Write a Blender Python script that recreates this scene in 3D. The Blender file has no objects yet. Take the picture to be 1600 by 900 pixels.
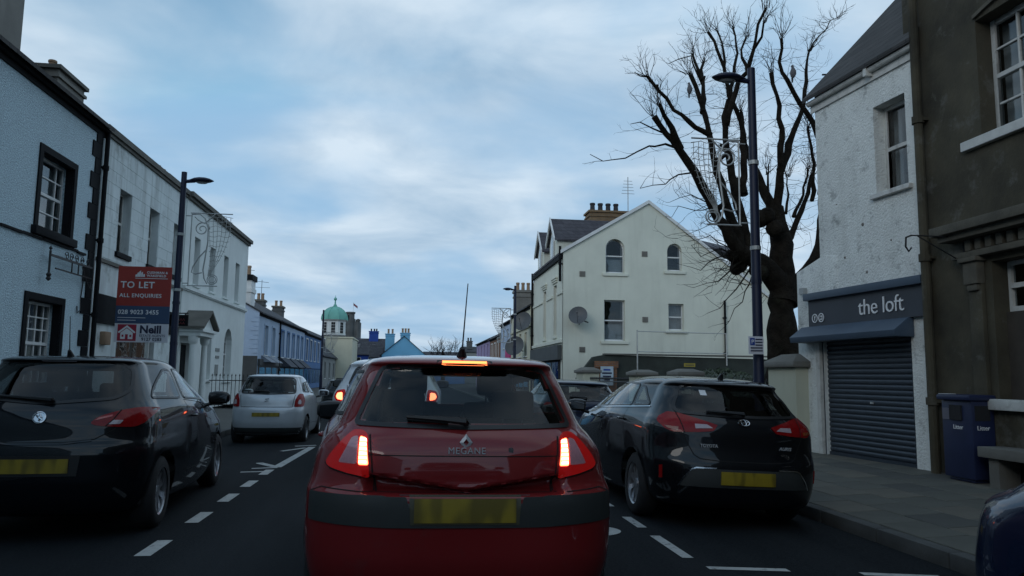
import bpy, bmesh, math, random
import numpy as np
from math import radians, sin, cos, pi, sqrt, atan2
from mathutils import Vector, Matrix
from mathutils.bvhtree import BVHTree
from mathutils.geometry import delaunay_2d_cdt

# ------------------------------------------------------------------ camera
scn = bpy.context.scene
COL = scn.collection
cam_d = bpy.data.cameras.new('camera'); cam = bpy.data.objects.new('camera', cam_d); COL.objects.link(cam)
cam_d.sensor_width = 36.0; cam_d.lens = 36.0 * 1180 / 1600
cam_d.clip_start = 0.05; cam_d.clip_end = 3000
cam.matrix_world = (Matrix.Translation((0, 0, 1.36)) @ Matrix.Rotation(-radians(7.45), 4, 'Z')
                    @ Matrix.Rotation(pi / 2 + radians(6.62), 4, 'X') @ Matrix.Rotation(0.012, 4, 'Z'))
scn.camera = cam

# ------------------------------------------------------------------ sky, sun, exposure
SUN_EL, SUN_AZ = radians(21), radians(222)      # behind the camera, to the left
w = bpy.data.worlds.new('World'); scn.world = w; w.use_nodes = True
nt = w.node_tree; N = nt.nodes; LK = nt.links
for n in list(N): N.remove(n)
out = N.new('ShaderNodeOutputWorld'); bg = N.new('ShaderNodeBackground'); bg.inputs['Strength'].default_value = 0.1
sky = N.new('ShaderNodeTexSky'); sky.sky_type = 'NISHITA'; sky.sun_disc = False
sky.sun_elevation = SUN_EL; sky.sun_rotation = SUN_AZ; sky.air_density = 1.0; sky.dust_density = 0.2; sky.ozone_density = 1.5
tc = N.new('ShaderNodeTexCoord'); sep = N.new('ShaderNodeSeparateXYZ'); LK.new(tc.outputs['Generated'], sep.inputs[0])
def wm(op, a, b=None, c=None):
    n = N.new('ShaderNodeMath'); n.operation = op
    for i, v in enumerate((a, b, c)):
        if v is None: continue
        if isinstance(v, (int, float)): n.inputs[i].default_value = v
        else: LK.new(v, n.inputs[i])
    return n.outputs[0]
zc = wm('MAXIMUM', sep.outputs['Z'], 0.0)
den = wm('ADD', zc, 0.22)
px = wm('DIVIDE', sep.outputs['X'], den); py = wm('DIVIDE', sep.outputs['Y'], den)
cmb = N.new('ShaderNodeCombineXYZ'); LK.new(px, cmb.inputs[0]); LK.new(py, cmb.inputs[1])
def wnoise(scale, detail, rough, off, sx=1.0, sy=1.0, dist=0.0):
    mp = N.new('ShaderNodeMapping'); LK.new(cmb.outputs[0], mp.inputs['Vector'])
    mp.inputs['Location'].default_value = off; mp.inputs['Scale'].default_value = (sx, sy, 1)
    n = N.new('ShaderNodeTexNoise'); n.inputs['Scale'].default_value = scale; n.inputs['Detail'].default_value = detail
    n.inputs['Roughness'].default_value = rough; n.inputs['Distortion'].default_value = dist
    LK.new(mp.outputs[0], n.inputs['Vector']); return n.outputs['Fac']
n1 = wnoise(1.9, 5, 0.46, (14.9, 7.7, 0), 0.9, 1.0, 0.3)
n2 = wnoise(0.9, 3, 0.5, (11.9, 15.4, 0), 1.0, 0.8)
n3 = wnoise(4.2, 4, 0.5, (1.3, 9.2, 0), 0.7, 1.0)
s1 = wm('ADD', wm('MULTIPLY', n1, 0.62), wm('MULTIPLY', n2, 0.30))
s1 = wm('ADD', s1, wm('MULTIPLY', n3, 0.08))
cov = N.new('ShaderNodeMapRange'); cov.interpolation_type = 'SMOOTHSTEP'
cov.inputs['From Min'].default_value = 0.37; cov.inputs['From Max'].default_value = 0.58
LK.new(s1, cov.inputs['Value'])
hz = wm('MULTIPLY', wm('POWER', wm('SUBTRACT', 1.0, wm('MINIMUM', wm('MULTIPLY', zc, 3.2), 1.0)), 2.0), 0.75)
cfac = wm('MAXIMUM', wm('ADD', wm('MULTIPLY', cov.outputs[0], 0.84), 0.10), hz)
n4 = wnoise(2.6, 6, 0.55, (17.3, 10.1, 0), 0.8, 1.0, 0.4)
shade = N.new('ShaderNodeMapRange'); shade.inputs['From Min'].default_value = 0.32; shade.inputs['From Max'].default_value = 0.68
LK.new(n4, shade.inputs['Value'])
ccol = N.new('ShaderNodeMix'); ccol.data_type = 'RGBA'
ccol.inputs['A'].default_value = (3.3, 4.75, 6.3, 1); ccol.inputs['B'].default_value = (6.5, 7.6, 8.6, 1)
LK.new(shade.outputs[0], ccol.inputs['Factor'])
tint = N.new('ShaderNodeMix'); tint.data_type = 'RGBA'; tint.blend_type = 'MULTIPLY'; tint.inputs['Factor'].default_value = 1.0
LK.new(sky.outputs[0], tint.inputs['A']); tint.inputs['B'].default_value = (1.6, 1.9, 1.75, 1)
capn = N.new('ShaderNodeMix'); capn.data_type = 'RGBA'; capn.blend_type = 'DARKEN'; capn.inputs['Factor'].default_value = 1.0
LK.new(tint.outputs['Result'], capn.inputs['A']); capn.inputs['B'].default_value = (2.7, 4.7, 6.9, 1)
mixs = N.new('ShaderNodeMix'); mixs.data_type = 'RGBA'
LK.new(cfac, mixs.inputs['Factor']); LK.new(capn.outputs['Result'], mixs.inputs['A']); LK.new(ccol.outputs['Result'], mixs.inputs['B'])
LK.new(mixs.outputs['Result'], bg.inputs['Color']); LK.new(bg.outputs[0], out.inputs[0])
sun_d = bpy.data.lights.new('sun', 'SUN'); sun = bpy.data.objects.new('sun', sun_d); COL.objects.link(sun)
sun_d.energy = 0.5; sun_d.angle = radians(30); sun_d.color = (1.0, 0.96, 0.90)
sd = Vector((sin(SUN_AZ) * cos(SUN_EL), cos(SUN_AZ) * cos(SUN_EL), sin(SUN_EL)))
sun.rotation_euler = sd.to_track_quat('Z', 'Y').to_euler()
vs = scn.view_settings; vs.view_transform = 'Standard'; vs.look = 'None'; vs.exposure = 0.12; vs.gamma = 1.0; vs.use_curve_mapping = False
scn.cycles.max_bounces = 8; scn.cycles.transparent_max_bounces = 16; scn.cycles.caustics_reflective = False; scn.cycles.caustics_refractive = False

# ------------------------------------------------------------------ helpers
def wmat(o):
    b = Matrix.LocRotScale(o.location, o.rotation_euler, o.scale)
    return (wmat(o.parent) @ o.matrix_parent_inverse @ b) if o.parent else b
def link(name, data, parent=None):
    o = bpy.data.objects.new(name, data); COL.objects.link(o)
    if parent is not None:
        o.parent = parent; o.matrix_parent_inverse = wmat(parent).inverted()
    return o
def tag(o, label=None, cat=None, group=None, kind=None):
    if label: o['label'] = label
    if cat: o['category'] = cat
    if group: o['group'] = group
    if kind: o['kind'] = kind
    return o
def thing(name, loc, label, cat, group=None):
    o = bpy.data.objects.new(name, None); COL.objects.link(o); o.location = loc; o.empty_display_size = 0.3
    return tag(o, label, cat, group)
def mesh_from(name, v, f, mat=None, smooth=False):
    me = bpy.data.meshes.new(name); me.from_pydata([tuple(p) for p in v], [], f); me.update()
    if smooth: me.polygons.foreach_set('use_smooth', [True] * len(me.polygons))
    if mat: me.materials.append(mat)
    return me
def copy_tree(o, parent=None):
    c = o.copy(); COL.objects.link(c)
    if parent is not None:
        c.parent = parent; c.matrix_parent_inverse = o.matrix_parent_inverse.copy()
    for ch in o.children: copy_tree(ch, c)
    return c
class MB:
    def __init__(s): s.v = []; s.f = []
    def poly(s, pts):
        b = len(s.v); s.v += [Vector(p) for p in pts]; s.f.append(tuple(range(b, b + len(pts)))); return s
    def box(s, x0, x1, y0, y1, z0, z1):
        b = len(s.v)
        s.v += [Vector(p) for p in ((x0,y0,z0),(x1,y0,z0),(x1,y1,z0),(x0,y1,z0),(x0,y0,z1),(x1,y0,z1),(x1,y1,z1),(x0,y1,z1))]
        s.f += [tuple(b + i for i in q) for q in ((3,2,1,0),(4,5,6,7),(0,1,5,4),(1,2,6,5),(2,3,7,6),(3,0,4,7))]; return s
    def tbox(s, T, u0, u1, z0, z1, n0, n1):
        b = len(s.v)
        s.v += [T(u, z, n) for n in (n0, n1) for (u, z) in ((u0,z0),(u1,z0),(u1,z1),(u0,z1))]
        s.f += [tuple(b + i for i in q) for q in ((3,2,1,0),(4,5,6,7),(0,1,5,4),(1,2,6,5),(2,3,7,6),(3,0,4,7))]; return s
    def prism(s, pts, d):
        b = len(s.v); n = len(pts); d = Vector(d); pts = [Vector(p) for p in pts]
        s.v += pts + [p + d for p in pts]
        s.f.append(tuple(range(b + n - 1, b - 1, -1))); s.f.append(tuple(range(b + n, b + 2 * n)))
        for i in range(n):
            j = (i + 1) % n; s.f.append((b + i, b + j, b + n + j, b + n + i))
        return s
    def tube(s, path, r, n=6, cap=True, flat=None):
        path = [Vector(p) for p in path]; m = len(path)
        rr = r if isinstance(r, (list, tuple)) else [r] * m
        b = len(s.v); up = None
        for i, p in enumerate(path):
            t = (path[min(i + 1, m - 1)] - path[max(i - 1, 0)])
            t = t.normalized() if t.length > 1e-9 else Vector((0, 0, 1))
            if up is None: up = Vector((0, 0, 1)) if abs(t.z) < 0.9 else Vector((1, 0, 0))
            a = t.cross(up)
            if a.length < 1e-4: a = t.cross(Vector((0.3, 0.9, 0.1)))
            a.normalize(); c = a.cross(t).normalized(); up = c
            for k in range(n):
                g = 2 * pi * k / n; s.v.append(p + (a * cos(g) + c * sin(g)) * rr[i])
        for i in range(m - 1):
            for k in range(n):
                k2 = (k + 1) % n
                s.f.append((b + i * n + k, b + i * n + k2, b + (i + 1) * n + k2, b + (i + 1) * n + k))
        if cap:
            s.f.append(tuple(b + k for k in range(n - 1, -1, -1))); s.f.append(tuple(b + (m - 1) * n + k for k in range(n)))
        return s
    def lathe(s, prof, n=16, c=(0, 0, 0), M=None, close=True):
        # prof: list of (r, h) about local Z
        b = len(s.v); c = Vector(c); M = M or Matrix.Identity(3)
        for r, h in prof:
            for k in range(n):
                g = 2 * pi * k / n; s.v.append(c + M @ Vector((r * cos(g), r * sin(g), h)))
        for i in range(len(prof) - 1):
            for k in range(n):
                k2 = (k + 1) % n; s.f.append((b + i*n + k, b + i*n + k2, b + (i+1)*n + k2, b + (i+1)*n + k))
        if close:
            s.f.append(tuple(b + k for k in range(n - 1, -1, -1))); s.f.append(tuple(b + (len(prof)-1)*n + k for k in range(n)))
        return s
    def build(s, name, mat, parent=None, smooth=False):
        return link(name, mesh_from(name, s.v, s.f, mat, smooth), parent)
def autosmooth(o, ang=35):
    me = o.data; me.polygons.foreach_set('use_smooth', [True] * len(me.polygons))
    bm = bmesh.new(); bm.from_mesh(me); lim = radians(ang)
    for e in bm.edges:
        if len(e.link_faces) == 2 and e.calc_face_angle(0) > lim: e.smooth = False
    bm.to_mesh(me); bm.free(); return o
def bevel_obj(o, wd=0.01, seg=2):
    bm = bmesh.new(); bm.from_mesh(o.data); bmesh.ops.remove_doubles(bm, verts=bm.verts, dist=1e-5)
    bmesh.ops.recalc_face_normals(bm, faces=bm.faces)
    es = [e for e in bm.edges if len(e.link_faces) == 2 and e.calc_face_angle(0) > 0.5]
    bmesh.ops.bevel(bm, geom=es, offset=wd, segments=seg, affect='EDGES', profile=0.6, clamp_overlap=True)
    bm.to_mesh(o.data); bm.free(); return autosmooth(o, 40)
def text(name, body, size, mat, parent, mtx, ext=0.004, align='LEFT', shear=0.0, space=1.0, bold=0.0):
    cu = bpy.data.curves.new(name, 'FONT'); cu.body = body; cu.size = size; cu.extrude = ext; cu.align_x = align
    cu.shear = shear; cu.space_character = space; cu.offset = bold; cu.resolution_u = 3
    t = bpy.data.objects.new(name + '_c', cu); COL.objects.link(t)
    me = bpy.data.meshes.new_from_object(t.evaluated_get(bpy.context.evaluated_depsgraph_get()))
    bpy.data.objects.remove(t); me.materials.clear(); me.materials.append(mat); me.name = name
    me.transform(mtx); return link(name, me, parent)
def frame_mtx(o, xdir, zdir):
    # text lies in local xy: x -> xdir, y -> zdir
    x = Vector(xdir).normalized(); y = Vector(zdir).normalized(); z = x.cross(y)
    return Matrix(((x.x, y.x, z.x, o[0]), (x.y, y.y, z.y, o[1]), (x.z, y.z, z.z, o[2]), (0, 0, 0, 1)))

# ------------------------------------------------------------------ materials
MATS = {}
def pm(name, col, rough=0.65, var=0.18, vscale=2.0, bump=0.0, bscale=40.0, metal=0.0, coat=0.0, streak=0.0, streakcol=None, spec=0.5,
       blot=0.0, blotcol=(0.05, 0.05, 0.045), blotscale=1.5, bdist=0.01, voro=False):
    if name in MATS: return MATS[name]
    m = bpy.data.materials.new(name); m.use_nodes = True; t = m.node_tree; nn = t.nodes; lk = t.links
    b = nn['Principled BSDF']; b.inputs['Roughness'].default_value = rough; b.inputs['Metallic'].default_value = metal
    b.inputs['Coat Weight'].default_value = coat; b.inputs['Coat Roughness'].default_value = 0.04; b.inputs['Specular IOR Level'].default_value = spec
    tcn = nn.new('ShaderNodeTexCoord')
    def noise(scale, det=4, ro=0.55, mscale=None):
        n = nn.new('ShaderNodeTexNoise'); n.inputs['Scale'].default_value = scale; n.inputs['Detail'].default_value = det; n.inputs['Roughness'].default_value = ro
        if mscale:
            mp = nn.new('ShaderNodeMapping'); mp.inputs['Scale'].default_value = mscale; lk.new(tcn.outputs['Object'], mp.inputs['Vector']); lk.new(mp.outputs[0], n.inputs['Vector'])
        else: lk.new(tcn.outputs['Object'], n.inputs['Vector'])
        return n.outputs['Fac']
    def rng(v, a, bb, c=0.0, d=1.0):
        r = nn.new('ShaderNodeMapRange'); r.inputs['From Min'].default_value = a; r.inputs['From Max'].default_value = bb
        r.inputs['To Min'].default_value = c; r.inputs['To Max'].default_value = d; lk.new(v, r.inputs['Value']); return r.outputs[0]
    def mixc(f, a, bcol):
        x = nn.new('ShaderNodeMix'); x.data_type = 'RGBA'; lk.new(f, x.inputs['Factor'])
        for s_, v in (('A', a), ('B', bcol)):
            if isinstance(v, tuple): x.inputs[s_].default_value = (*v, 1)
            else: lk.new(v, x.inputs[s_])
        return x.outputs['Result']
    lo = tuple(c * (1 - var) for c in col); hi = tuple(min(1, c * (1 + var)) for c in col)
    c = mixc(rng(noise(vscale), 0.3, 0.7), lo, hi)
    if streak:
        sc_ = streakcol or tuple(x * 0.35 for x in col)
        c = mixc(rng(noise(1.0, 5, 0.6, (3.2, 3.2, 0.35)), 0.5, 0.8, 0, streak), c, sc_)
    if blot: c = mixc(rng(noise(blotscale, 8, 0.7), 0.55, 0.68, 0, blot), c, blotcol)
    lk.new(c, b.inputs['Base Color'])
    if bump:
        bn = nn.new('ShaderNodeBump'); bn.inputs['Strength'].default_value = bump; bn.inputs['Distance'].default_value = bdist
        if voro:
            v = nn.new('ShaderNodeTexVoronoi'); v.inputs['Scale'].default_value = bscale; lk.new(tcn.outputs['Object'], v.inputs['Vector']); lk.new(v.outputs['Distance'], bn.inputs['Height']); bn.invert = True
        else: lk.new(noise(bscale, 6, 0.6), bn.inputs['Height'])
        lk.new(bn.outputs[0], b.inputs['Normal'])
    MATS[name] = m; return m
def glass(name, tintc=(0.55, 0.6, 0.62), ior=1.5, rough=0.0, base=0.0):
    if name in MATS: return MATS[name]
    m = bpy.data.materials.new(name); m.use_nodes = True; t = m.node_tree; nn = t.nodes; lk = t.links; nn.remove(nn['Principled BSDF'])
    tr = nn.new('ShaderNodeBsdfTransparent'); tr.inputs[0].default_value = (*tintc, 1)
    gl = nn.new('ShaderNodeBsdfGlossy'); gl.inputs['Roughness'].default_value = rough; gl.inputs['Color'].default_value = (1, 1, 1, 1)
    fr = nn.new('ShaderNodeFresnel')
    ge = nn.new('ShaderNodeNewGeometry'); io = nn.new('ShaderNodeMix'); io.data_type = 'FLOAT'; io.inputs['A'].default_value = ior; io.inputs['B'].default_value = 1.0 / ior
    lk.new(ge.outputs['Backfacing'], io.inputs['Factor']); lk.new(io.outputs['Result'], fr.inputs['IOR'])      # same reflectance from either side of a thin pane
    # very slight waviness of float glass
    tcn = nn.new('ShaderNodeTexCoord'); nz = nn.new('ShaderNodeTexNoise'); nz.inputs['Scale'].default_value = 2.5; nz.inputs['Detail'].default_value = 1
    lk.new(tcn.outputs['Object'], nz.inputs['Vector']); bn = nn.new('ShaderNodeBump'); bn.inputs['Strength'].default_value = 0.08; bn.inputs['Distance'].default_value = 0.02
    lk.new(nz.outputs['Fac'], bn.inputs['Height']); lk.new(bn.outputs[0], gl.inputs['Normal'])
    mx = nn.new('ShaderNodeMixShader'); lk.new(fr.outputs[0], mx.inputs[0]); lk.new(tr.outputs[0], mx.inputs[1]); lk.new(gl.outputs[0], mx.inputs[2])
    lk.new(mx.outputs[0], nn['Material Output'].inputs[0]); MATS[name] = m; return m
def emit(name, col, strength, base=(0.4, 0.02, 0.02)):
    if name in MATS: return MATS[name]
    m = pm(name, base, 0.15, 0.05, 30); b = m.node_tree.nodes['Principled BSDF']
    b.inputs['Emission Color'].default_value = (*col, 1); b.inputs['Emission Strength'].default_value = strength; return m
def brickmat(name, c1, c2, mortar, scale=1.0, bw=0.225, rh=0.075, axis='XZ', bump=0.5, ms=0.012):
    if name in MATS: return MATS[name]
    m = bpy.data.materials.new(name); m.use_nodes = True; t = m.node_tree; nn = t.nodes; lk = t.links; b = nn['Principled BSDF']; b.inputs['Roughness'].default_value = 0.85
    tcn = nn.new('ShaderNodeTexCoord'); sp = nn.new('ShaderNodeSeparateXYZ'); lk.new(tcn.outputs['Object'], sp.inputs[0]); cb = nn.new('ShaderNodeCombineXYZ')
    ad = nn.new('ShaderNodeMath'); ad.operation = 'ADD'; lk.new(sp.outputs['X'], ad.inputs[0]); lk.new(sp.outputs['Y'], ad.inputs[1])
    if axis == 'XY': lk.new(sp.outputs['Y'], cb.inputs[0]); lk.new(sp.outputs['X'], cb.inputs[1])
    else: lk.new(ad.outputs[0], cb.inputs[0]); lk.new(sp.outputs['Z'], cb.inputs[1])
    br = nn.new('ShaderNodeTexBrick'); br.inputs['Scale'].default_value = scale; br.inputs['Brick Width'].default_value = bw; br.inputs['Row Height'].default_value = rh; br.inputs['Mortar Size'].default_value = ms
    br.inputs['Color1'].default_value = (*c1, 1); br.inputs['Color2'].default_value = (*c2, 1); br.inputs['Mortar'].default_value = (*mortar, 1)
    lk.new(cb.outputs[0], br.inputs['Vector'])
    nz = nn.new('ShaderNodeTexNoise'); nz.inputs['Scale'].default_value = 2.2; nz.inputs['Detail'].default_value = 5; lk.new(tcn.outputs['Object'], nz.inputs['Vector'])
    mx = nn.new('ShaderNodeMix'); mx.data_type = 'RGBA'; mx.blend_type = 'MULTIPLY'; mx.inputs['Factor'].default_value = 0.55
    lk.new(br.outputs['Color'], mx.inputs['A']); lk.new(nz.outputs['Fac'], mx.inputs['B']); lk.new(mx.outputs['Result'], b.inputs['Base Color'])
    bn = nn.new('ShaderNodeBump'); bn.inputs['Strength'].default_value = bump; bn.inputs['Distance'].default_value = 0.01; bn.invert = True
    lk.new(br.outputs['Fac'], bn.inputs['Height']); lk.new(bn.outputs[0], b.inputs['Normal']); MATS[name] = m; return m

M_pebble = pm('pebbledash_white', (0.58, 0.73, 0.85), 0.9, 0.30, 38, 1.0, 34, streak=0.25, streakcol=(0.3, 0.33, 0.36), bdist=0.05)
M_black = pm('black_paint_trim', (0.008, 0.009, 0.011), 0.75, 0.3, 4, spec=0.15)
M_iron = pm('black_iron', (0.018, 0.018, 0.02), 0.5, 0.3, 6, metal=0.2)
M_ashlar = pm('painted_ashlar', (0.68, 0.74, 0.74), 0.85, 0.10, 1.5, 0.25, 60, streak=0.75, streakcol=(0.17, 0.18, 0.16), blot=0.55, blotcol=(0.22, 0.23, 0.2), blotscale=1.3)
M_white3 = pm('white_render', (0.76, 0.80, 0.78), 0.85, 0.06, 1.2, 0.2, 60, streak=0.15, streakcol=(0.38, 0.4, 0.38))
M_paleblue = pm('pale_blue_render', (0.42, 0.52, 0.66), 0.85, 0.08, 1.0, 0.2, 50)
M_blue = pm('blue_render', (0.09, 0.19, 0.38), 0.8, 0.1, 1.0, 0.2, 50)
M_darkblue = pm('deep_blue_render', (0.015, 0.06, 0.30), 0.8, 0.1, 1.0, 0.2, 50)
M_sky_blue = pm('sky_blue_render', (0.17, 0.44, 0.66), 0.85, 0.06, 0.6, 0.1, 50)
M_greyr = pm('grey_render', (0.26, 0.27, 0.26), 0.9, 0.12, 1.0, 0.3, 40)
M_cream = pm('cream_render', (0.62, 0.60, 0.46), 0.85, 0.06, 0.8, 0.2, 40, streak=0.2, streakcol=(0.4, 0.39, 0.3))
M_gable = pm('ivory_painted_brick', (0.69, 0.70, 0.60), 0.85, 0.06, 0.9, 0.3, 24, streak=0.3, streakcol=(0.46, 0.46, 0.38), blot=0.15, blotcol=(0.5, 0.5, 0.42), blotscale=0.7)
M_trim = pm('white_paint', (0.68, 0.69, 0.68), 0.5, 0.06, 3)
M_oldtrim = pm('old_white_paint', (0.56, 0.56, 0.53), 0.7, 0.12, 6, 0.3, 60, blot=0.5, blotcol=(0.2, 0.19, 0.17), blotscale=5)
M_slate = brickmat('slate_roof', (0.055, 0.058, 0.072), (0.085, 0.088, 0.10), (0.02, 0.02, 0.024), 1.0, 0.28, 0.2, 'XZ', 0.8, 0.008)
M_slate2 = brickmat('slate_roof_brown', (0.045, 0.043, 0.042), (0.075, 0.07, 0.068), (0.015, 0.015, 0.015), 1.0, 0.26, 0.17, 'XZ', 1.0, 0.008)
M_purple_slate = brickmat('purple_slate_roof', (0.066, 0.063, 0.078), (0.10, 0.096, 0.112), (0.03, 0.03, 0.035), 1.0, 0.28, 0.2, 'XZ', 0.8, 0.008)
M_ybrick = brickmat('yellow_brick', (0.36, 0.22, 0.10), (0.28, 0.16, 0.075), (0.2, 0.17, 0.13))
M_obrick = brickmat('orange_brick', (0.36, 0.15, 0.06), (0.28, 0.11, 0.05), (0.2, 0.16, 0.13))
M_loft = pm('rough_white_render', (0.76, 0.78, 0.75), 0.92, 0.08, 1.6, 1.0, 30, streak=0.3, streakcol=(0.34, 0.34, 0.3), blot=0.7, blotcol=(0.26, 0.27, 0.26), blotscale=4.5, bdist=0.03)
M_brown = pm('brown_cement_render', (0.054, 0.047, 0.030), 0.9, 0.45, 1.7, 0.7, 18, streak=0.5, streakcol=(0.045, 0.04, 0.03), blot=0.75, blotcol=(0.13, 0.128, 0.112), blotscale=2.2)
M_brownst = pm('weathered_brown_stone', (0.095, 0.086, 0.066), 0.9, 0.3, 3, 0.6, 25, blot=0.6, blotcol=(0.04, 0.038, 0.03), blotscale=3)
M_asphalt = pm('asphalt', (0.0105, 0.013, 0.0155), 0.88, 0.55, 45, 0.9, 150, blot=0.5, blotcol=(0.011, 0.013, 0.015), blotscale=0.6, spec=0.12, bdist=0.004)
M_paint = pm('worn_road_paint', (0.42, 0.42, 0.40), 0.75, 0.12, 4, 0.3, 120, blot=0.9, blotcol=(0.03, 0.033, 0.036), blotscale=13)
def road_wear():
    # tyre-polished tracks and oil stains running along the street
    nn = M_asphalt.node_tree.nodes; lk = M_asphalt.node_tree.links; b = nn['Principled BSDF']; src = b.inputs['Base Color'].links[0].from_socket
    tcn = nn.new('ShaderNodeTexCoord')
    for msc, lo, hi, amt, colr in (((1.6, .07, 1), .45, .72, .55, (.024, .027, .030)), ((1.1, .35, 1), .58, .75, .7, (.005, .006, .007)), ((140, 140, 1), .62, .78, .5, (.05, .053, .056))):
        mp = nn.new('ShaderNodeMapping'); mp.inputs['Scale'].default_value = msc; lk.new(tcn.outputs['Object'], mp.inputs['Vector'])
        nz = nn.new('ShaderNodeTexNoise'); nz.inputs['Scale'].default_value = 1.0; nz.inputs['Detail'].default_value = 4; lk.new(mp.outputs[0], nz.inputs['Vector'])
        r = nn.new('ShaderNodeMapRange'); r.inputs['From Min'].default_value = lo; r.inputs['From Max'].default_value = hi; r.inputs['To Max'].default_value = amt; lk.new(nz.outputs['Fac'], r.inputs['Value'])
        mx = nn.new('ShaderNodeMix'); mx.data_type = 'RGBA'; mx.inputs['B'].default_value = (*colr, 1); lk.new(r.outputs[0], mx.inputs['Factor']); lk.new(src, mx.inputs['A']); src = mx.outputs['Result']
    lk.new(src, b.inputs['Base Color'])
road_wear()
M_kerb = pm('kerb_stone', (0.065, 0.067, 0.065), 0.85, 0.25, 3, 0.4, 60)
M_slab = [pm('paving_stone_%s' % n, c, 0.8, 0.22, 1.6, 0.35, 70, blot=0.5, blotcol=(0.05, 0.05, 0.045), blotscale=1.8) for n, c in (('grey', (0.088, 0.088, 0.074)), ('buff', (0.112, 0.104, 0.084)), ('dark', (0.066, 0.067, 0.060)))]
M_joint = pm('paving_joint', (0.02, 0.02, 0.018), 0.95, 0.2, 5)
M_shutter = pm('blue_grey_shutter', (0.045, 0.058, 0.075), 0.45, 0.12, 3, metal=0.3, streak=0.3)
M_fascia = pm('dark_grey_fascia', (0.040, 0.046, 0.058), 0.55, 0.1, 2)
M_fascia2 = pm('blue_grey_awning_metal', (0.05, 0.075, 0.11), 0.5, 0.1, 2)
M_lamp = pm('navy_post_paint', (0.009, 0.013, 0.036), 0.45, 0.15, 3, spec=0.35)
M_navy = pm('navy_plastic', (0.012, 0.018, 0.055), 0.45, 0.15, 3)
M_galv = pm('galvanised_wire', (0.42, 0.43, 0.42), 0.5, 0.15, 5, metal=0.4)
M_bark = pm('dark_bark', (0.017, 0.014, 0.011), 0.95, 0.5, 5, 1.0, 20, bdist=0.06, blot=0.35, blotcol=(0.04, 0.043, 0.03), blotscale=3, spec=0.1)
M_leaf = pm('dark_ivy_leaf', (0.025, 0.04, 0.018), 0.6, 0.4, 4)
M_copper = pm('verdigris_copper', (0.16, 0.42, 0.35), 0.7, 0.15, 0.8)
M_stone = pm('dark_castle_stone', (0.10, 0.105, 0.105), 0.95, 0.25, 0.8, 0.4, 5)
M_terra = pm('clay_pot', (0.30, 0.20, 0.13), 0.9, 0.2, 3)
M_blackpot = pm('black_clay_pot', (0.03, 0.03, 0.035), 0.8, 0.2, 3)
M_cement = pm('grey_cement', (0.20, 0.19, 0.17), 0.9, 0.2, 1.2, 0.4, 30, streak=0.4)
M_curtain = pm('net_curtain', (0.55, 0.57, 0.58), 0.95, 0.1, 3)
M_dark = pm('dark_interior', (0.012, 0.012, 0.014), 0.9, 0.2, 3)
M_wood = pm('boarded_wood', (0.055, 0.045, 0.035), 0.8, 0.25, 3)
M_wglass = glass('window_glass', (0.70, 0.73, 0.74), 1.5)
M_dish = pm('grey_dish', (0.085, 0.09, 0.095), 0.5, 0.1, 3)
M_pillar = pm('cream_pillar_paint', (0.45, 0.45, 0.35), 0.85, 0.08, 1.5, 0.3, 40, streak=0.25, streakcol=(0.25, 0.26, 0.2))
M_coping = pm('grey_coping', (0.13, 0.125, 0.11), 0.9, 0.2, 2, 0.4, 30)
M_lettering = pm('white_lettering', (0.72, 0.73, 0.74), 0.5, 0.03, 3)
# ------------------------------------------------------------------ ground, road, pavements
def sheet(name, x0, x1, y0, y1, zf, mat, nx=1, ny=1):
    m = MB(); xs = [x0 + (x1 - x0) * i / nx for i in range(nx + 1)]; ys = [y0 + (y1 - y0) * i / ny for i in range(ny + 1)]
    for i in range(nx):
        for j in range(ny):
            m.poly([(xs[i], ys[j], zf(xs[i])), (xs[i+1], ys[j], zf(xs[i+1])), (xs[i+1], ys[j+1], zf(xs[i+1])), (xs[i], ys[j+1], zf(xs[i]))])
    return m.build(name, mat)
M_ground = pm('ground_soil', (0.06, 0.06, 0.05), 0.95, 0.3, 0.3, 0.3, 8)
g = sheet('ground', -900, 900, -300, 1800, lambda x: -0.16, M_ground); tag(g, kind='structure')
KR, KL = 4.12, -4.0
def roadz(x):
    if x > 1.9: return -0.05 * (x - 1.9) / (KR - 1.9) - 0.02 * ((x - 1.9) / (KR - 1.9)) ** 2
    if x < -2.6: return -0.02 * (-2.6 - x)
    return 0.0
rm = MB(); xs = [KL - 0.02, -3.2, -2.6, -1, 0, 1, 1.9, 2.5, 3.1, 3.6, KR + 0.02]; ys = [-30, 0, 10, 20, 40, 80, 160]
for i in range(len(xs) - 1):
    for j in range(len(ys) - 1):
        a, b, c, d = xs[i], xs[i+1], ys[j], ys[j+1]
        rm.poly([(a, c, roadz(a)), (b, c, roadz(b)), (b, d, roadz(b)), (a, d, roadz(a))])
road = rm.build('road', M_asphalt); tag(road, kind='structure')
def dash(x0, x1, y0, y1, skew=0.0):
    m = MB(); m.poly([(x0, y0, roadz(x0) + 0.004), (x1, y0 + skew, roadz(x1) + 0.004), (x1, y1 + skew, roadz(x1) + 0.004), (x0, y1, roadz(x0) + 0.004)])
    return m.build('lane_dash', M_paint, road)
for yc in (6.35, 7.62, 8.77, 9.84, 10.95): dash(-2.0, -1.88, yc - 0.27, yc + 0.27)
for (a, b) in ((5.72, 6.52), (6.88, 7.4), (8.0, 8.5), (9.1, 9.6), (10.3, 10.8), (11.6, 12.1)): dash(2.08, 2.17, a, b)
dash(2.16, 2.75, 5.38, 5.46, -0.05); dash(3.27, 3.86, 5.25, 5.33, -0.05)
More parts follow.
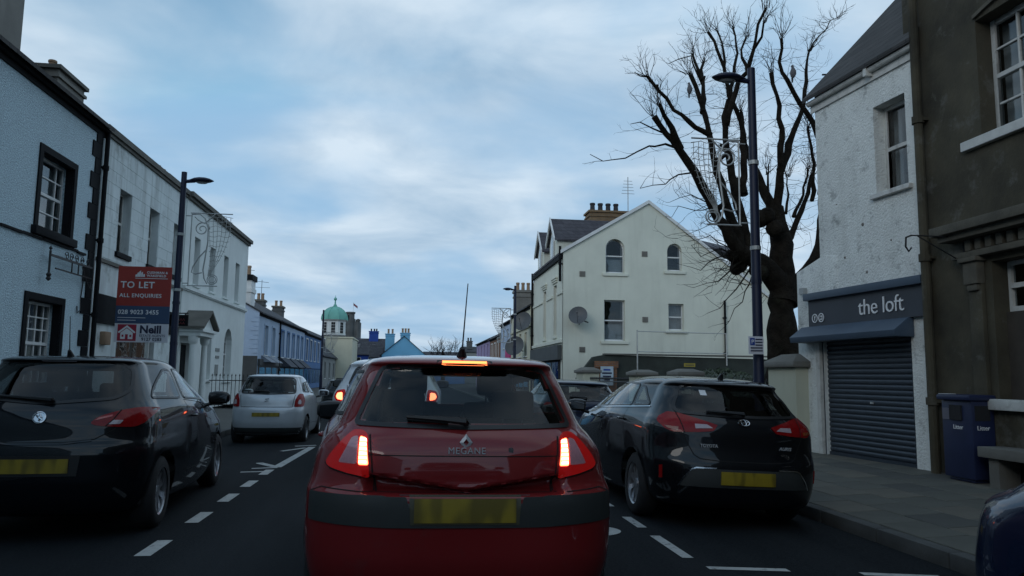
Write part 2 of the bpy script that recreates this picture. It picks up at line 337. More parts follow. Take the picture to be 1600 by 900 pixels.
# hatched box on the left: converging lines painted in front of the silver car
def stripe(p, q, wd=0.1, name='hatch_line'):
    p = Vector((*p, 0)); q = Vector((*q, 0)); n = (q - p).cross(Vector((0, 0, 1))).normalized() * wd / 2
    m = MB(); m.poly([(v.x, v.y, roadz(v.x) + 0.0045) for v in (p - n, q - n, q + n, p + n)]); return m.build(name, M_paint, road)
for p, q, wd_ in (((-3.9, 14.1), (-1.76, 14.94), .1), ((-3.9, 11.1), (-1.88, 14.44), .1), ((-3.95, 14.8), (-1.91, 11.53), .12), ((-1.9, 11.5), (-1.79, 14.6), .13), ((-3.9, 11.12), (-1.88, 11.46), .08), ((-3.9, 10.86), (-1.96, 11.02), .08)): stripe(p, q, wd_)
# painted letter beside the lane, partly hidden by the red car
lm = MB(); ring = []
for i in range(13):
    t_ = -pi / 2 + pi * i / 12; ring.append((Vector((1.62 + .26 * cos(t_), 6.74 + .22 * sin(t_), .004)), Vector((1.58 + .13 * cos(t_), 6.74 + .07 * sin(t_), .004))))
lm.v += [v for pr in ring for v in pr]; lm.f += [(2*i, 2*i + 2, 2*i + 3, 2*i + 1) for i in range(12)]
b0 = len(lm.v); lm.v += [Vector(p) for p in ((.9, 6.52, .004), (1.62, 6.52, .004), (1.58, 6.67, .004), (.9, 6.67, .004), (.9, 6.81, .004), (1.58, 6.81, .004), (1.62, 6.96, .004), (.9, 6.96, .004))]; lm.f += [(b0, b0+1, b0+2, b0+3), (b0+4, b0+5, b0+6, b0+7)]
lm.build('road_letter', M_paint, road)
MB().poly([(1.2, 7.02, .004), (1.68, 7.02, .004), (1.3, 7.6, .004), (1.2, 7.6, .004)]).build('road_letter', M_paint, road)
MB().poly([(1.2, 8.1, .004), (1.78, 8.1, .004), (1.4, 8.8, .004), (1.2, 8.8, .004)]).build('road_letter', M_paint, road)
def pavz_r(x): return 0.05 + (x - KR) / 2.8 * 0.10
def pavz_l(x): return 0.09 + (KL - x) / 3.0 * 0.05
pav_r = sheet('pavement_right', KR + 0.14, 14, -25, 160, lambda x: pavz_r(min(x, 7.4)) - 0.02, M_joint, 3, 1); tag(pav_r, kind='structure')
pav_l = sheet('pavement_left', -12, KL - 0.14, -25, 160, lambda x: pavz_l(max(x, -7.4)) - 0.012, M_slab[2], 3, 1); tag(pav_l, kind='structure')
rnd = random.Random(4)
# right pavement: slabs laid in courses
slab_meshes = {}
def slab_mesh(lx, ly, k, slope):
    key = (round(lx, 2), round(ly, 2), k)
    if key not in slab_meshes:
        m = MB(); m.box(-lx/2, lx/2, -ly/2, ly/2, -0.05, 0.0); o = m.build('paving_slab', M_slab[k]); bevel_obj(o, 0.006, 1)
        slab_meshes[key] = o.data; bpy.data.objects.remove(o)
    return slab_meshes[key]
cols = [(KR + 0.15 + i * 0.452, 0.440) for i in range(7)]
for ci, (x0, wd) in enumerate(cols):
    y = 3.6 + (ci % 2) * 0.3; 
    while y < 22:
        ln = 0.6
        o = link('paving_slab', slab_mesh(wd, ln - 0.013, rnd.choice([0, 0, 1, 2]), 0), pav_r)
        xc = x0 + wd / 2
        o.location = (xc, y + ln / 2, pavz_r(xc) + rnd.uniform(-0.002, 0.002)); o.rotation_euler = (rnd.uniform(-.004, .004), -0.0357 + rnd.uniform(-.003, .003), 0)
        y += ln
km = MB(); km.box(-0.07, 0.07, -0.455, 0.455, -0.14, 0.0); ko = km.build('kerb_stone', M_kerb); bevel_obj(ko, 0.015, 2); kmesh = ko.data; bpy.data.objects.remove(ko)
for i in range(28):
    o = link('kerb_stone', kmesh, pav_r); o.location = (KR + 0.07, 3.2 + i * 0.92, 0.052 + rnd.uniform(-.003, .003))
for i in range(34):
    o = link('kerb_stone', kmesh, pav_l); o.location = (KL - 0.07, 5 + i * 0.92, 0.098 + rnd.uniform(-.003, .003))
km = MB(); km.box(KR, KR + 0.14, 29.0, 160, -0.1, 0.05); km.build('kerb_run', M_kerb, pav_r)
km = MB(); km.box(KL - 0.14, KL, 36.3, 160, -0.1, 0.095); km.build('kerb_run', M_kerb, pav_l)

# ------------------------------------------------------------------ building kit
def T_left(X): return lambda u, z, n: Vector((X + n, u, z))          # facade facing +x, u = world y
def T_right(X): return lambda u, z, n: Vector((X - n, u, z))         # facade facing -x
def T_front(Y): return lambda u, z, n: Vector((u, Y - n, z))         # facade facing the camera
def T_line(p, q):
    # facade running from p to q (xy), outward normal on the left of p->q
    p = Vector((*p, 0)); q = Vector((*q, 0)); d = (q - p).normalized(); nn_ = Vector((-d.y, d.x, 0))
    return lambda u, z, n: p + d * u + nn_ * n + Vector((0, 0, z))
def facade(m, T, U0, U1, Z0, Z1, holes, depth=0.16, thick=0.3):
    us = sorted({U0, U1, *[h[0] for h in holes], *[h[1] for h in holes]}); zs = sorted({Z0, Z1, *[h[2] for h in holes], *[h[3] for h in holes]})
    us = [u for u in us if U0 <= u <= U1]; zs = [z for z in zs if Z0 <= z <= Z1]
    for i in range(len(us) - 1):
        for j in range(len(zs) - 1):
            uc, zc_ = (us[i] + us[i+1]) / 2, (zs[j] + zs[j+1]) / 2
            if any(h[0] < uc < h[1] and h[2] < zc_ < h[3] for h in holes): continue
            m.poly([T(us[i], zs[j], 0), T(us[i+1], zs[j], 0), T(us[i+1], zs[j+1], 0), T(us[i], zs[j+1], 0)])
    for h in holes:
        a, b, c, d = h[:4]
        for (p, q) in (((a, c), (a, d)), ((b, c), (b, d)), ((a, c), (b, c)), ((a, d), (b, d))):
            m.poly([T(*p, 0), T(*q, 0), T(*q, -depth), T(*p, -depth)])
        if len(h) > 4 and h[4]:                       # arched head: spandrels
            rise = h[4]; k = 10; um = (a + b) / 2; arc = [(um - (b - a) / 2 * cos(pi * i / k), d - rise + rise * sin(pi * i / k)) for i in range(k + 1)]
            for i in range(k):
                p, q = arc[i], arc[i+1]
                m.poly([T(p[0], p[1], 0), T(q[0], q[1], 0), T(q[0], d, 0), T(p[0], d, 0)])
                m.poly([T(p[0], p[1], 0), T(q[0], q[1], 0), T(q[0], q[1], -depth), T(p[0], p[1], -depth)])
    return m
pane_cache = {}
def window(root, T, h, depth=0.16, cols=(1,), rows=(1, 1), fm=None, fw=0.06, bar=0.025, sill=None, sillm=None, curtain=0.0, name='window', sill_ext=0.08, blind=0.0, glassm=None):
    fm = fm or M_trim; a, b, c, d = h[:4]; rise = h[4] if len(h) > 4 else 0
    f = MB(); n0, n1 = -depth - 0.05, -depth + 0.01
    zt = d - rise
    f.tbox(T, a, a + fw, c, zt, n0, n1); f.tbox(T, b - fw, b, c, zt, n0, n1); f.tbox(T, a + fw, b - fw, c, c + fw * 1.3, n0, n1)
    if rise:
        k = 10; um = (a + b) / 2
        def arc(rx, rz): return [(um - rx * cos(pi * i / k), zt + rz * sin(pi * i / k)) for i in range(k + 1)]
        A, B = arc((b - a) / 2 + .01, rise + .01), arc((b - a) / 2 - fw, rise - fw)
        for i in range(k): f.prism([T(*A[i], n1), T(*A[i+1], n1), T(*B[i+1], n1), T(*B[i], n1)], T(0, 0, n0) - T(0, 0, n1))
    else: f.tbox(T, a + fw, b - fw, d - fw, d, n0, n1)
    ia, ib, ic, id_ = a + fw, b - fw, c + fw * 1.3, (d - fw if not rise else d - fw)
    zm = (ic + id_) / 2
    f.tbox(T, ia, ib, zm - 0.03, zm + 0.03, n0 + 0.005, n1 + 0.012)          # meeting rail
    # mullions / glazing bars
    tot = sum(cols); us = [ia]
    for q in cols: us.append(us[-1] + (ib - ia) * q / tot)
    top_is_arch = rise > 0
    for u in us[1:-1]: f.tbox(T, u - bar / 2, u + bar / 2, ic, (zt if top_is_arch else id_), n0 + 0.01, n1 - 0.004)
    zlist = []
    for (zz0, zz1, r) in ((ic, zm - 0.03, rows[0]), (zm + 0.03, id_, rows[1])):
        for i in range(1, r): zlist.append(zz0 + (zz1 - zz0) * i / r)
    for z in zlist: f.tbox(T, ia, ib, z - bar / 2, z + bar / 2, n0 + 0.012, n1 - 0.006)
    wo = f.build(name, fm, root); bevel_obj(wo, 0.004, 1) if fw > 0.05 else None
    zs = sorted([ic, zm - 0.03] + [z for z in zlist if z < zm] ) , sorted([zm + 0.03, id_] + [z for z in zlist if z > zm])
    gm = glassm or M_wglass
    for zz in zs:
        for j in range(len(zz) - 1):
            for i in range(len(us) - 1):
                p = MB()
                if top_is_arch and zz is zs[1] and j == len(zz) - 2:
                    um = (a + b) / 2; k = 10; rx = (b - a) / 2 - fw * .8; rz = rise - fw * .8
                    pts = [(ia, zz[j]), (ib, zz[j])] + [(um + rx * cos(pi * q / k), zt + rz * sin(pi * q / k)) for q in range(k + 1)]
                    p.poly([T(u, z, -depth - 0.02) for u, z in pts])
                else: p.tbox(T, us[i] + bar * .3, us[i+1] - bar * .3, zz[j] + bar * .3, zz[j+1] - bar * .3, -depth - 0.024, -depth - 0.019)
                p.build('pane', gm, wo)
    if curtain:
        p = MB(); k = 18; 
        for (ua, ub) in (((a, a + (b - a) * curtain), (b - (b - a) * curtain, b)) if curtain < 0.5 else ((a, b),)):
            for i in range(k):
                u0, u1 = ua + (ub - ua) * i / k, ua + (ub - ua) * (i + 1) / k
                e0, e1 = -depth - 0.16 - 0.03 * (i % 2), -depth - 0.16 - 0.03 * ((i + 1) % 2)
                p.poly([T(u0, c, e0), T(u1, c, e1), T(u1, d, e1), T(u0, d, e0)])
        p.build('curtain', M_curtain, wo)
    if blind:
        p = MB(); p.tbox(T, a + .02, b - .02, d - (d - c) * blind, d - .02, -depth - .12, -depth - .11); p.build('blind', M_curtain, wo)
    if sill:
        p = MB(); p.tbox(T, a - sill_ext, b + sill_ext, c - sill, c + 0.004, -depth, 0.07); o = p.build('sill', sillm or M_trim, wo); bevel_obj(o, 0.008, 1)
    return wo
def shell(root, x0, x1, y0, y1, z1, mat, skip=(), name='wall'):
    # the walls that have no openings
    m = MB(); F = {'W': [(x0,y0,0),(x0,y1,0),(x0,y1,z1),(x0,y0,z1)], 'E': [(x1,y0,0),(x1,y1,0),(x1,y1,z1),(x1,y0,z1)], 'S': [(x0,y0,0),(x1,y0,0),(x1,y0,z1),(x0,y0,z1)], 'N': [(x0,y1,0),(x1,y1,0),(x1,y1,z1),(x0,y1,z1)]}
    for k, v in F.items():
        if k not in skip: m.poly(v)
    return m.build(name, mat, root)
def gable_roof(root, x0, x1, y0, y1, ze, zr, mat, over=0.15, axis='Y', th=0.08, wallm=None, name='roof', xr=None):
    m = MB()
    if axis == 'Y':
        xm = (x0 + x1) / 2 if xr is None else xr
        for (xe, s) in ((x0, -1), (x1, 1)):
            k = (zr - ze) / abs(xm - xe); e = xe + s * over; zz = ze - over * k
            m.prism([(e, y0 - over*.5, zz), (xm, y0 - over*.5, zr), (xm, y1 + over*.5, zr), (e, y1 + over*.5, zz)], (0, 0, th))
        o = m.build(name, mat, root)
        if wallm:
            g_ = MB()
            for y in (y0 + .01, y1 - .01): MB().poly([(x0, y, ze - .02), (x1, y, ze - .02), (xm, y, zr)]).build('gable', wallm, root)
    else:
        ym = (y0 + y1) / 2
        for (ye, s) in ((y0, -1), (y1, 1)):
            k = (zr - ze) / abs(ym - ye); e = ye + s * over; zz = ze - over * k
            m.prism([(x0 - over*.5, e, zz), (x0 - over*.5, ym, zr), (x1 + over*.5, ym, zr), (x1 + over*.5, e, zz)], (0, 0, th))
        o = m.build(name, mat, root)
        if wallm:
            g_ = MB()
            for x in (x0 + .01, x1 - .01): MB().poly([(x, y0, ze - .02), (x, y1, ze - .02), (x, ym, zr)]).build('gable', wallm, root)
    return o
def pot_mesh(m, x, y, z, r=0.13, h=0.5):
    m.lathe([(r, 0), (r * .92, h * .1), (r * .8, h * .75), (r * .98, h * .8), (r * .98, h * .95), (r * .85, h), (r * .6, h), (r * .6, h - .1)], 10, (x, y, z))
def chimney(root, x0, x1, y0, y1, z0, z1, mat, pots=(), potm=None, capm=None, cap=0.14, ph=0.5, pr=0.13):
    m = MB(); m.box(x0, x1, y0, y1, z0, z1); m.box(x0 - .05, x1 + .05, y0 - .05, y1 + .05, z1 - cap * 2.2, z1 - cap * 1.4)
    c = m.build('chimney', mat, root)
    m = MB(); m.box(x0 - .08, x1 + .08, y0 - .08, y1 + .08, z1, z1 + cap); m.build('cap', capm or M_coping, c)
    for (px_, py_) in pots:
        m = MB(); pot_mesh(m, px_, py_, z1 + cap, pr, ph); autosmooth(m.build('chimney_pot', potm or M_terra, c))
    return c
def gutter(root, T, u0, u1, z, n=0.06, r=0.06, mat=None, name='gutter'):
    m = MB(); k = 6
    pr = [(n + r + r * cos(pi + pi * i / k), z + r * sin(pi + pi * i / k)) for i in range(k + 1)]
    for i in range(k): m.poly([T(u0, pr[i][1], pr[i][0]), T(u1, pr[i][1], pr[i][0]), T(u1, pr[i+1][1], pr[i+1][0]), T(u0, pr[i+1][1], pr[i+1][0])])
    m.tbox(T, u0, u1, z - .005, z + .015, n + 2 * r - .012, n + 2 * r + .004); m.tbox(T, u0, u1, z - .16, z + .02, 0.003, 0.03)
    return m.build(name, mat or M_black, root)
def pipe(root, T, u, z0, z1, n=0.09, r=0.045, mat=None, bands=3):
    m = MB(); m.tube([T(u, z0, n), T(u, z1, n)], r, 10)
    for i in range(bands):
        z = z0 + (z1 - z0) * (i + .5) / bands; m.tube([T(u, z - .05, n), T(u, z + .05, n)], r * 1.35, 10); m.tbox(T, u - .09, u + .09, z - .02, z + .02, 0, n)
    return autosmooth(m.build('downpipe', mat or M_black, root))

# ------------------------------------------------------------------ left side of the street
TL = T_left(-7.0)
# --- pebble-dashed house
b1 = thing('pebbledash_house', (-7, 12, 0.1), 'bluish white pebbledashed house with black quoins and black window surrounds', 'house')
h_up = (14.88, 16.22, 4.02, 5.46); h_lo = (14.78, 16.12, 1.05, 2.66)
h_others = [(10.9, 12.24, 4.02, 5.46), (10.9, 12.24, 1.05, 2.66)]
m = MB(); facade(m, TL, -26, 17.45, 0, 6.8, [h_up, h_lo] + h_others, 0.2); m.build('wall', M_pebble, b1)
shell(b1, -15, -7, -26, 17.45, 6.8, M_pebble, ('E',), 'side_wall')
for h in [h_up, h_lo] + h_others:
    top = h in (h_up, h_others[0])
    wo = window(b1, TL, h, 0.2, (0.32, 1, 0.32) if top else (0.35, 0.5, 0.5, 0.5, 0.35), (2, 2) if top else (2, 3), M_trim, 0.055, 0.03, 0, curtain=0.9)
    a, b, c, d = h; s = MB(); e = 0.13
    s.tbox(TL, a - e, a, c - .02, d + e, 0.002, 0.03); s.tbox(TL, b, b + e, c - .02, d + e, 0.002, 0.03); s.tbox(TL, a, b, d, d + e, 0.002, 0.03)
    for (p, q, r_, t_) in ((a, a + .012, c, d), (b - .012, b, c, d), (a, b, d - .012, d)): s.tbox(TL, p, q, r_, t_, -0.145, 0.001)
    s.build('surround', M_black, b1)
    s = MB(); s.tbox(TL, a - .2, b + .2, c - .16, c, -0.19, 0.1); bevel_obj(s.build('sill', M_black, b1), .012, 2)
m = MB(); zz = 0.15; i = 0
while zz < 6.7:
    wd = 0.46 if i % 2 else 0.28
    q = MB(); q.tbox(TL, 17.45 - wd, 17.452, zz, min(zz + 0.335, 6.72), 0.002, 0.028); q.build('quoin', M_black, b1); zz += 0.345; i += 1
m = MB(); k = 40
for i in range(k):
    u0, u1 = 2 + 15.0 * i / k, 2 + 15.0 * (i + 1) / k; z = 3.80 + rnd.uniform(-.02, .02)
    m.tbox(TL, u0, u1, z, z + 0.045, 0.001, 0.03 + rnd.uniform(0, .02))
m.build('string_course', M_black, b1)
gable_roof(b1, -15, -7, -26, 17.45, 6.85, 9.6, M_slate2, 0.22)
gutter(b1, TL, -26, 17.6, 6.72, 0.02, 0.06); pipe(b1, TL, 17.57, 0.1, 6.7, 0.08, 0.05, None, 4)
chimney(b1, -9.6, -8.5, 15.4, 16.75, 7.0, 10.3, M_cement, [(-9, 15.8), (-9, 16.3)])
cb_ = chimney(b1, -9.0, -8.3, 18.05, 19.45, 7.0, 8.3, M_cement, [(-8.65, 18.5), (-8.65, 19.0)], M_terra, M_coping, 0.09, 0.28, 0.1)
# wall cable
m = MB(); m.tube([TL(17.0, 3.6, .02), TL(16.98, 3.2, .03), TL(16.95, 2.9, .02), TL(16.9, 2.62, .05), TL(16.8, 2.55, .03), TL(16.8, 2.7, .02)], 0.012, 5); m.build('cable', M_iron, b1)
# --- iron sign bracket on that house
br = thing('sign_bracket', (-6.97, 17.1, 3.5), 'empty black wrought iron sign bracket on the pebbledashed wall', 'bracket')
def scroll(c, r0, turns, ax, ay, n=22, start=0.0):
    c = Vector(c); ax = Vector(ax); ay = Vector(ay)
    return [c + (ax * cos(start + turns * 2 * pi * i / n) + ay * sin(start + turns * 2 * pi * i / n)) * (r0 * (1 - 0.8 * i / n)) for i in range(n + 1)]
X = Vector((1, 0, 0)); Z = Vector((0, 0, 1)); yb = 17.1
m = MB(); m.box(-6.99, -5.05, yb - .02, yb + .02, 3.52, 3.56); m.box(-6.99, -5.3, yb - .012, yb + .012, 3.30, 3.325)
for xx in (-6.3, -6.0): m.box(xx - .012, xx + .012, yb - .01, yb + .01, 3.325, 3.52)
m.box(-6.99, -6.95, yb - .03, yb + .03, 3.2, 3.75); m.build('arm', M_iron, br)
m = MB(); m.tube([(-5.05, yb, 3.62), (-5.05, yb, 3.2)], .022, 8); m.lathe([(.0, 0), (.05, .05), (.03, .09), (.05, .13), (.0, .2)], 8, (-5.05, yb, 3.03)); m.lathe([(.0, 0), (.035, .04), (.0, .1)], 8, (-5.05, yb, 3.62)); m.build('finial', M_iron, br)
for (cx_, st, tr) in ((-6.75, 0, 1.6), (-6.45, pi, -1.6), (-6.2, 0, 1.5), (-5.95, pi, -1.5), (-5.75, 0, 1.4)):
    m = MB(); m.tube(scroll((cx_, yb, 3.62), 0.09, tr, X, Z, 20, st), .009, 5); m.build('scroll', M_iron, br)
m = MB(); m.tube([(-6.97, yb, 3.3)] + [(-6.97 + .5 * t_, yb, 3.3 - .25 * (1 - t_) + .2 * t_ * t_) for t_ in (0.1, .4, .7, 1)], .012, 5); m.build('brace', M_iron, br)
br.rotation_euler = (0, 0, -pi / 2); br.location = (-6.86, 17.12, 3.5)      # the arm runs along the wall

# --- painted ashlar building
b2 = thing('ashlar_building', (-7, 20.8, 0.1), 'grey stained painted stone building with black fascia band behind the letting board', 'building')
hw = [(18.76, 19.54, 4.17, 5.7), (20.86, 21.62, 4.17, 5.7), (22.92, 23.66, 4.17, 5.7)]; hd = (19.2, 21.9, 0.1, 2.36)
TLb = T_left(-7.03)
m = MB(); facade(m, TLb, 17.64, 23.98, 0, 6.8, hw + [hd], 0.2); m.build('wall', M_ashlar, b2); shell(b2, -15, -7.03, 17.64, 23.98, 6.8, M_ashlar, ('E',), 'side_wall')
courses = [3.92, 4.17, 4.475, 4.78, 5.09, 5.395, 5.7, 6.0, 6.3, 6.6]
for r_ in range(len(courses) - 1):
    z0, z1 = courses[r_], courses[r_ + 1]; u = 17.66 - (0.4 if r_ % 2 else 0.0)
    segs = [(17.66, 23.97)]
    for h in hw:
        if z0 < h[3] - .01 and z1 > h[2] + .01:
            ns = []
            for (p, q) in segs:
                if h[0] < q and h[1] > p: ns += [(p, h[0]), (h[1], q)]
                else: ns.append((p, q))
            segs = ns
    while u < 23.97:
        for (p, q) in segs:
            a, b = max(u, p), min(u + 0.8, q)
            if b - a > 0.05:
                q_ = MB(); q_.tbox(TLb, a + .004, b - .004, z0 + .004, z1 - .004, -0.01, 0.008 + rnd.uniform(0, .004)); q_.build('stone_block', M_ashlar, b2)
        u += 0.8
for h in hw: window(b2, TLb, h, 0.2, (1,), (1, 1), M_oldtrim, 0.06, .03, 0.12, M_black, blind=0.0, curtain=0.2)
m = MB(); m.tbox(TLb, 17.66, 23.98, 3.80, 3.88, 0.001, 0.06); m.build('string_course', M_coping, b2)
m = MB(); m.tbox(TLb, 17.75, 23.4, 2.43, 3.08, 0.001, 0.06); m.build('fascia_band', M_black, b2)
m = MB(); m.tbox(TLb, 19.2, 21.9, 0.1, 2.36, -0.2, -0.12); dd = m.build('shop_door', M_wood, b2)
for (p, q) in ((19.3, 20.4), (20.6, 21.8)):
    m = MB(); m.tbox(TLb, p, q, 0.7, 2.2, -0.118, -0.108); m.build('pane', M_wglass, dd)
m = MB(); m.tbox(TLb, 18.2, 18.55, 1.95, 2.25, 0.001, 0.12); bevel_obj(m.build('alarm_box', M_terra, b2), .02)
m = MB(); m.tbox(TLb, 17.64, 24.0, 6.78, 6.92, -0.02, 0.1); m.tbox(TLb, 17.64, 24.0, 6.7, 6.78, -0.02, 0.05); m.build('parapet', M_coping, b2)
gable_roof(b2, -15, -7.05, 17.64, 23.98, 6.9, 9.0, M_slate2, 0.0)
chimney(b2, -9.2, -8.3, 26.1, 27.4, 7.0, 7.85, M_white3, [(-8.75, 26.4), (-8.75, 26.9)], M_terra, M_coping, 0.12, 0.35, .12)
# --- white building with pedimented door
b3 = thing('white_rendered_building', (-7, 28.4, 0.1), 'white rendered two storey building with pedimented doorway and arched ground window', 'building')
hw = [(25.02, 25.68, 4.13, 5.68), (26.95, 27.62, 4.13, 5.68), (28.87, 29.56, 4.13, 5.68), (30.72, 31.42, 4.13, 5.68)]
hg = [(27.1, 27.75, 1.1, 2.64), (29.55, 30.75, 1.05, 3.02, 0.6)]; hdoor = (24.2, 25.3, 0.1, 2.25)
m = MB(); facade(m, TL, 24.0, 32.85, 0, 6.8, hw + hg + [hdoor], 0.22); m.build('wall', M_white3, b3); shell(b3, -15, -7, 24.0, 32.85, 6.8, M_white3, ('E',), 'side_wall')
for h in hw: window(b3, TL, h, 0.22, (1,), (1, 1), M_trim, 0.05, .03, 0.07, M_white3)
window(b3, TL, hg[0], 0.22, (1,), (1, 1), M_trim, 0.05, .03, 0.08, M_white3); window(b3, TL, hg[1], 0.22, (1, 1, 1), (2, 2), M_trim, 0.05, .03, 0.08, M_white3)
m = MB(); m.tbox(TL, 24.0, 32.86, 3.90, 4.0, 0.001, 0.09); m.tbox(TL, 24.0, 32.86, 3.86, 3.9, 0.001, 0.05); m.build('string_course', M_white3, b3)
m = MB(); m.tbox(TL, 24.0, 32.95, 6.78, 6.92, -0.02, 0.16); m.tbox(TL, 24.0, 32.9, 6.68, 6.78, -0.02, 0.08); m.build('cornice', M_coping, b3)
gable_roof(b3, -15, -7.05, 24.0, 32.85, 6.9, 8.9, M_slate, 0.0)
m = MB(); m.tbox(TL, 24.22, 25.28, 0.15, 2.2, -0.2, -0.15); dd = m.build('door', M_black, b3)
for u0 in (24.34, 24.80):
    for z0 in (0.3, 1.2):
        m = MB(); m.tbox(TL, u0, u0 + .36, z0, z0 + .75, -0.149, -0.135); m.build('door_panel', M_black, dd)
for u0 in (24.0, 25.3):
    m = MB(); m.lathe([(.15, 0), (.15, .12), (.11, .16), (.10, 1.0), (.09, 2.05), (.13, 2.1), (.15, 2.2), (.15, 2.3)], 14, (-6.62, u0 + .1, 0.15)); autosmooth(m.build('column', M_white3, b3))
m = MB(); m.tbox(TL, 23.98, 25.52, 2.45, 2.58, 0.001, 0.62); m.tbox(TL, 23.92, 25.58, 2.58, 2.66, 0.001, 0.7); pdm = m.build('porch_beam', M_white3, b3)
m = MB(); m.prism([TL(23.94, 2.66, 0.001), TL(25.56, 2.66, 0.001), TL(24.75, 3.16, 0.001)], Vector((0.6, 0, 0))); m.build('pediment', M_white3, pdm)
m = MB()
for (ua, ub) in ((23.84, 24.75), (25.66, 24.75)):
    m.prism([TL(ua, 2.66, 0.001), TL(ub, 3.2, 0.001), TL(ub, 3.28, 0.001), TL(ua, 2.74, 0.001)], Vector((0.75, 0, 0)))
m.build('pediment_roof', M_coping, pdm)
for (u0, z0, wd, hh) in ((28.3, 2.1, .55, .12), (28.35, 1.85, .5, .1), (28.35, 1.25, .42, .38)):
    m = MB(); m.tbox(TL, u0, u0 + wd, z0, z0 + hh, 0.001, 0.02); m.build('wall_plaque', M_greyr, b3)
# --- hanging board by the porch
hs = thing('hanging_sign', (-6.5, 22.0, 2.6), 'small black hanging shop board with red lettering beside the lamp post', 'sign')
m = MB(); m.box(-6.9, -6.2, 21.95, 22.0, 2.62, 2.93); hb = m.build('board', M_black, hs)
M_redlet = pm('dull_red_lettering', (0.25, 0.03, 0.03), 0.5, 0.1, 3)
m = MB(); m.box(-7.03, -6.2, 21.96, 21.99, 2.96, 2.99); m.box(-6.8, -6.77, 21.965, 21.985, 2.93, 2.96); m.box(-6.3, -6.27, 21.965, 21.985, 2.93, 2.96); m.build('bracket', M_iron, hs)
for r_ in range(2):
    for i in range(5):
        m = MB(); x0 = -6.62 + i * .07; m.tube([(x0, 21.946, 2.67 + r_ * .1), (x0 + .025, 21.946, 2.73 + r_ * .1), (x0 + .05, 21.946, 2.67 + r_ * .1)], .006, 4); m.build('letter_stroke', M_redlet, hb)
# --- letting board
bd = thing('letting_board', (-6.1, 18.4, 0.1), 'red, blue and white letting board TO LET ALL ENQUIRIES on a post', 'sign')
M_red = pm('board_red', (0.33, 0.035, 0.025), 0.55, 0.06, 2); M_bblue = pm('board_blue', (0.035, 0.07, 0.14), 0.55, 0.06, 2); M_bwhite = pm('board_white', (0.62, 0.62, 0.66), 0.55, 0.05, 2)
M_crim = pm('board_crimson', (0.32, 0.015, 0.04), 0.5, 0.05, 3); M_ink = pm('dark_navy_ink', (0.015, 0.018, 0.05), 0.5, 0.05, 3)
Yb = 18.4; xl, xr_ = -6.80, -5.62; zb0, zb1, zb2, zb3 = 2.02, 2.46, 2.86, 3.78
for nm, z0, z1, mt in (('board_panel', zb2, zb3, M_red), ('board_panel', zb1, zb2, M_bblue), ('board_panel', zb0, zb1 - .01, M_bwhite)):
    m = MB(); m.box(xl, xr_, Yb, Yb + .02, z0, z1); m.build(nm, mt, bd)
m = MB(); m.box(-6.12, -6.04, Yb + .025, Yb + .085, 0.1, 3.6); m.build('post', M_oldtrim, bd)
FX, FZ = (1, 0, 0), (0, 0, 1)
def tx(body, x, z, size, mat, space=1.0, bold=0.0, align='LEFT'): return text('lettering', body, size, mat, bd, frame_mtx((x, Yb - .004, z), FX, FZ), 0.002, align, 0, space, bold)
tx('TO LET', xl + .07, 3.28, 0.21, M_lettering, 1.1, .004); tx('ALL ENQUIRIES', xl + .06, 3.06, 0.125, M_lettering, 1.1, .002)
tx('CUSHMAN &', xl + .63, 3.62, 0.075, M_lettering, 1.1, .002); tx('WAKEFIELD', xl + .63, 3.545, 0.075, M_lettering, 1.1, .002)
tx('028 9023 3455', xl + .05, 2.67, 0.14, M_lettering, 1.06, .003)
for (a, b, z) in ((.38, 1.1, 3.5), (.05, .66, 2.58), (.05, .45, 2.52)):
    m = MB(); m.box(xl + a, xl + b, Yb - .005, Yb - .001, z, z + .012); m.build('rule', M_lettering, bd)
for i, (a, hh) in enumerate(((.38, .06), (.42, .11), (.46, .15), (.505, .12), (.55, .07))):
    m = MB(); m.prism([(xl + a, Yb - .005, 3.54), (xl + a + .036, Yb - .005, 3.54), (xl + a + .036, Yb - .005, 3.54 + hh), (xl + a, Yb - .005, 3.54 + hh * .8)], (0, .004, 0)); m.build('emblem_bar', M_lettering, bd)
tx('Neill', xl + .55, 2.235, 0.25, M_ink, 1.0, .009); tx('ESTATE AGENTS', xl + .55, 2.15, 0.077, M_ink, 1.0); tx('9127 0283', xl + .6, 2.06, 0.1, M_ink, 1.05, .002)
m = MB(); m.box(xl + .07, xl + .48, Yb - .004, Yb - .0005, 2.05, 2.43); eo = m.build('emblem', M_crim, bd); bevel_obj(eo, .0018, 1)
m = MB(); e = Yb - .0075
m.poly([(xl + .08, e, 2.25), (xl + .275, e, 2.41), (xl + .47, e, 2.25), (xl + .44, e, 2.225), (xl + .275, e, 2.36), (xl + .11, e, 2.225)])
m.poly([(xl + .14, e, 2.09), (xl + .41, e, 2.09), (xl + .41, e, 2.235), (xl + .275, e, 2.34), (xl + .14, e, 2.235)]); m.build('house_emblem', M_lettering, eo)
m = MB(); e = Yb - .0095; m.box(xl + .245, xl + .305, e, e + .001, 2.09, 2.2); m.box(xl + .17, xl + .21, e, e + .001, 2.14, 2.19); m.box(xl + .34, xl + .38, e, e + .001, 2.14, 2.19); m.build('emblem_door', M_crim, eo)
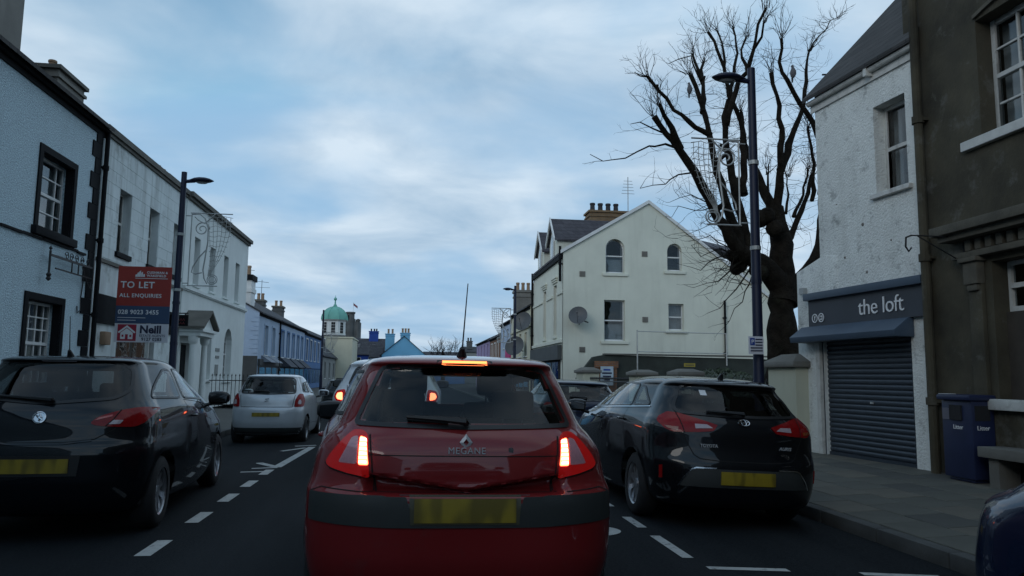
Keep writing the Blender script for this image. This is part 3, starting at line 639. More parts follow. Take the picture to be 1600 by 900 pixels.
# --- railings with planters before the white building
rl = thing('iron_railing', (-5.3, 28, 0.1), 'black iron railings with hanging flower boxes before the white building', 'railing')
rx = -5.35; m = MB()
pts = [(-6.9, 27.3), (rx, 27.3), (rx, 32.6)]
for z in (1.08, 0.25): m.tube([(p[0], p[1], z) for p in pts], .018, 6)
m.build('rail', M_iron, rl)
bm_ = MB(); bm_.tube([(0, 0, 0), (0, 0, 1.1)], .011, 6); bm_.lathe([(.011, 1.1), (.024, 1.13), (.0, 1.2)], 6); o = bm_.build('bar', M_iron); bar_mesh = o.data; bpy.data.objects.remove(o)
for i in range(12):
    o = link('bar', bar_mesh, rl); o.location = (-6.8 + i * .13, 27.3, .12)
for i in range(40):
    o = link('bar', bar_mesh, rl); o.location = (rx, 27.3 + i * .135, .12)
m = MB()
for i in range(3): m.box(-6.9, rx - .1, 27.45 + i * .02, 32.4, .1 + 0.0 * i, .14)
m.build('plinth', M_kerb, rl)
def leaves(m, c, r, n, size, rg, squash=1.0):
    for _ in range(n):
        while True:
            p = Vector((rg.uniform(-1, 1), rg.uniform(-1, 1), rg.uniform(-1, 1)))
            if 0.15 < p.length < 1: break
        p = Vector((p.x * r[0], p.y * r[1], p.z * r[2])) + Vector(c)
        a = Vector((rg.gauss(0, 1), rg.gauss(0, 1), rg.gauss(0, 1))).normalized(); b_ = a.orthogonal().normalized(); s = size * rg.uniform(.6, 1.3)
        m.poly([p - a * s, p + b_ * s * .5, p + a * s, p - b_ * s * .5])
for i, yy in enumerate((28.5, 30.4, 32.0)):
    pl = thing('flower_box', (rx, yy, .75), ('dark planter box on the railings nearest the porch', 'middle dark planter box hooked on the railings', 'dark planter box at the far end of the railings')[i], 'planter', 'planters on the railings')
    m = MB(); m.box(rx + .03, rx + .2, yy - .3, yy + .3, .78, .95); m.build('box', M_black, pl)
    m = MB(); leaves(m, (rx + .12, yy, 1.03), (.14, .33, .13), 130, .04, rnd); tag(m.build('foliage', M_leaf, pl), kind='stuff')
# ------------------------------------------------------------------ terrace further down on the left
T8 = T_left(-8.2)
def awning(root, T, u0, u1, z0, z1, out_, mat):
    m = MB(); m.prism([T(u0, z1, 0.01), T(u1, z1, 0.01), T(u1, z0, out_), T(u0, z0, out_)], (0, 0, -.03))
    for u in (u0, u1 - .03): m.prism([T(u, z1, .01), T(u, z0, out_), T(u, z0 - .02, .02)], T(.03, 0, 0) - T(0, 0, 0))
    return m.build('awning', mat, root)
M_awn = pm('striped_grey_awning', (0.25, 0.28, 0.33), 0.8, 0.2, 3); M_awn2 = pm('dark_awning', (0.05, 0.06, 0.08), 0.8, 0.2, 3)
M_shopfront = pm('dark_shopfront', (0.055, 0.06, 0.06), 0.6, 0.2, 2)
def terrace(name, label, u0, u1, ze, zr, wallm, roofm, wins, trim, shop=None, sillm=None, depth_w=6.4, T=T8, X=-8.2, winw=0.95, zw=(2.35, 4.0), rows=(1, 1), gwins=(), gm=None):
    r = thing(name, (X, (u0 + u1) / 2, 0.1), label, 'house')
    holes = [(u - winw / 2, u + winw / 2, zw[0], zw[1]) for u in wins] + list(gwins)
    m = MB(); facade(m, T, u0, u1, 0, ze, holes, 0.12); m.build('wall', wallm, r)
    s_ = 1 if X < 0 else -1
    x0, x1 = sorted((X, X - s_ * depth_w)); shell(r, x0, x1, u0, u1, ze, wallm, ('E',) if X < 0 else ('W',), 'side_wall')
    for h in holes:
        window(r, T, h, 0.12, (1,), rows, M_trim, 0.07, .04, 0.06, M_trim)
        e = 0.1; q = MB(); a, b, c, d = h[:4]
        if trim:
            q.tbox(T, a - e, a, c, d + e, 0.002, 0.035); q.tbox(T, b, b + e, c, d + e, 0.002, 0.035); q.tbox(T, a, b, d, d + e, 0.002, 0.035); q.build('surround', trim, r)
    gable_roof(r, x0, x1, u0 + .02, u1 - .02, ze, zr, roofm, 0.2, 'Y', .08, gm or wallm)
    gutter(r, T, u0, u1, ze - .05, 0.02, .06)
    if shop:
        m = MB(); m.tbox(T, u0 + .2, u1 - .2, 0.15, 1.75, 0.002, 0.05); so = m.build('shopfront', shop, r)
        m = MB(); m.tbox(T, u0 + .1, u1 - .1, 1.75, 2.1, 0.002, 0.14); m.build('fascia', shop, r)
        k = max(2, int((u1 - u0) / 2)); st = (u1 - u0 - .6) / k
        for i in range(k):
            m = MB(); m.tbox(T, u0 + .4 + i * st, u0 + .4 + i * st + st * .8, .55, 1.65, 0.055, 0.065); m.build('shop_pane', M_wglass, so)
    return r
b4 = terrace('gabled_shop', 'pale blue gabled shop with white chimney just past the white building', 42.0, 48.2, 4.62, 6.35, M_paleblue, M_slate, (44.1, 46.4), M_paleblue, M_shopfront)
for i in range(9):                                      # raised quoins on the gable end
    q = MB(); wd = .42 if i % 2 else .28; q.box(-8.2 - wd, -8.198, 41.97, 41.999, 2.4 + i * .24, 2.4 + i * .24 + .2); q.build('quoin', M_paleblue, b4)
m = MB(); m.box(-14.6, -8.195, 41.96, 41.995, 0.1, 2.25); m.build('base_band', M_shopfront, b4)
for (u0, u1) in ((43.0, 44.8), (45.0, 46.8)): awning(b4, T8, u0, u1, 1.95, 2.3, .55, M_awn)
chimney(b4, -9.95, -8.75, 42.2, 43.3, 5.0, 6.35, M_trim, [(-9.7, 42.7), (-9.35, 42.7), (-9.0, 42.7)], M_terra, M_black, .3, .55, .12)
b5 = terrace('terraced_shop', 'pale grey blue terraced shop with five blue upper windows and awnings', 48.2, 59.6, 4.62, 6.35, M_paleblue, M_slate, (49.6, 51.8, 54.0, 56.2, 58.2), M_blue, M_shopfront)
pipe(b5, T8, 48.25, .1, 4.5, .08, .05)
for (u0, u1) in ((49.0, 52.0), (52.6, 55.4), (56.0, 58.8)): awning(b5, T8, u0, u1, 1.75, 2.35, .7, M_awn2)
chimney(b5, -11.8, -11.2, 53.6, 54.6, 5.8, 6.85, M_stone, [(-11.65, 54.1), (-11.35, 54.1)], M_blackpot)
for xa, ya, za in ((-11.5, 53.9, 7.4), (-11.5, 59.2, 7.2)):
    m = MB(); m.tube([(xa, ya, za - .6), (xa, ya, za + 1.2)], .02, 5); m.tube([(xa - .6, ya, za + 1.1), (xa + .5, ya, za + 1.0)], .015, 4); m.tube([(xa - .5, ya - .2, za + .6), (xa + .6, ya, za + .6)], .012, 4); m.build('aerial', M_iron, b5)
chimney(b5, -11.8, -11.2, 58.6, 59.6, 5.8, 6.7, M_stone, [(-11.65, 59), (-11.35, 59)], M_terra)
b6 = terrace('blue_terraced_house', 'mid blue terraced house with four white framed upper windows', 59.6, 70.2, 4.5, 6.1, M_blue, M_slate, (61, 63.4, 65.8, 68.4), M_trim, M_blue)
chimney(b6, -11.9, -11.1, 66.2, 67.4, 5.6, 6.9, M_stone, [(-11.7, 66.8), (-11.3, 66.8)], M_terra)
b7 = terrace('grey_terraced_house', 'low grey terraced house with slate roof below the domed tower', 71.0, 98, 3.1, 6.0, M_greyr, M_slate, (74, 78, 82, 86, 90, 94), M_greyr, None, winw=1.1, zw=(.9, 2.4))
# --- domed tower
dt = thing('domed_tower', (-8.6, 86, 0), 'white octagonal tower with green copper dome and finial', 'tower')
cx_, cy_ = -8.72, 86.5; R8 = 1.32
m = MB(); m.box(-9.4, -6.5, 84.2, 92, 0, 5.2); m.box(-9.5, -6.4, 84.1, 92.1, 5.2, 5.35); m.build('base_block', M_cream, dt)
oct_ = lambda r, z: [Vector((cx_ + r * cos(pi / 8 + k * pi / 4), cy_ + r * sin(pi / 8 + k * pi / 4), z)) for k in range(8)]
m = MB(); m.prism(oct_(R8, 5.35), (0, 0, 1.95)); m.build('drum', M_trim, dt)
m = MB(); m.prism(oct_(R8 + .1, 5.3), (0, 0, .3)); m.build('plinth', M_stone, dt)
m = MB(); m.prism(oct_(R8 + .18, 7.2), (0, 0, .13)); m.build('cornice', M_greyr, dt)
for k in range(8):
    a = k * pi / 4 + pi / 4; d = Vector((cos(a), sin(a), 0)); t = Vector((-sin(a), cos(a), 0)); c = Vector((cx_, cy_, 0)) + d * (R8 * cos(pi / 8))
    T_ = lambda u, z, n, c=c, t=t, d=d: c + t * u + d * n + Vector((0, 0, z))
    m = MB(); m.tbox(T_, -.26, .26, 5.75, 7.05, 0.002, 0.04); wf = m.build('window', M_trim, dt)
    for i in range(2):
        for j in range(4):
            m = MB(); m.tbox(T_, -.21 + i * .215, -.01 + i * .215, 5.8 + j * .31, 6.08 + j * .31, 0.041, 0.05); m.build('pane', M_dark, wf)
m = MB(); prof = [(1.52 * cos(q), 7.33 + 1.5 * sin(q)) for q in [pi / 2 * i / 9 for i in range(9)]] + [(.16, 8.9), (.12, 9.05)]
m.lathe(prof, 8, (cx_, cy_, 0), Matrix.Rotation(pi / 8, 3, 'Z')); m.build('dome', M_copper, dt)
for k in range(8):
    m = MB(); a = pi / 8 + k * pi / 4; m.tube([(cx_ + (r + .01) * cos(a), cy_ + (r + .01) * sin(a), z) for r, z in prof], .04, 5); m.build('rib', M_copper, dt)
m = MB(); m.lathe([(.2, 8.85), (.09, 9.1), (.07, 9.5), (.16, 9.6), (.18, 9.72), (.1, 9.85), (.03, 9.9), (.02, 10.1)], 10, (cx_, cy_, 0)); autosmooth(m.build('finial', M_copper, dt))
# --- castle tower
ct = thing('castle_tower', (-10.5, 131, 0), 'dark grey stone castle tower with round turret and flag', 'tower')
m = MB(); m.box(-12.2, -9.0, 130, 135, 0, 10.2)
for i in range(5): m.box(-12.2 + i * .7, -12.2 + i * .7 + .4, 130, 130.4, 10.2, 10.6)
m.build('keep', M_stone, ct)
for (x, r, z1) in ((-10.5, .66, 11.75), (-9.25, .34, 10.5), (-12.1, .34, 10.5)):
    m = MB(); m.lathe([(r, 0), (r, z1 - .35), (r * 1.2, z1 - .25), (r * 1.2, z1), (r * .9, z1)], 14, (x, 130.2, 0)); m.build('turret', M_stone, ct)
m = MB(); m.box(-10.9, -10.7, 129.5, 129.56, 10.4, 11.2); m.build('slit_window', M_dark, ct)
m = MB(); m.tube([(-10.1, 130.2, 11.7), (-10.1, 130.2, 13.4)], .03, 6); m.build('flagpole', M_trim, ct)
m = MB(); k = 6
for i in range(k): m.poly([(-10.1 + .12 * i, 130.2 + .05 * sin(i), 13.3 - .09 * i), (-10.1 + .12 * (i + 1), 130.2 + .05 * sin(i + 1), 13.3 - .09 * (i + 1)), (-10.1 + .12 * (i + 1), 130.2 + .05 * sin(i + 1), 12.9 - .09 * (i + 1)), (-10.1 + .12 * i, 130.2 + .05 * sin(i), 12.9 - .09 * i)])
m.build('flag', pm('flag_cloth', (0.25, 0.1, 0.12), .8, .6, 6), ct)
# --- houses closing the street
def endhouse(name, label, x0, x1, y0, y1, ze, zr, wallm, roofm, axis, wins=(), trim=None):
    r = thing(name, ((x0 + x1) / 2, (y0 + y1) / 2, 0), label, 'house'); T = T_front(y0)
    holes = [(u - .45, u + .45, z, z + 1.3) for u, z in wins]
    m = MB(); facade(m, T, x0, x1, 0, ze, holes, .1); m.build('wall', wallm, r); shell(r, x0, x1, y0, y1, ze, wallm, ('S',), 'side_wall')
    for h in holes: window(r, T, h, .1, (1,), (1, 1), M_trim, .08, .04, .08)
    gable_roof(r, x0, x1, y0, y1, ze, zr, roofm, .25, axis, .08, wallm); return r
e1 = endhouse('deep_blue_house', 'deep blue house with blue chimney and rooflights at the end of the street', -9.5, -3.2, 100, 106, 3.95, 6.0, M_darkblue, M_slate, 'X', [(-7, 2.2), (-5.2, 2.2)])
chimney(e1, -5.75, -4.55, 102.4, 103.4, 5.2, 6.95, M_darkblue, [(-5.5, 103), (-5.1, 103), (-4.8, 103)], M_blackpot, M_darkblue, .1, .35, .12)
for xx in (-7.2, -5.3):
    m = MB(); m.prism([(xx - .3, 100.9, 4.72), (xx + .3, 100.9, 4.72), (xx + .5, 101.7, 5.28), (xx - .1, 101.7, 5.28)], (0, -.02, .08)); m.build('rooflight', M_wglass, e1)
e2 = endhouse('sky_blue_house', 'light sky blue gabled house with two blue chimneys at the street end', -3.6, 1.6, 92, 99, 3.7, 5.9, M_sky_blue, M_slate2, 'Y', [(-1.6, 2.2)])
chimney(e2, -1.45, -.3, 92.1, 92.9, 4.8, 6.25, M_sky_blue, [(-1.2, 92.5), (-.85, 92.5), (-.5, 92.5)], M_terra, M_sky_blue, .1, .55, .14)
e3 = endhouse('blue_gabled_outbuilding', 'pale blue house with its chimney left of the sky blue gable', -5.2, -3.7, 96, 99, 3.6, 5.0, M_paleblue, M_slate, 'X')
chimney(e3, -3.35, -2.23, 95.6, 96.4, 3.5, 6.3, M_sky_blue, [(-3.0, 96), (-2.5, 96)], M_terra, M_sky_blue, .1, .6, .14)
e4 = endhouse('far_grey_house', 'small grey house far off beside the bare far tree', 7.6, 9.6, 112, 118, 4.8, 5.6, M_greyr, M_slate, 'X')
chimney(e4, 8.1, 8.9, 113, 114, 5.2, 6.3, M_stone, [(8.3, 113.5), (8.7, 113.5)], M_blackpot)
# terrace closing the gap lower down behind the cars
e5 = endhouse('far_blue_terrace', 'low far blue terrace partly hidden by the red car', 1.7, 7.5, 108, 113, 3.4, 4.6, M_blue, M_slate, 'X', [(3.5, 1.6), (5.5, 1.6)])

# ------------------------------------------------------------------ right side, far terrace
TRf = T_right(6.6)
c1 = terrace('lilac_house', 'lilac house with slate roof far down on the right', 64.6, 78, 4.5, 6.0, pm('lilac_render', (0.33, 0.27, 0.45), .85, .08, 1), M_slate, (66.5, 69.5, 72.5, 75.5), None, None, T=TRf, X=6.6, zw=(2.4, 4.1), winw=.9)
c2 = terrace('orange_brick_house', 'orange brick house between the lilac house and the street lamp', 56.6, 64.6, 4.4, 5.9, M_obrick, M_slate, (58.5, 60.6, 62.8), M_trim, M_shopfront, T=TRf, X=6.6, zw=(2.4, 3.9))
c3 = terrace('pink_shop', 'narrow shop with bright pink ground floor', 50.6, 56.6, 5.1, 6.4, M_paleblue, M_slate, (52.5, 54.8), None, None, T=TRf, X=6.6, zw=(3.3, 4.6))
M_pink = pm('magenta_paint', (0.5, 0.012, 0.16), .6, .08, 2)
m = MB(); m.tbox(TRf, 50.6, 53.2, .1, 3.4, .002, .08); m.build('pink_front', M_pink, c3)
c4 = terrace('cream_house', 'cream house with white chimney stack beside the white corner building', 42.3, 50.6, 5.35, 7.0, M_cream, M_slate, (44, 46.3, 48.6), None, M_shopfront, T=TRf, X=6.6, zw=(2.5, 3.9))
m = MB(); m.tbox(TRf, 42.3, 50.6, 4.1, 4.2, .002, .1); m.build('string_course', M_cream, c4)
chimney(c4, 6.8, 8.6, 50.0, 51.2, 5, 6.95, M_cement, [(7.0 + i * .36, 50.5) for i in range(5)], M_terra, M_cement, .15, .55, .13)
def dish(root, c, r, dirv, mat=None):
    d = Vector(dirv).normalized(); q = d.to_track_quat('Z', 'Y').to_matrix(); m = MB()
    m.lathe([(r * t_, .28 * r * t_ * t_) for t_ in (0.02, .25, .5, .75, 1)] + [(r * .98, .28 * r - .02)], 20, Vector(c), q, False)
    dd = autosmooth(m.build('dish', mat or M_dish, root)); m = MB(); c = Vector(c)
    low = q @ Vector((0, -r * .8, .2 * r)); low2 = q @ Vector((0, r * .8, .2 * r)); lw = low if low.z < low2.z else low2
    m.tube([c + lw, c + d * r * .95], .015, 5); m.lathe([(.035, -.04), (.035, .06)], 8, c + d * r * .95, q); m.build('feed_arm', M_dish, dd)
    m = MB(); m.tube([c, c - d * .15 + Vector((0, 0, -.1)), c - d * .3 + Vector((0, 0, -.25))], .025, 6); m.build('bracket', M_iron, dd)
# --- white corner building
cw = thing('white_corner_building', (10, 37, 0.1), 'large ivory white corner building with gable, arched attic windows and dormers', 'building')
TG = T_front(33.0)
GX0, GX1 = 6.62, 16.4; gh = [(8.58, 9.46, 6.02, 7.6, .44), (11.47, 12.17, 6.2, 7.48, .35), (8.5, 9.46, 2.95, 4.8), (11.5, 12.22, 3.48, 4.7)]
apx, apz, ezl, ezr = 10.6, 9.3, 6.9, 5.0
m = MB(); us = sorted({GX0, GX1, apx, *[h[0] for h in gh], *[h[1] for h in gh]})
facade(m, TG, GX0, GX1, 0, 5.0, [h for h in gh if h[3] < 5], .17)
topz = lambda x: ezl + (apz - ezl) * (x - GX0) / (apx - GX0) if x < apx else apz - (apz - ezr) * (x - apx) / (GX1 - apx)
up = [h for h in gh if h[2] > 5]; RV = .17
for i in range(len(us) - 1):
    a, b = us[i], us[i+1]; hh = [h for h in up if h[0] <= a and h[1] >= b]
    if hh:
        h = hh[0]; m.poly([TG(a, 5, 0), TG(b, 5, 0), TG(b, h[2], 0), TG(a, h[2], 0)]); m.poly([TG(a, h[3], 0), TG(b, h[3], 0), TG(b, topz(b), 0), TG(a, topz(a), 0)])
    else: m.poly([TG(a, 5, 0), TG(b, 5, 0), TG(b, topz(b), 0), TG(a, topz(a), 0)])
for h in up:
    a, b, c, d, rise = h
    for (p, q) in (((a, c), (a, d - rise)), ((b, c), (b, d - rise)), ((a, c), (b, c))): m.poly([TG(*p, 0), TG(*q, 0), TG(*q, -RV), TG(*p, -RV)])
    k = 12; um = (a + b) / 2; arc = [(um - (b - a) / 2 * cos(pi * i / k), d - rise + rise * sin(pi * i / k)) for i in range(k + 1)]
    for i in range(k):
        p, q = arc[i], arc[i+1]; m.poly([TG(p[0], p[1], 0), TG(q[0], q[1], 0), TG(q[0], d, 0), TG(p[0], d, 0)]); m.poly([TG(*p, 0), TG(*q, 0), TG(*q, -RV), TG(*p, -RV)])
m.build('gable_wall', M_gable, cw)
MB().poly([(6.62, 41.15, 4.9), (16.4, 41.15, 4.9), (apx, 41.15, apz)]).poly([(6.62, 41.15, 4.9), (6.62, 41.15, 6.8), (apx, 41.15, apz)]).build('rear_gable', M_gable, cw)
for h in gh: window(cw, TG, h, .17, (1,), (1, 1), M_trim, .06, .03, .13, M_gable, curtain=0.9 if h[2] < 5 and h[0] > 10 else 0.12, sill_ext=.16, blind=.0)
for h in gh[:1] + gh[2:3]:
    m = MB(); m.tbox(TG, h[0] + .05, h[1] - .05, h[2] + .05, h[2] + (h[3] - h[2]) * .42, -.32, -.3); m.build('blind', M_curtain, cw)
m = MB()                                               # verge boards along the gable
for (a, b) in ((GX0 - .12, apx), (GX1 + .1, apx)):
    za, zb = topz(max(GX0, min(GX1, a))) - .05, apz
    m.prism([TG(a, za, 0.002), TG(b, zb, 0.002), TG(b, zb + .16, 0.002), TG(a, za + .16, 0.002)], (0, -.1, 0))
m.build('verge', M_trim, cw)
TS = T_right(6.6); sh = [(34.4, 35.15, 3.2, 5.6), (37.2, 37.95, 3.2, 5.6)]
m = MB(); facade(m, TS, 33.01, 41.2, 0, 6.75, sh, .14); m.build('street_wall', M_gable, cw)
shell(cw, 6.6, 16.4, 33.0, 41.2, 5.0, M_gable, ('S', 'W'), 'rear_wall')
for h in sh:
    window(cw, TS, h, .14, (1,), (1, 1), M_trim, .06, .03, .1, M_gable)
    for j in range(3):
        m = MB(); m.tbox(TS, h[0] - .18 - .03 * j, h[1] + .18 + .03 * j, h[3] + .1 + .09 * j, h[3] + .17 + .09 * j, .002, .06 + .03 * j); m.build('hood_mould', M_gable, cw)
for z, hh, n_ in ((2.85, .14, .1), (5.05, .1, .06), (6.62, .18, .12)):
    m = MB(); 
    segs = [(33.0, 41.2)] if not (4.9 < z < 5.2) else [(33.0, 34.2), (35.35, 37.0), (38.15, 41.2)]
    for (a, b) in segs: MB().tbox(TS, a, b, z, z + hh, .002, n_).build('band', M_gable if z < 6 else M_black, cw)
pipe(cw, TS, 41.1, .1, 7, .09, .06); pipe(cw, TS, 33.12, 5.6, 7.2, .1, .06, None, 1)
m = MB(); m.tbox(TS, 33.1, 41.0, 2.1, 2.75, .002, .2); m.build('fascia', M_shopfront, cw)
m = MB(); m.tbox(TS, 33.4, 40.8, .1, 2.1, .002, .04); so = m.build('shopfront', M_dark, cw)
for i in range(4):
    m = MB(); m.tbox(TS, 33.7 + i * 1.75, 35.2 + i * 1.75, .5, 2.0, .045, .055); m.build('shop_pane', M_wglass, so)
m = MB(); m.prism([(6.5, 33.02, 6.85), (apx, 33.02, apz + .02), (apx, 41.3, apz + .02), (6.5, 41.3, 6.85)], (0, 0, .1)); m.build('roof', M_purple_slate, cw)
m = MB(); m.prism([(16.5, 33.02, 4.95), (apx, 33.02, apz + .02), (apx, 41.3, apz + .02), (16.5, 41.3, 4.95)], (0, 0, .1)); m.build('roof', M_purple_slate, cw)
m = MB(); m.prism([(12.0, 36, 8.6), (18.5, 36, 6.9), (18.5, 40, 8.4), (12.0, 40, 8.8)], (0, 0, .1)); m.build('rear_roof', M_purple_slate, cw)
m = MB(); m.box(12.5, 18.4, 36.2, 41, 0, 6.9); m.build('rear_wing', M_gable, cw)
for (yc, zt) in ((35.2, 8.75), (38.7, 8.75)):
    m = MB(); w2 = .95; d0 = .02
    pts = [(6.58, yc - w2, 6.8), (6.58, yc + w2, 6.8), (6.58, yc + w2, 7.75), (6.58, yc, zt), (6.58, yc - w2, 7.75)]
    m.prism(pts, (2.2, 0, 0)); dm = m.build('dormer', M_gable, cw)
    m = MB()
    for s_ in (-1, 1): m.prism([(6.45, yc + s_ * (w2 + .15), 7.65), (6.45, yc, zt + .06), (10.2, yc, zt + .06), (8.9, yc + s_ * (w2 + .15), 7.65)], (0, 0, .08))
    m.build('dormer_roof', M_purple_slate, dm)
    m = MB()
    for s_ in (-1, 1): m.prism([(6.44, yc + s_ * (w2 + .17), 7.6), (6.44, yc, zt + .02), (6.44, yc, zt + .2), (6.44, yc + s_ * (w2 + .17), 7.78)], (-.06, 0, 0))
    m.build('dormer_verge', M_trim, dm)
    k = 10; pts = [(6.56, yc - .36, 6.95), (6.56, yc + .36, 6.95)] + [(6.56, yc + .36 * cos(pi * i / k), 7.75 + .36 * sin(pi * i / k)) for i in range(k + 1)]
    m = MB(); m.prism(pts, (-.04, 0, 0)); wf = m.build('dormer_window', M_trim, dm)
    pts = [(6.51, yc - .29, 7.03), (6.51, yc + .29, 7.03)] + [(6.51, yc + .29 * cos(pi * i / k), 7.75 + .29 * sin(pi * i / k)) for i in range(k + 1)]
    m = MB(); m.prism(pts, (-.015, 0, 0)); m.build('pane', M_wglass, wf)
chimney(cw, 8.95, 11.0, 37.6, 38.7, 8.4, 9.85, M_ybrick, [(9.2 + i * .42, 38.1) for i in range(4)], M_blackpot, M_ybrick, .1, .48, .15)
for (x, z) in ((10.4, 6.95), (10.4, 3.95), (7.5, 5.95), (7.5, 2.55)):
    m = MB(); m.tbox(TG, x - .13, x + .13, z - .12, z + .12, .002, .03)
    for j in range(4): m.tbox(TG, x - .1, x + .1, z - .09 + j * .05, z - .06 + j * .05, .03, .045)
    m.build('air_vent', M_cement, cw)
pipe(cw, TG, 14.15, 0.1, 4.9, .09, .05)
m = MB(); m.tube([(11.1, 38, 9.9), (11.1, 38, 11.9)], .025, 5); 
for j in range(5): m.tube([(10.75 + .03 * j, 38, 11.0 + j * .17), (11.45 - .03 * j, 38, 11.0 + j * .17)], .012, 4)
m.build('aerial', M_galv, cw)
sdish = [('large grey satellite dish on the ivory gable end', (7.22, 32.55, 4.0), .42, (-.35, -.9, .35)), ('dark satellite dish high on the cream house front', (6.15, 41.8, 4.35), .55, (-.6, -.75, .3)), ('dark satellite dish low beside the pink shop front', (6.0, 44.0, 3.05), .6, (-.5, -.8, .3))]
for lb, c, r, d in sdish:
    s_ = thing('satellite_dish', c, lb, 'dish', 'satellite dishes'); dish(s_, c, r, d)
    m = MB(); m.tube([Vector(c) + Vector((0, .1, -.1)), Vector(c) + Vector((.5, .25, -.25))], .03, 6); m.build('wall_arm', M_iron, s_)
# --- side yard wall, lean-to and pipes before the gable
yw = thing('yard_wall', (11, 31.8, 0.1), 'dark ivy covered yard wall with sloped left end before the ivory gable', 'wall')
m = MB(); m.prism([(7.0, 31.8, 0), (16.5, 31.8, 0), (16.5, 31.8, 2.2), (8.2, 31.8, 2.3), (7.7, 31.8, 2.2), (7.3, 31.8, 1.7), (7.0, 31.8, 1.3)], (0, .3, 0)); m.build('wall_body', pm('dark_green_render', (0.035, 0.042, 0.036), .9, .3, 1.5, .4, 20), yw)
m = MB(); m.box(8.2, 16.5, 31.7, 32.15, 2.3, 2.36); m.build('coping', M_coping, yw)
m = MB(); leaves(m, (13.3, 31.6, 1.0), (1.9, .3, .8), 2600, .09, rnd); leaves(m, (11.2, 31.65, .9), (1.2, .2, .5), 700, .08, rnd); tag(m.build('ivy', M_leaf, yw), kind='stuff')
m = MB(); m.box(7.75, 8.75, 31.55, 31.8, 1.75, 2.02); m.box(7.8, 8.7, 31.6, 31.8, 0.6, 1.75); m.build('brick_pier', M_obrick, yw)
ps = thing('poster_board', (8.22, 31.5, 1.1), 'small pale blue notice board on the orange brick pier', 'sign')
m = MB(); m.box(7.95, 8.5, 31.45, 31.5, 1.0, 1.8); pb = m.build('board', pm('pale_notice', (.42, .5, .56), .6, .1, 3), ps)
for i, wd in enumerate((.3, .42, .36, .25)):
    m = MB(); m.box(8.22 - wd / 2, 8.22 + wd / 2, 31.44, 31.449, 1.62 - i * .14, 1.69 - i * .14); m.build('print_line', M_ink if i else M_darkblue, pb)
yp = thing('warning_plate', (11.9, 31.45, 1.9), 'small yellow plate on the ivy covered yard wall', 'sign')
m = MB(); m.box(11.62, 12.12, 31.42, 31.45, 1.83, 1.98); pl_ = m.build('plate', pm('yellow_plate', (.32, .25, .03), .5, .1, 3), yp)
m = MB(); m.box(11.68, 12.06, 31.412, 31.419, 1.89, 1.92); m.build('print_line', M_ink, pl_)
pf = thing('pipe_frame', (11.5, 31, 1.5), 'thin galvanised pipe frame standing above the dark yard wall', 'frame')
MB().tube([(9.57, 31.5, 1.6), (9.57, 31.5, 3.38)], .03, 6).build('post', M_galv, pf); MB().tube([(13.58, 31.5, 1.9), (13.58, 31.5, 3.32)], .03, 6).build('post', M_galv, pf)
for z in (3.32, 2.45):
    m = MB(); m.tube([(9.57, 31.5, z), (13.58, 31.5, z - .03)], .022, 6); m.build('rail', M_galv, pf)
# --- front wall with piers and spiked railings
fwx = 6.5
def pier(label, x0, x1, y0, y1, h, cap=.18):
    p = thing('gate_pier', ((x0 + x1) / 2, (y0 + y1) / 2, .1), label, 'pier', 'piers of the front garden wall')
    m = MB(); m.box(x0, x1, y0, y1, 0, h); bevel_obj(m.build('shaft', M_pillar, p), .015)
    m = MB(); c = .08; m.box(x0 - c, x1 + c, y0 - c, y1 + c, h, h + .1)
    b0 = [(x0 - c, y0 - c, h + .1), (x1 + c, y0 - c, h + .1), (x1 + c, y1 + c, h + .1), (x0 - c, y1 + c, h + .1)]; ix, iy = (x1 - x0) * .22, (y1 - y0) * .22
    b1_ = [(x0 + ix, y0 + iy, h + cap + .06), (x1 - ix, y0 + iy, h + cap + .06), (x1 - ix, y1 - iy, h + cap + .06), (x0 + ix, y1 - iy, h + cap + .06)]
    for i in range(4): m.poly([b0[i], b0[(i+1) % 4], b1_[(i+1) % 4], b1_[i]])
    m.poly(b1_); bevel_obj(m.build('cap', M_coping, p), .02); return p
pier('big cream pier with grey cap beside the blue grey shutter', 6.48, 7.2, 12.2, 13.2, 1.56)
pier('cream pier with flat cap second from the shutter, behind the dark hatchback', 6.48, 7.0, 17.8, 18.5, 1.4, .12)
pier('cream pier third from the shutter along the railings', 6.48, 7.0, 21.3, 22.2, 1.4, .12)
pier('cream pier farthest from the shutter, below the satellite dish', 6.48, 7.1, 28.3, 29.6, 1.5, .16)
rr = thing('spiked_railing', (fwx + .2, 20, .1), 'black spiked iron railing between the cream piers', 'railing')
m = MB(); m.box(6.6, 6.85, 13.2, 28.3, 0, .55); m.build('dwarf_wall', M_coping, rr)
m = MB(); m.tube([(6.72, 13.2, 1.2), (6.72, 28.3, 1.2)], .018, 6); m.tube([(6.72, 13.2, .7), (6.72, 28.3, .7)], .018, 6); m.build('rail', M_iron, rr)
for i in range(100):
    y = 13.32 + i * .15
    if 17.75 < y < 18.55 or 21.25 < y < 22.25: continue
    o = link('bar', bar_mesh, rr); o.location = (6.72, y, .17)
hd_ = thing('clipped_hedge', (7.4, 18, .1), 'dark hedge behind the spiked railings left of the big tree', 'hedge')
m = MB(); leaves(m, (8.2, 20.5, .8), (.9, 5.5, .75), 6000, .08, rnd); tag(m.build('foliage', M_leaf, hd_), kind='stuff')
m = MB(); 
for i in range(10): m.tube([(8.0 + rnd.uniform(-.3, .3), 15.5 + i, .1), (8.1, 15.5 + i, .9)], .03, 5)
m.build('stems', M_bark, hd_)
gr = thing('weed_tuft', (6.95, 12.7, 1.8), 'tuft of grass growing on the big cream pier', 'plant')
m = MB()
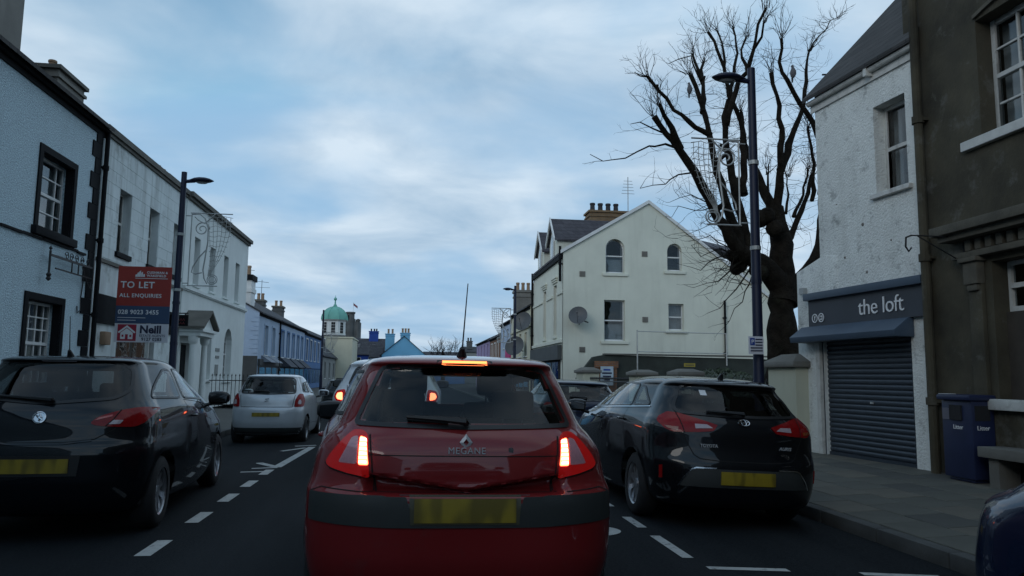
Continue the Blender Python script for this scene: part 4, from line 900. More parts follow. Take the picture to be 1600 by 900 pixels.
for i in range(40):
    x, y = 6.95 + rnd.uniform(-.12, .2), 12.5 + rnd.uniform(-.2, .3); dx, dy = rnd.uniform(-.08, .08), rnd.uniform(-.08, .08); h_ = rnd.uniform(.08, .2)
    m.poly([(x - .006, y, 1.7), (x + .006, y, 1.7), (x + dx, y + dy, 1.74 + h_)])
m.build('blades', M_leaf, gr)

# ------------------------------------------------------------------ the loft shop
lf = thing('loft_shop', (7.2, 11, 0.12), 'rough white rendered shop with slate roof, roller shutter and the loft sign', 'shop')
PA, PB = Vector((6.985, 9.40, 0)), Vector((6.70, 12.45, 0)); LD = (PB - PA).normalized(); Llen = (PB - PA).length
TLo = T_line((PA.x, PA.y), (PB.x, PB.y))
def lu(y): return (y - PA.y) / LD.y
def lp(u, z, n): return TLo(u, z, n)
lwin = (lu(9.70), lu(10.36), 4.14, 5.5); lsh = (lu(9.80), lu(11.85), 0.1, 2.05)
uB = lu(11.78)
m = MB(); facade(m, TLo, 0, uB, 0, 6.23, [lwin, (lsh[0], min(lsh[1], uB - .001), lsh[2], lsh[3])], .2); m.build('wall', M_loft, lf)
m = MB()
e0, e1 = lp(uB, 0, 0), lp(uB, 6.08, 0)
def L3(u, z, n): return lp(u, z, n)
m.poly([L3(uB, 2.2, 0), L3(uB, 6.2, 0), L3(uB, 9.6, -3.3), L3(uB, 6.2, -6), L3(uB, 2.2, -6)]); m.poly([L3(0, 0, -6), L3(uB, 0, -6), L3(uB, 6.3, -6), L3(0, 6.3, -6)]); m.build('end_wall', M_loft, lf)
m = MB(); m.prism([L3(uB - .45, 2.3, .012), L3(Llen, 2.3, .012), L3(Llen, 3.22, .012), L3(uB - .1, 3.42, .012), L3(uB - .45, 3.36, .012)], L3(0, 0, -5) - L3(0, 0, 0)); bevel_obj(m.build('buttress', M_loft, lf), .02)
m = MB(); m.tbox(lp, lsh[1] + .02, Llen, 0, 2.3, -5, .012); m.build('buttress_foot', M_loft, lf)
window(lf, lp, lwin, .2, (1,), (1, 1), M_oldtrim, .06, .03, .07, M_oldtrim, curtain=.25)
m = MB(); zz = lsh[2]; sm = None; hgt = .078; prof = [(0, 0), (.012, .01), (.02, .03), (.02, .05), (.012, .07), (0, .078)]
wS = lsh[1] - lsh[0]
sl = MB()
for i in range(len(prof) - 1):
    (n0, z0), (n1, z1) = prof[i], prof[i+1]; sl.poly([L3(0, z0, n0) - L3(0, 0, 0), L3(wS, z0, n0) - L3(0, 0, 0), L3(wS, z1, n1) - L3(0, 0, 0), L3(0, z1, n1) - L3(0, 0, 0)])
so = sl.build('slat', M_shutter, None, True); slm = so.data; bpy.data.objects.remove(so)
m = MB(); m.tbox(lp, lsh[0], lsh[1], .12, .2, -.1, -.05); m.tbox(lp, lsh[0] - .03, lsh[0] + .05, .12, 2.1, -.12, -.03); m.tbox(lp, lsh[1] - .05, lsh[1] + .02, .12, 2.1, -.12, -.03)
m.tbox(lp, lsh[0], lsh[1], .1, 2.1, -.14, -.11)
shu = m.build('roller_shutter', M_shutter, lf)
for i in range(24):
    o = link('slat', slm, shu); o.location = L3(lsh[0], .2 + i * hgt, -.085)
m = MB(); m.tbox(lp, lsh[0] + .9, lsh[0] + .97, 1.0, 1.03, -.065, -.05); m.build('lock', M_galv, shu)
m = MB(); m.tbox(lp, lsh[1] + .0, lsh[1] + .1, .12, 2.05, -.03, .03); m.build('jamb', M_oldtrim, lf)
# shutter box, fascia and lettering
m = MB(); u0, u1 = lu(9.72), lu(12.22); m.prism([lp(u0, 1.97, .01), lp(u0, 1.97, .32), lp(u0, 2.06, .34), lp(u0, 2.24, .1), lp(u0, 2.24, .01)], lp(u1, 0, 0) - lp(u0, 0, 0)); bevel_obj(m.build('shutter_box', M_fascia2, lf), .008)
m = MB(); u0, u1 = lu(9.44), lu(12.05); m.tbox(lp, u0, u1, 2.24, 2.68, .012, .07); fs = m.build('fascia', M_fascia, lf)
m = MB(); m.tbox(lp, u0 - .02, u1 + .05, 2.68, 2.80, .012, .14); bevel_obj(m.build('fascia_cornice', M_fascia2, fs), .01)
xd = lp(0, 0, 0) - lp(1, 0, 0)
text('lettering', 'the loft', .345, M_lettering, fs, frame_mtx(lp(lu(10.78), 2.345, .078), xd, (0, 0, 1)), .006, 'LEFT', 0, .96, -.002)
for k, (yy, ch) in enumerate(((11.87, 'f'), (11.70, 'ig'))):
    c = lp(lu(yy), 2.375, .074); q = (lp(0, 0, 1) - lp(0, 0, 0)).to_track_quat('Z', 'Y').to_matrix()
    m = MB(); m.lathe([(.075, 0), (.075, .008), (.06, .008), (.06, 0)], 20, c, q, False); m.build('round_icon', M_lettering, fs)
    if k == 0: text('icon_letter', 'f', .11, M_lettering, fs, frame_mtx(lp(lu(yy) , 2.34, .078), xd, (0, 0, 1)), .003, 'CENTER', 0, 1, .003)
    else:
        m = MB(); m.tbox(lp, lu(yy) - .032, lu(yy) + .032, 2.34, 2.41, .075, .08); m.build('icon_square', M_lettering, fs)
        m = MB(); m.lathe([(.02, 0), (.02, .004), (.012, .004)], 12, lp(lu(yy), 2.375, .081), q, True); m.build('icon_ring', M_fascia, fs)
# roof and gutter of the shop
m = MB()
m.prism([lp(-.02, 6.10, .16), lp(uB + .12, 6.10, .16), lp(uB + .12, 9.75, -3.3), lp(-.02, 9.75, -3.3)], (0, 0, .07)); m.build('roof', M_slate2, lf)
MB().prism([lp(-.02, 9.75, -3.3), lp(uB + .12, 9.75, -3.3), lp(uB + .12, 6.2, -6.2), lp(-.02, 6.2, -6.2)], (0, 0, .07)).build('rear_roof', M_slate2, lf)
gutter(lf, lp, 0, uB + .08, 6.08, .02, .05, M_oldtrim)
m = MB(); m.tbox(lp, .9, .97, 5.98, 6.14, .0, .15); m.build('gutter_clip', M_oldtrim, lf)
m = MB(); m.box(6.98, 8, 9.0, 9.4, 0, .1); m.build('footing', M_kerb, lf)
for (u, z, r) in ((1.3, 3.75, .03), (1.25, 3.0, .025), (.7, 3.4, .015), (1.9, 4.2, .012), (1.75, 3.3, .02)):
    m = MB(); m.lathe([(r, 0), (r * .6, .012), (.001, .014)], 7, lp(u, z, 0.002), q); m.build('render_chip', M_cement, lf)
m = MB(); m.tbox(lp, Llen - .3, Llen - .18, 2.82, 2.92, .0, .09); m.build('floodlight', M_galv, lf)

# ------------------------------------------------------------------ brown rendered building
bb = thing('brown_building', (7.2, 5, 0.12), 'dark brown cement rendered building with carved window cornice at the right edge', 'building')
TB = T_right(7.0)
bh = [(6.8, 8.33, 4.4, 5.92), (6.7, 8.30, 1.15, 2.82), (3.0, 4.5, 4.4, 5.92), (3.0, 4.5, 1.15, 2.82)]
m = MB(); facade(m, TB, -24, 9.72, 0, 10, bh, .24, .3); m.build('wall', M_brown, bb); shell(bb, 7.0, 15, -24, 9.72, 10, M_brown, ('W',), 'side_wall')
for i, h in enumerate(bh):
    if i % 2 == 0:
        window(bb, TB, h, .22, (1, 1, 1, 1), (2, 2), M_oldtrim, .07, .03, .12, M_oldtrim, curtain=.18, sill_ext=.3)
    else:
        window(bb, TB, (h[0], h[1], 2.2, 2.82), .22, (1, 1, 1, 1), (1, 1), M_oldtrim, .05, .03, 0)
        m = MB(); m.tbox(TB, h[0], h[1], 1.15, 2.2, -.22, -.16); m.build('boarded_panel', M_wood, bb)
        m = MB(); m.tbox(TB, h[0] - .12, h[1] + .2, 1.02, 1.15, -.2, .1); bevel_obj(m.build('sill', M_oldtrim, bb), .012)
    a, b, c, d = h
    if i % 2 == 0:
        m = MB(); k = 8; pts = [(a + (b - a) * j / k, d + .02 + .12 * sin(pi * j / k)) for j in range(k + 1)]
        for j in range(k): m.prism([TB(*pts[j], .002), TB(*pts[j+1], .002), TB(pts[j+1][0], pts[j+1][1] + .05, .002), TB(pts[j][0], pts[j][1] + .05, .002)], TB(0, 0, .04) - TB(0, 0, 0))
        m.build('arch_trim', M_brownst, bb)
    else:
        m = MB(); m.tbox(TB, a - .6, b + .7, 3.22, 3.34, .002, .3); m.tbox(TB, a - .55, b + .65, 3.14, 3.22, .002, .22); m.tbox(TB, a - .5, b + .55, 2.9, 2.98, .002, .12); cn = m.build('cornice', M_brownst, bb); bevel_obj(cn, .012)
        k = 14
        for j in range(k): u_ = a - .4 + (b - a + .8) * j / k; bevel_obj(MB().tbox(TB, u_, u_ + .1, 2.99, 3.13, .002, .09).build('frieze_block', M_brownst, bb), .01)
        for uu in (a - .35, b + .12):
            m = MB(); m.tbox(TB, uu, uu + .22, .25, 2.62, .002, .06); m.tbox(TB, uu - .03, uu + .25, .1, .25, .002, .1); bevel_obj(m.build('pilaster', M_brown, bb), .01)
            m = MB(); m.tbox(TB, uu - .05, uu + .27, 2.84, 2.9, .002, .16); m.tbox(TB, uu - .01, uu + .23, 2.56, 2.84, .002, .12); m.tbox(TB, uu + .02, uu + .2, 2.48, 2.56, .002, .1); bevel_obj(m.build('capital', M_brownst, bb), .02, 2)
pipe(bb, TB, 9.36, .12, 9.8, .1, .062, M_brown, 5)
gable_roof(bb, 7.0, 15, -24, 9.72, 10, 13, M_slate2, .1)
hk = thing('hook_bracket', (6.9, 8.9, 3), 'thin iron hook bracket on the brown wall above the shop sign', 'bracket')
m = MB(); yh = 8.75; m.tube([(7.0, yh, 2.72), (7.0, yh, 3.42)], .014, 5); m.tube([(7.0, yh, 3.2), (6.28, yh, 3.2)], .009, 5); m.tube([(7.0, yh, 2.86), (6.35, yh, 3.2)], .008, 5)
m.build('arm', M_iron, hk)
m = MB(); m.tube([(6.28, yh, 3.2), (6.2, yh, 3.17), (6.19, yh, 3.05), (6.23, yh, 2.99), (6.27, yh, 3.04)], .012, 5); m.build('hook', M_iron, hk)
# --- litter bin
lb_ = thing('litter_bin', (6.62, 8.95, .14), 'navy blue double litter bin standing against the brown wall', 'bin')
lb_.rotation_euler = (0, 0, 0)
zb = .145; x0, x1, y0, y1 = 6.66, 6.985, 8.38, 8.9
m = MB(); m.box(x0 + .02, x1, y0, y1, zb + .04, zb + .98); m.box(x0 + .05, x1, y0 + .04, y1 - .04, zb, zb + .04); bevel_obj(m.build('body', M_navy, lb_), .03, 2)
m = MB(); m.prism([(x0 - .03, y0 - .03, zb + .98), (x1 + .01, y0 - .03, zb + .98), (x1 + .01, y1 + .03, zb + .98), (x0 - .03, y1 + .03, zb + .98)], (0, 0, .07)); bevel_obj(m.build('lid', M_navy, lb_), .025, 2)
m = MB(); m.box(x0 + .0, x0 + .021, y0 + .16, y1 - .16, zb + .74, zb + .92); m.build('aperture', M_dark, lb_)
m = MB(); m.box(x0 + .06, x1 - .06, y0 - .003, y0 + .01, zb + .74, zb + .92); m.build('aperture', M_dark, lb_)
M_dull = pm('dull_sticker', (.12, .12, .15), .5, .1, 3)
m = MB(); m.box(x0 + .013, x0 + .019, y1 - .14, y1 - .02, zb + .74, zb + .88); m.build('sticker', M_dull, lb_)
m = MB(); m.box(x0 - .01, x0 + .12, y1 - .14, y1 + .01, zb + 1.052, zb + 1.056); m.build('lid_notice', M_lettering, lb_)
text('lettering', 'Litter', .075, M_lettering, lb_, frame_mtx((x0 + .016, y1 - .2, zb + .63), (0, -1, 0), (0, 0, 1)), .002)
text('lettering', 'Litter', .075, M_lettering, lb_, frame_mtx((x0 + .08, y0 - .004, zb + .63), (1, 0, 0), (0, 0, 1)), .002)
# --- stone bench under the window
sb = thing('stone_bench', (6.75, 7.7, .14), 'dark stone bench against the brown wall right of the bin', 'bench')
m = MB(); m.box(6.62, 6.98, 7.2, 8.25, .48, .60); bevel_obj(m.build('seat', M_coping, sb), .012)
for y0_ in (7.4, 8.0):
    m = MB(); m.box(6.68, 6.95, y0_, y0_ + .15, .12, .48); m.build('leg', M_coping, sb)
# ------------------------------------------------------------------ the bare pollarded tree
tree = thing('bare_tree', (8.66, 16.8, .1), 'big bare pollarded tree with thick dark limbs behind the big cream pier', 'tree')
LIMBS = [
('t',0.00,0.500,0.360,[(8.65,1.24),(8.65,1.84),(8.63,2.74),(8.61,3.42),(8.57,3.88)]),
('k',-0.30,0.360,0.240,[(8.56,3.65),(8.24,4.02),(7.88,4.24),(7.63,4.42)]),
('l',-0.90,0.200,0.075,[(7.77,4.27),(7.38,4.72),(7.01,5.37),(6.74,5.90),(6.55,6.29),(6.15,6.85),(5.85,7.20),(5.56,7.62)]),
('l',0.30,0.170,0.070,[(7.69,4.36),(7.48,5.00),(7.26,5.73),(7.09,6.32),(6.88,7.49),(6.68,8.21),(6.48,8.73)]),
('l',-0.60,0.110,0.050,[(6.20,6.84),(6.00,7.35),(5.80,7.67),(5.72,7.88)]),
('l',-0.50,0.090,0.050,[(6.95,7.24),(6.57,7.41),(6.04,7.81),(5.69,8.26),(5.41,8.61)]),
('l',0.80,0.080,0.040,[(6.77,7.79),(6.79,8.27),(6.77,8.75),(6.81,9.06)]),
('l',0.40,0.060,0.035,[(6.78,8.62),(6.66,8.90),(6.54,9.24)]),
('l',0.50,0.170,0.090,[(7.88,4.27),(7.76,4.86),(7.68,5.29),(7.52,6.04),(7.35,6.92),(7.30,7.71),(7.44,8.15)]),
('l',1.20,0.120,0.050,[(7.76,5.79),(7.77,6.57),(7.76,7.43),(7.61,7.92),(7.44,8.26),(7.33,8.98),(7.10,9.63),(6.95,9.85)]),
('l',-0.40,0.100,0.050,[(7.36,7.50),(7.54,8.16),(7.69,8.65),(7.93,8.91),(8.15,9.71),(8.23,10.16),(8.44,10.58)]),
('l',0.70,0.070,0.035,[(7.49,8.26),(7.59,9.00),(7.68,9.36),(7.58,10.01)]),
('l',-0.70,0.050,0.030,[(8.08,9.46),(8.32,9.84),(8.38,10.22)]),
('l',0.20,0.060,0.030,[(7.93,8.86),(7.78,9.47),(7.92,9.81)]),
('l',0.50,0.050,0.030,[(7.33,8.98),(7.29,9.60),(7.17,9.92)]),
('k',0.30,0.380,0.300,[(8.65,3.20),(8.70,3.96),(8.69,4.58),(8.58,5.12),(8.51,5.48)]),
('l',0.90,0.170,0.060,[(8.47,5.43),(8.30,5.81),(8.08,6.37),(7.91,6.82),(7.79,7.29),(7.74,7.85)]),
('l',-0.50,0.150,0.060,[(8.55,5.43),(8.67,6.03),(8.71,6.78),(8.78,7.49),(8.73,8.08),(8.57,8.63),(8.54,8.93)]),
('l',1.00,0.120,0.040,[(8.70,6.43),(8.93,7.11),(9.24,7.82),(9.37,8.25),(9.45,8.76),(9.47,9.19),(9.55,9.56)]),
('l',1.30,0.030,0.012,[(9.55,9.56),(9.66,9.77),(9.89,10.04),(10.05,10.22),(10.14,10.41),(10.33,10.49)]),
('l',-0.80,0.130,0.050,[(9.75,5.88),(9.76,6.67),(9.73,7.30),(9.58,7.71),(9.42,7.95),(9.12,8.42),(8.95,8.76),(8.82,8.95),(8.83,9.83)]),
('k',0.60,0.240,0.130,[(8.81,3.20),(9.15,3.79),(9.49,4.22),(9.67,4.61),(9.72,5.24),(9.75,5.88)]),
('l',0.80,0.120,0.060,[(8.75,4.50),(8.99,4.98),(9.21,5.46),(9.39,5.89),(9.50,6.34)]),
('l',0.20,0.070,0.040,[(9.48,5.71),(9.58,6.66),(9.44,7.54)]),
('l',0.30,0.050,0.020,[(8.81,5.36),(8.89,5.84),(8.87,6.28)]),
('l',0.10,0.060,0.030,[(9.00,5.29),(9.27,5.85),(9.41,6.50)]),
('l',-0.20,0.070,0.030,[(8.36,5.34),(8.37,5.97),(8.38,6.32)]),
('w',-1.20,0.035,0.010,[(6.15,6.85),(5.83,6.95),(5.43,6.88),(5.13,6.72),(4.85,6.55),(4.51,6.49),(4.31,6.45),(4.00,6.60)]),
('w',-0.80,0.030,0.010,[(6.55,6.29),(6.14,6.21),(5.82,5.96),(5.51,5.92),(5.20,5.83)]),
('w',-0.60,0.028,0.010,[(5.84,7.20),(5.52,7.32),(5.21,7.46),(4.98,7.40)]),
('w',0.50,0.030,0.012,[(5.41,8.61),(5.22,8.62),(5.09,8.70)]),
('w',0.80,0.035,0.012,[(6.80,8.43),(6.50,9.22),(6.18,9.11),(5.94,8.98)]),
('w',0.90,0.030,0.010,[(9.88,8.96),(10.14,9.06),(10.48,9.16),(10.66,9.26)]),
('w',-0.40,0.030,0.008,[(7.61,4.36),(7.05,4.22),(6.65,3.90),(6.42,3.97)]),
('w',-0.50,0.030,0.008,[(7.68,4.16),(7.20,3.76),(6.80,3.60),(6.49,3.49)]),
('w',-0.40,0.025,0.008,[(7.84,3.94),(7.51,3.47),(7.11,3.01),(6.79,2.88)]),
('w',-0.60,0.025,0.008,[(7.69,4.24),(7.14,4.45),(6.66,4.23),(6.43,4.50)]),
('w',-0.30,0.022,0.007,[(7.91,3.79),(7.66,3.17),(7.33,2.71),(7.17,2.53)]),
('w',-0.30,0.022,0.007,[(7.53,4.39),(6.90,4.75),(6.51,4.62),(6.28,4.80)]),
('w',-0.30,0.020,0.007,[(6.95,5.44),(6.52,5.35),(6.13,5.44),(5.97,5.17)]),
('w',-0.30,0.020,0.007,[(6.92,5.52),(6.45,5.73),(6.16,5.64),(5.91,5.52)]),
]
rt = random.Random(11); trunk_m, limb_m, twig_m = MB(), MB(), MB(); TY = 16.8
def wiggle(path, amp):
    outp = [path[0]]
    for a, b in zip(path[:-1], path[1:]):
        L_ = (b - a).length; n = max(1, int(L_ / .22))
        for i in range(1, n + 1):
            p = a.lerp(b, i / n); 
            if i < n: p = p + Vector((rt.gauss(0, amp), rt.gauss(0, amp), rt.gauss(0, amp)))
            outp.append(p)
    return outp
def twig(p, d, L_, r, depth=0):
    pts = [p]; n = 5; d = d.normalized()
    for i in range(n):
        d = (d + Vector((rt.gauss(0, .16), rt.gauss(0, .16), rt.gauss(.05, .14)))).normalized(); pts.append(pts[-1] + d * L_ / n)
        if depth < 2 and i > 0 and rt.random() < (.5 if depth == 0 else .3):
            s = (d + Vector((rt.gauss(0, .6), rt.gauss(0, .6), rt.gauss(.15, .5)))).normalized(); twig(pts[-1], s, L_ * rt.uniform(.3, .55), r * .6, depth + 1)
    twig_m.tube(pts, [r * (1 - .7 * i / n) for i in range(n + 1)], 4, False)
SMP = []
for kind, dy, r0, r1, pts in LIMBS:
    n = len(pts); d0 = 0.0
    if SMP: d0 = min(SMP, key=lambda q: (q[0] - pts[0][0]) ** 2 + (q[1] - pts[0][1]) ** 2)[2]
    P_ = []
    for i, (x, z) in enumerate(pts):
        e = d0 + dy * (i / (n - 1)) ** .9; k_ = 1 + e / TY; P_.append(Vector((x * k_, TY + e, 1.36 + (z - 1.36) * k_ * .985)))
        SMP.append((x, z, e))
        if i: SMP.append(((x + pts[i-1][0]) / 2, (z + pts[i-1][1]) / 2, e - dy / (n - 1) / 2))
    amp = {'t': .01, 'k': .02, 'l': .018, 'w': .03}[kind]
    W_ = wiggle(P_, amp); k = len(W_)
    q_ = {'w': .85, 't': .86, 'k': .86, 'l': .84}[kind]
    rad = [q_ * (r0 + (r1 * .8 - r0) * (i / (k - 1)) ** .8) * (1 + rt.gauss(0, .07 if kind != 'w' else .03)) for i in range(k)]
    if kind == 't':
        rad[0] *= 1.25; trunk_m.tube(W_, rad, 14)
    elif kind == 'k': (trunk_m if r0 > .3 else limb_m).tube(W_, rad, 12)
    elif kind == 'l':
        rad[-1] *= 1.25
        limb_m.tube(W_, rad, 8)
        end = W_[-1]; dv = (W_[-1] - W_[-3]).normalized()
        for _ in range(rt.randint(9, 15)):       # shoots from the pollard head
            twig(end + Vector((rt.gauss(0, .03), rt.gauss(0, .03), 0)), dv + Vector((rt.gauss(0, .45), rt.gauss(0, .45), .35 + rt.gauss(0, .3))), rt.uniform(.3, .75), rt.uniform(.005, .010))
        for i in range(3, k - 1):
            for _ in range(rt.choice((2, 3, 3, 4))):
                side = Vector((rt.gauss(0, 1), rt.gauss(0, 1), rt.gauss(.3, .5))); twig(W_[i], side, rt.uniform(.25, .9), rt.uniform(.004, .008))
            if rt.random() < .07: limb_m.tube([W_[i], W_[i] + Vector((rt.gauss(0, .12), rt.gauss(0, .12), .16))], [rad[i] * .7, rad[i] * .55], 7)
    else:
        limb_m.tube(W_, rad, 6)
        dv = (W_[-1] - W_[0]).normalized()
        for i in range(2, k):
            if rt.random() < .85: twig(W_[i], dv + Vector((rt.gauss(0, .6), rt.gauss(0, .6), rt.gauss(.2, .5))), rt.uniform(.25, .6), rt.uniform(.004, .007), 1)
# knuckles (burrs)
for (x, z, r) in ((7.55, 4.05, .30), (7.35, 4.2, .22), (8.3, 5.15, .33), (8.45, 4.85, .3), (8.0, 3.9, .3), (9.5, 4.0, .18)):
    c = Vector((x, TY + rt.uniform(-.2, .2), z))
    for _ in range(3): 
        cc = c + Vector((rt.gauss(0, r * .25), rt.gauss(0, r * .25), rt.gauss(0, r * .25))); rr_ = r * rt.uniform(.5, .7)
        trunk_m.lathe([(rr_ * sin(pi * i / 6) + .001, -rr_ * cos(pi * i / 6)) for i in range(7)], 9, cc)
for _ in range(70):
    c0 = Vector(rt.choice(((7.5, 16.6, 4.0), (7.3, 16.5, 4.2), (7.8, 16.6, 3.7), (8.5, 16.8, 5.0), (6.9, 16.3, 5.2)))); twig(c0 + Vector((rt.gauss(0, .15), rt.gauss(0, .15), rt.gauss(0, .15))), Vector((rt.gauss(-.6, .6), rt.gauss(-.2, .6), rt.gauss(0, .6))), rt.uniform(.5, 1.5), rt.uniform(.005, .01))
autosmooth(trunk_m.build('trunk', M_bark, tree), 80); autosmooth(limb_m.build('limbs', M_bark, tree), 80); tag(twig_m.build('twigs', M_bark, tree), kind='stuff')
# pigeon in the tree
def pigeon(label, c, s):
    b_ = thing('pigeon', c, label, 'bird', 'birds in the bare tree'); m = MB(); c = Vector(c)
    ax = [(0, 0, -.02, .02), (0, 0, .02, .055), (.01, 0, .10, .085), (.015, 0, .18, .08), (.01, 0, .25, .05), (.0, 0, .29, .035), (-.005, 0, .32, .04), (-.01, 0, .345, .03), (-.015, 0, .36, .005)]
    m.tube([c + Vector(a[:3]) * s for a in ax], [a[3] * s for a in ax], 10); autosmooth(m.build('body', pm('pigeon_grey', (.10, .10, .11), .8, .3, 20), b_), 80)
    m = MB(); m.tube([c + Vector((0, .03, .0)) * s, c + Vector((.02, .08, -.12)) * s], [.03 * s, .02 * s], 6); m.build('tail', pm('pigeon_dark', (.05, .05, .055), .8, .2, 20), b_)
    m = MB(); m.tube([c + Vector((-.03, -.02, .325)) * s, c + Vector((-.065, -.03, .315)) * s], [.01 * s, .002], 5); m.build('beak', M_iron, b_)
pigeon('grey pigeon perched right of the blue lamp post', (8.72, 16.1, 8.42), .85)
pigeon('dark pigeon perched low among the left limbs', (6.25, 16.3, 7.95), .75)
# far bare tree
ft = thing('far_bare_tree', (4.2, 103, 0), 'small bare tree far off behind the red car', 'tree')
tm, wm_ = MB(), MB(); tm.tube([(4.2, 103, 0), (4.2, 103, 3.2), (4.1, 103, 4.6)], [.3, .22, .1], 8); tm.build('trunk', M_bark, ft)
twig_save = twig_m; twig_m = wm_
for i in range(70): twig(Vector((4.2 + rt.gauss(0, 1.0), 103 + rt.gauss(0, 1), 3.6 + rt.uniform(0, 1.2))), Vector((rt.gauss(0, .7), rt.gauss(0, .5), .8)), rt.uniform(1.0, 2.0), .03)
tag(wm_.build('twigs', M_bark, ft), kind='stuff')

# ------------------------------------------------------------------ street lamps and Christmas frames
def lamp_post(x, y, h, label, side, zg, head=True, arm=.75):
    r = thing('street_lamp', (x, y, zg), label, 'lamp post', 'street lamps')
    m = MB(); m.lathe([(.085, 0), (.085, 1.1), (.066, 1.2), (.05, h - .02), (.05, h + .02), (.0, h + .03)], 14, (x, y, zg)); autosmooth(m.build('column', M_lamp, r))
    for z in (1.75, 2.5, h * .55, h * .76):
        m = MB(); m.lathe([(.068, 0), (.068, .05)], 14, (x, y, zg + z)); m.build('band', M_galv if z > 2.6 else M_lamp, r)
    if not head: return r
    m = MB(); z1 = zg + h - .16; m.tube([(x, y, z1), (x + side * .2, y, z1 + .02)], .035, 8); m.build('arm', M_lamp, r)
    # lens-shaped head
    prof = [(-.02, .02), (.06, .05), (.2, .13), (.36, .17), (.52, .165), (.66, .12), (.76, .05), (.8, .01)]
    m = MB(); n = 14
    for (t_, wd) in prof:
        for k in range(n):
            a = 2 * pi * k / n; top = .085 if sin(a) > 0 else .05
            m.v.append(Vector((x + side * (.08 + t_ * .58), y + wd * .75 * cos(a), z1 + .03 + (wd / .17) * top * .75 * sin(a))))
    for i in range(len(prof) - 1):
        for k in range(n): m.f.append((i*n + k, i*n + (k+1) % n, (i+1)*n + (k+1) % n, (i+1)*n + k))
    hd = autosmooth(m.build('lamp_head', M_lamp, r), 60)
    m = MB(); m.lathe([(.001, -.025), (.05, -.02), (.07, 0)], 12, (x + side * .33, y, z1 - .004), Matrix.Diagonal((1.6, 1, 1))); m.build('lens', pm('lamp_lens', (.3, .32, .33), .2, .05, 4), hd)
    m = MB(); m.box(x - .04, x + .04, y - .095, y - .07, zg + .35, zg + .85); m.build('access_door', M_lamp, r)
    return r
lamp_post(4.32, 9.05, 5.33, 'tall navy street lamp on the right before the bare tree', -1, .06)
lamp_post(-4.35, 14.6, 4.98, 'dark navy street lamp beside the red letting board', 1, .1, arm=.7)
lamp_post(4.3, 31.8, 5.1, 'navy street lamp beside the ivory corner building', -1, .06)
lamp_post(-5.3, 46, 5.0, 'plain dark post before the pale blue terrace', 1, .1, False)
lamp_post(-6.6, 93, 5.1, 'far small street lamp before the deep blue house', 1, .1)
def xmas(x, y, z0, z1, side, label, wd=.62, rw=.011):
    r = thing('christmas_light_frame', (x, y, z0), label, 'light decoration', 'unlit Christmas light frames on the lamp posts')
    S = lambda u, v: Vector((x + side * (.09 + u * wd), y - .02, z0 + v * (z1 - z0)))
    m = MB(); m.tube([S(0, 1), S(1.05, 1)], rw, 6); m.tube([S(0, 0), S(.75, 0)], rw, 6); m.tube([S(.03, 0), S(.03, 1)], rw, 6); m.tube([S(-.12, .96), S(.03, .96)], rw, 5); m.tube([S(-.12, .03), S(.03, .03)], rw, 5); m.build('frame', M_galv, r)
    H = z1 - z0; U = Vector((side, 0, 0)); V = Vector((0, 0, 1))
    m = MB(); m.tube(scroll(S(.3, .78), .14, 1.7, U, V, 30, 0), rw, 6); m.build('scroll', M_galv, r)
    m = MB(); m.tube([S(.03, .98), S(.22, .99), S(.36, .93), S(.45, .8), S(.46, .6), S(.42, .4), S(.38, .22), S(.42, .1), S(.5, .03)], rw * 1.2, 6); m.build('stem', M_galv, r)
    m = MB(); m.tube([S(.62, 1), S(.5, .93), S(.35, .86), S(.2, .9), S(.1, .95)], rw, 6); m.build('branch', M_galv, r); m = MB(); m.tube([S(.44, .5), S(.25, .38), S(.12, .25), S(.1, .18), S(.2, .16), S(.36, .18)], rw, 6); m.build('branch', M_galv, r)
    for (u_, v_, rr2) in ((.62, .09, .09), (.62, .09, .06)):
        m = MB(); m.tube([S(u_, v_) + U * rr2 * cos(2 * pi * i / 18) + V * rr2 * sin(2 * pi * i / 18) for i in range(19)], rw * .9, 5, False); m.build('ring', M_galv, r)
    # net of rope light filling the shell shape
    m = MB()
    Lf = lambda v: .46 + .06 * sin(v * 5); Rt = lambda v: 1.05 * (1 - (1 - v) ** 2.2) * .75 + .30 + .0 * v
    for j in range(13):
        v = .14 + j * .068; a, b = Lf(v), max(Lf(v) + .08, min(1.06, Rt(v))); m.tube([S(a + (b - a) * i / 6, v + .012 * sin(i * 2 + j)) for i in range(7)], rw * .42, 4, False)
    for i in range(6):
        m.tube([S(Lf(v) + (max(Lf(v) + .08, min(1.06, Rt(v))) - Lf(v)) * (i + .5) / 6, v) for v in [.14 + j * .068 for j in range(13)]], rw * .42, 4, False)
    m.build('rope_light_net', M_galv, r); return r
xmas(4.22, 9.05, 3.30, 4.42, -1, 'white scrolled Christmas light frame on the tall right lamp post')
xmas(-4.27, 14.6, 2.95, 4.32, 1, 'scrolled Christmas light frame on the lamp post by the letting board', .72)
xmas(4.22, 31.8, 2.75, 4.2, -1, 'scrolled Christmas light frame on the lamp by the corner building', .8, .018)
xmas(-5.2, 46, 2.6, 3.8, 1, 'scrolled Christmas light frame before the pale blue terrace', .7, .016)
pk = thing('parking_sign', (4.3, 8.9, 1.8), 'small white parking sign with blue P on the tall right lamp post', 'sign')
m = MB(); m.box(4.13, 4.32, 8.90, 8.915, 1.66, 1.88); pp = m.build('plate', M_bwhite, pk)
M_pblue = pm('sign_blue', (.02, .06, .28), .5, .05, 3)
m = MB(); m.box(4.145, 4.205, 8.895, 8.899, 1.77, 1.86); pb2 = m.build('panel', M_pblue, pp)
text('lettering', 'P', .075, M_lettering, pk, frame_mtx((4.157, 8.893, 1.787), FX, FZ), .001)
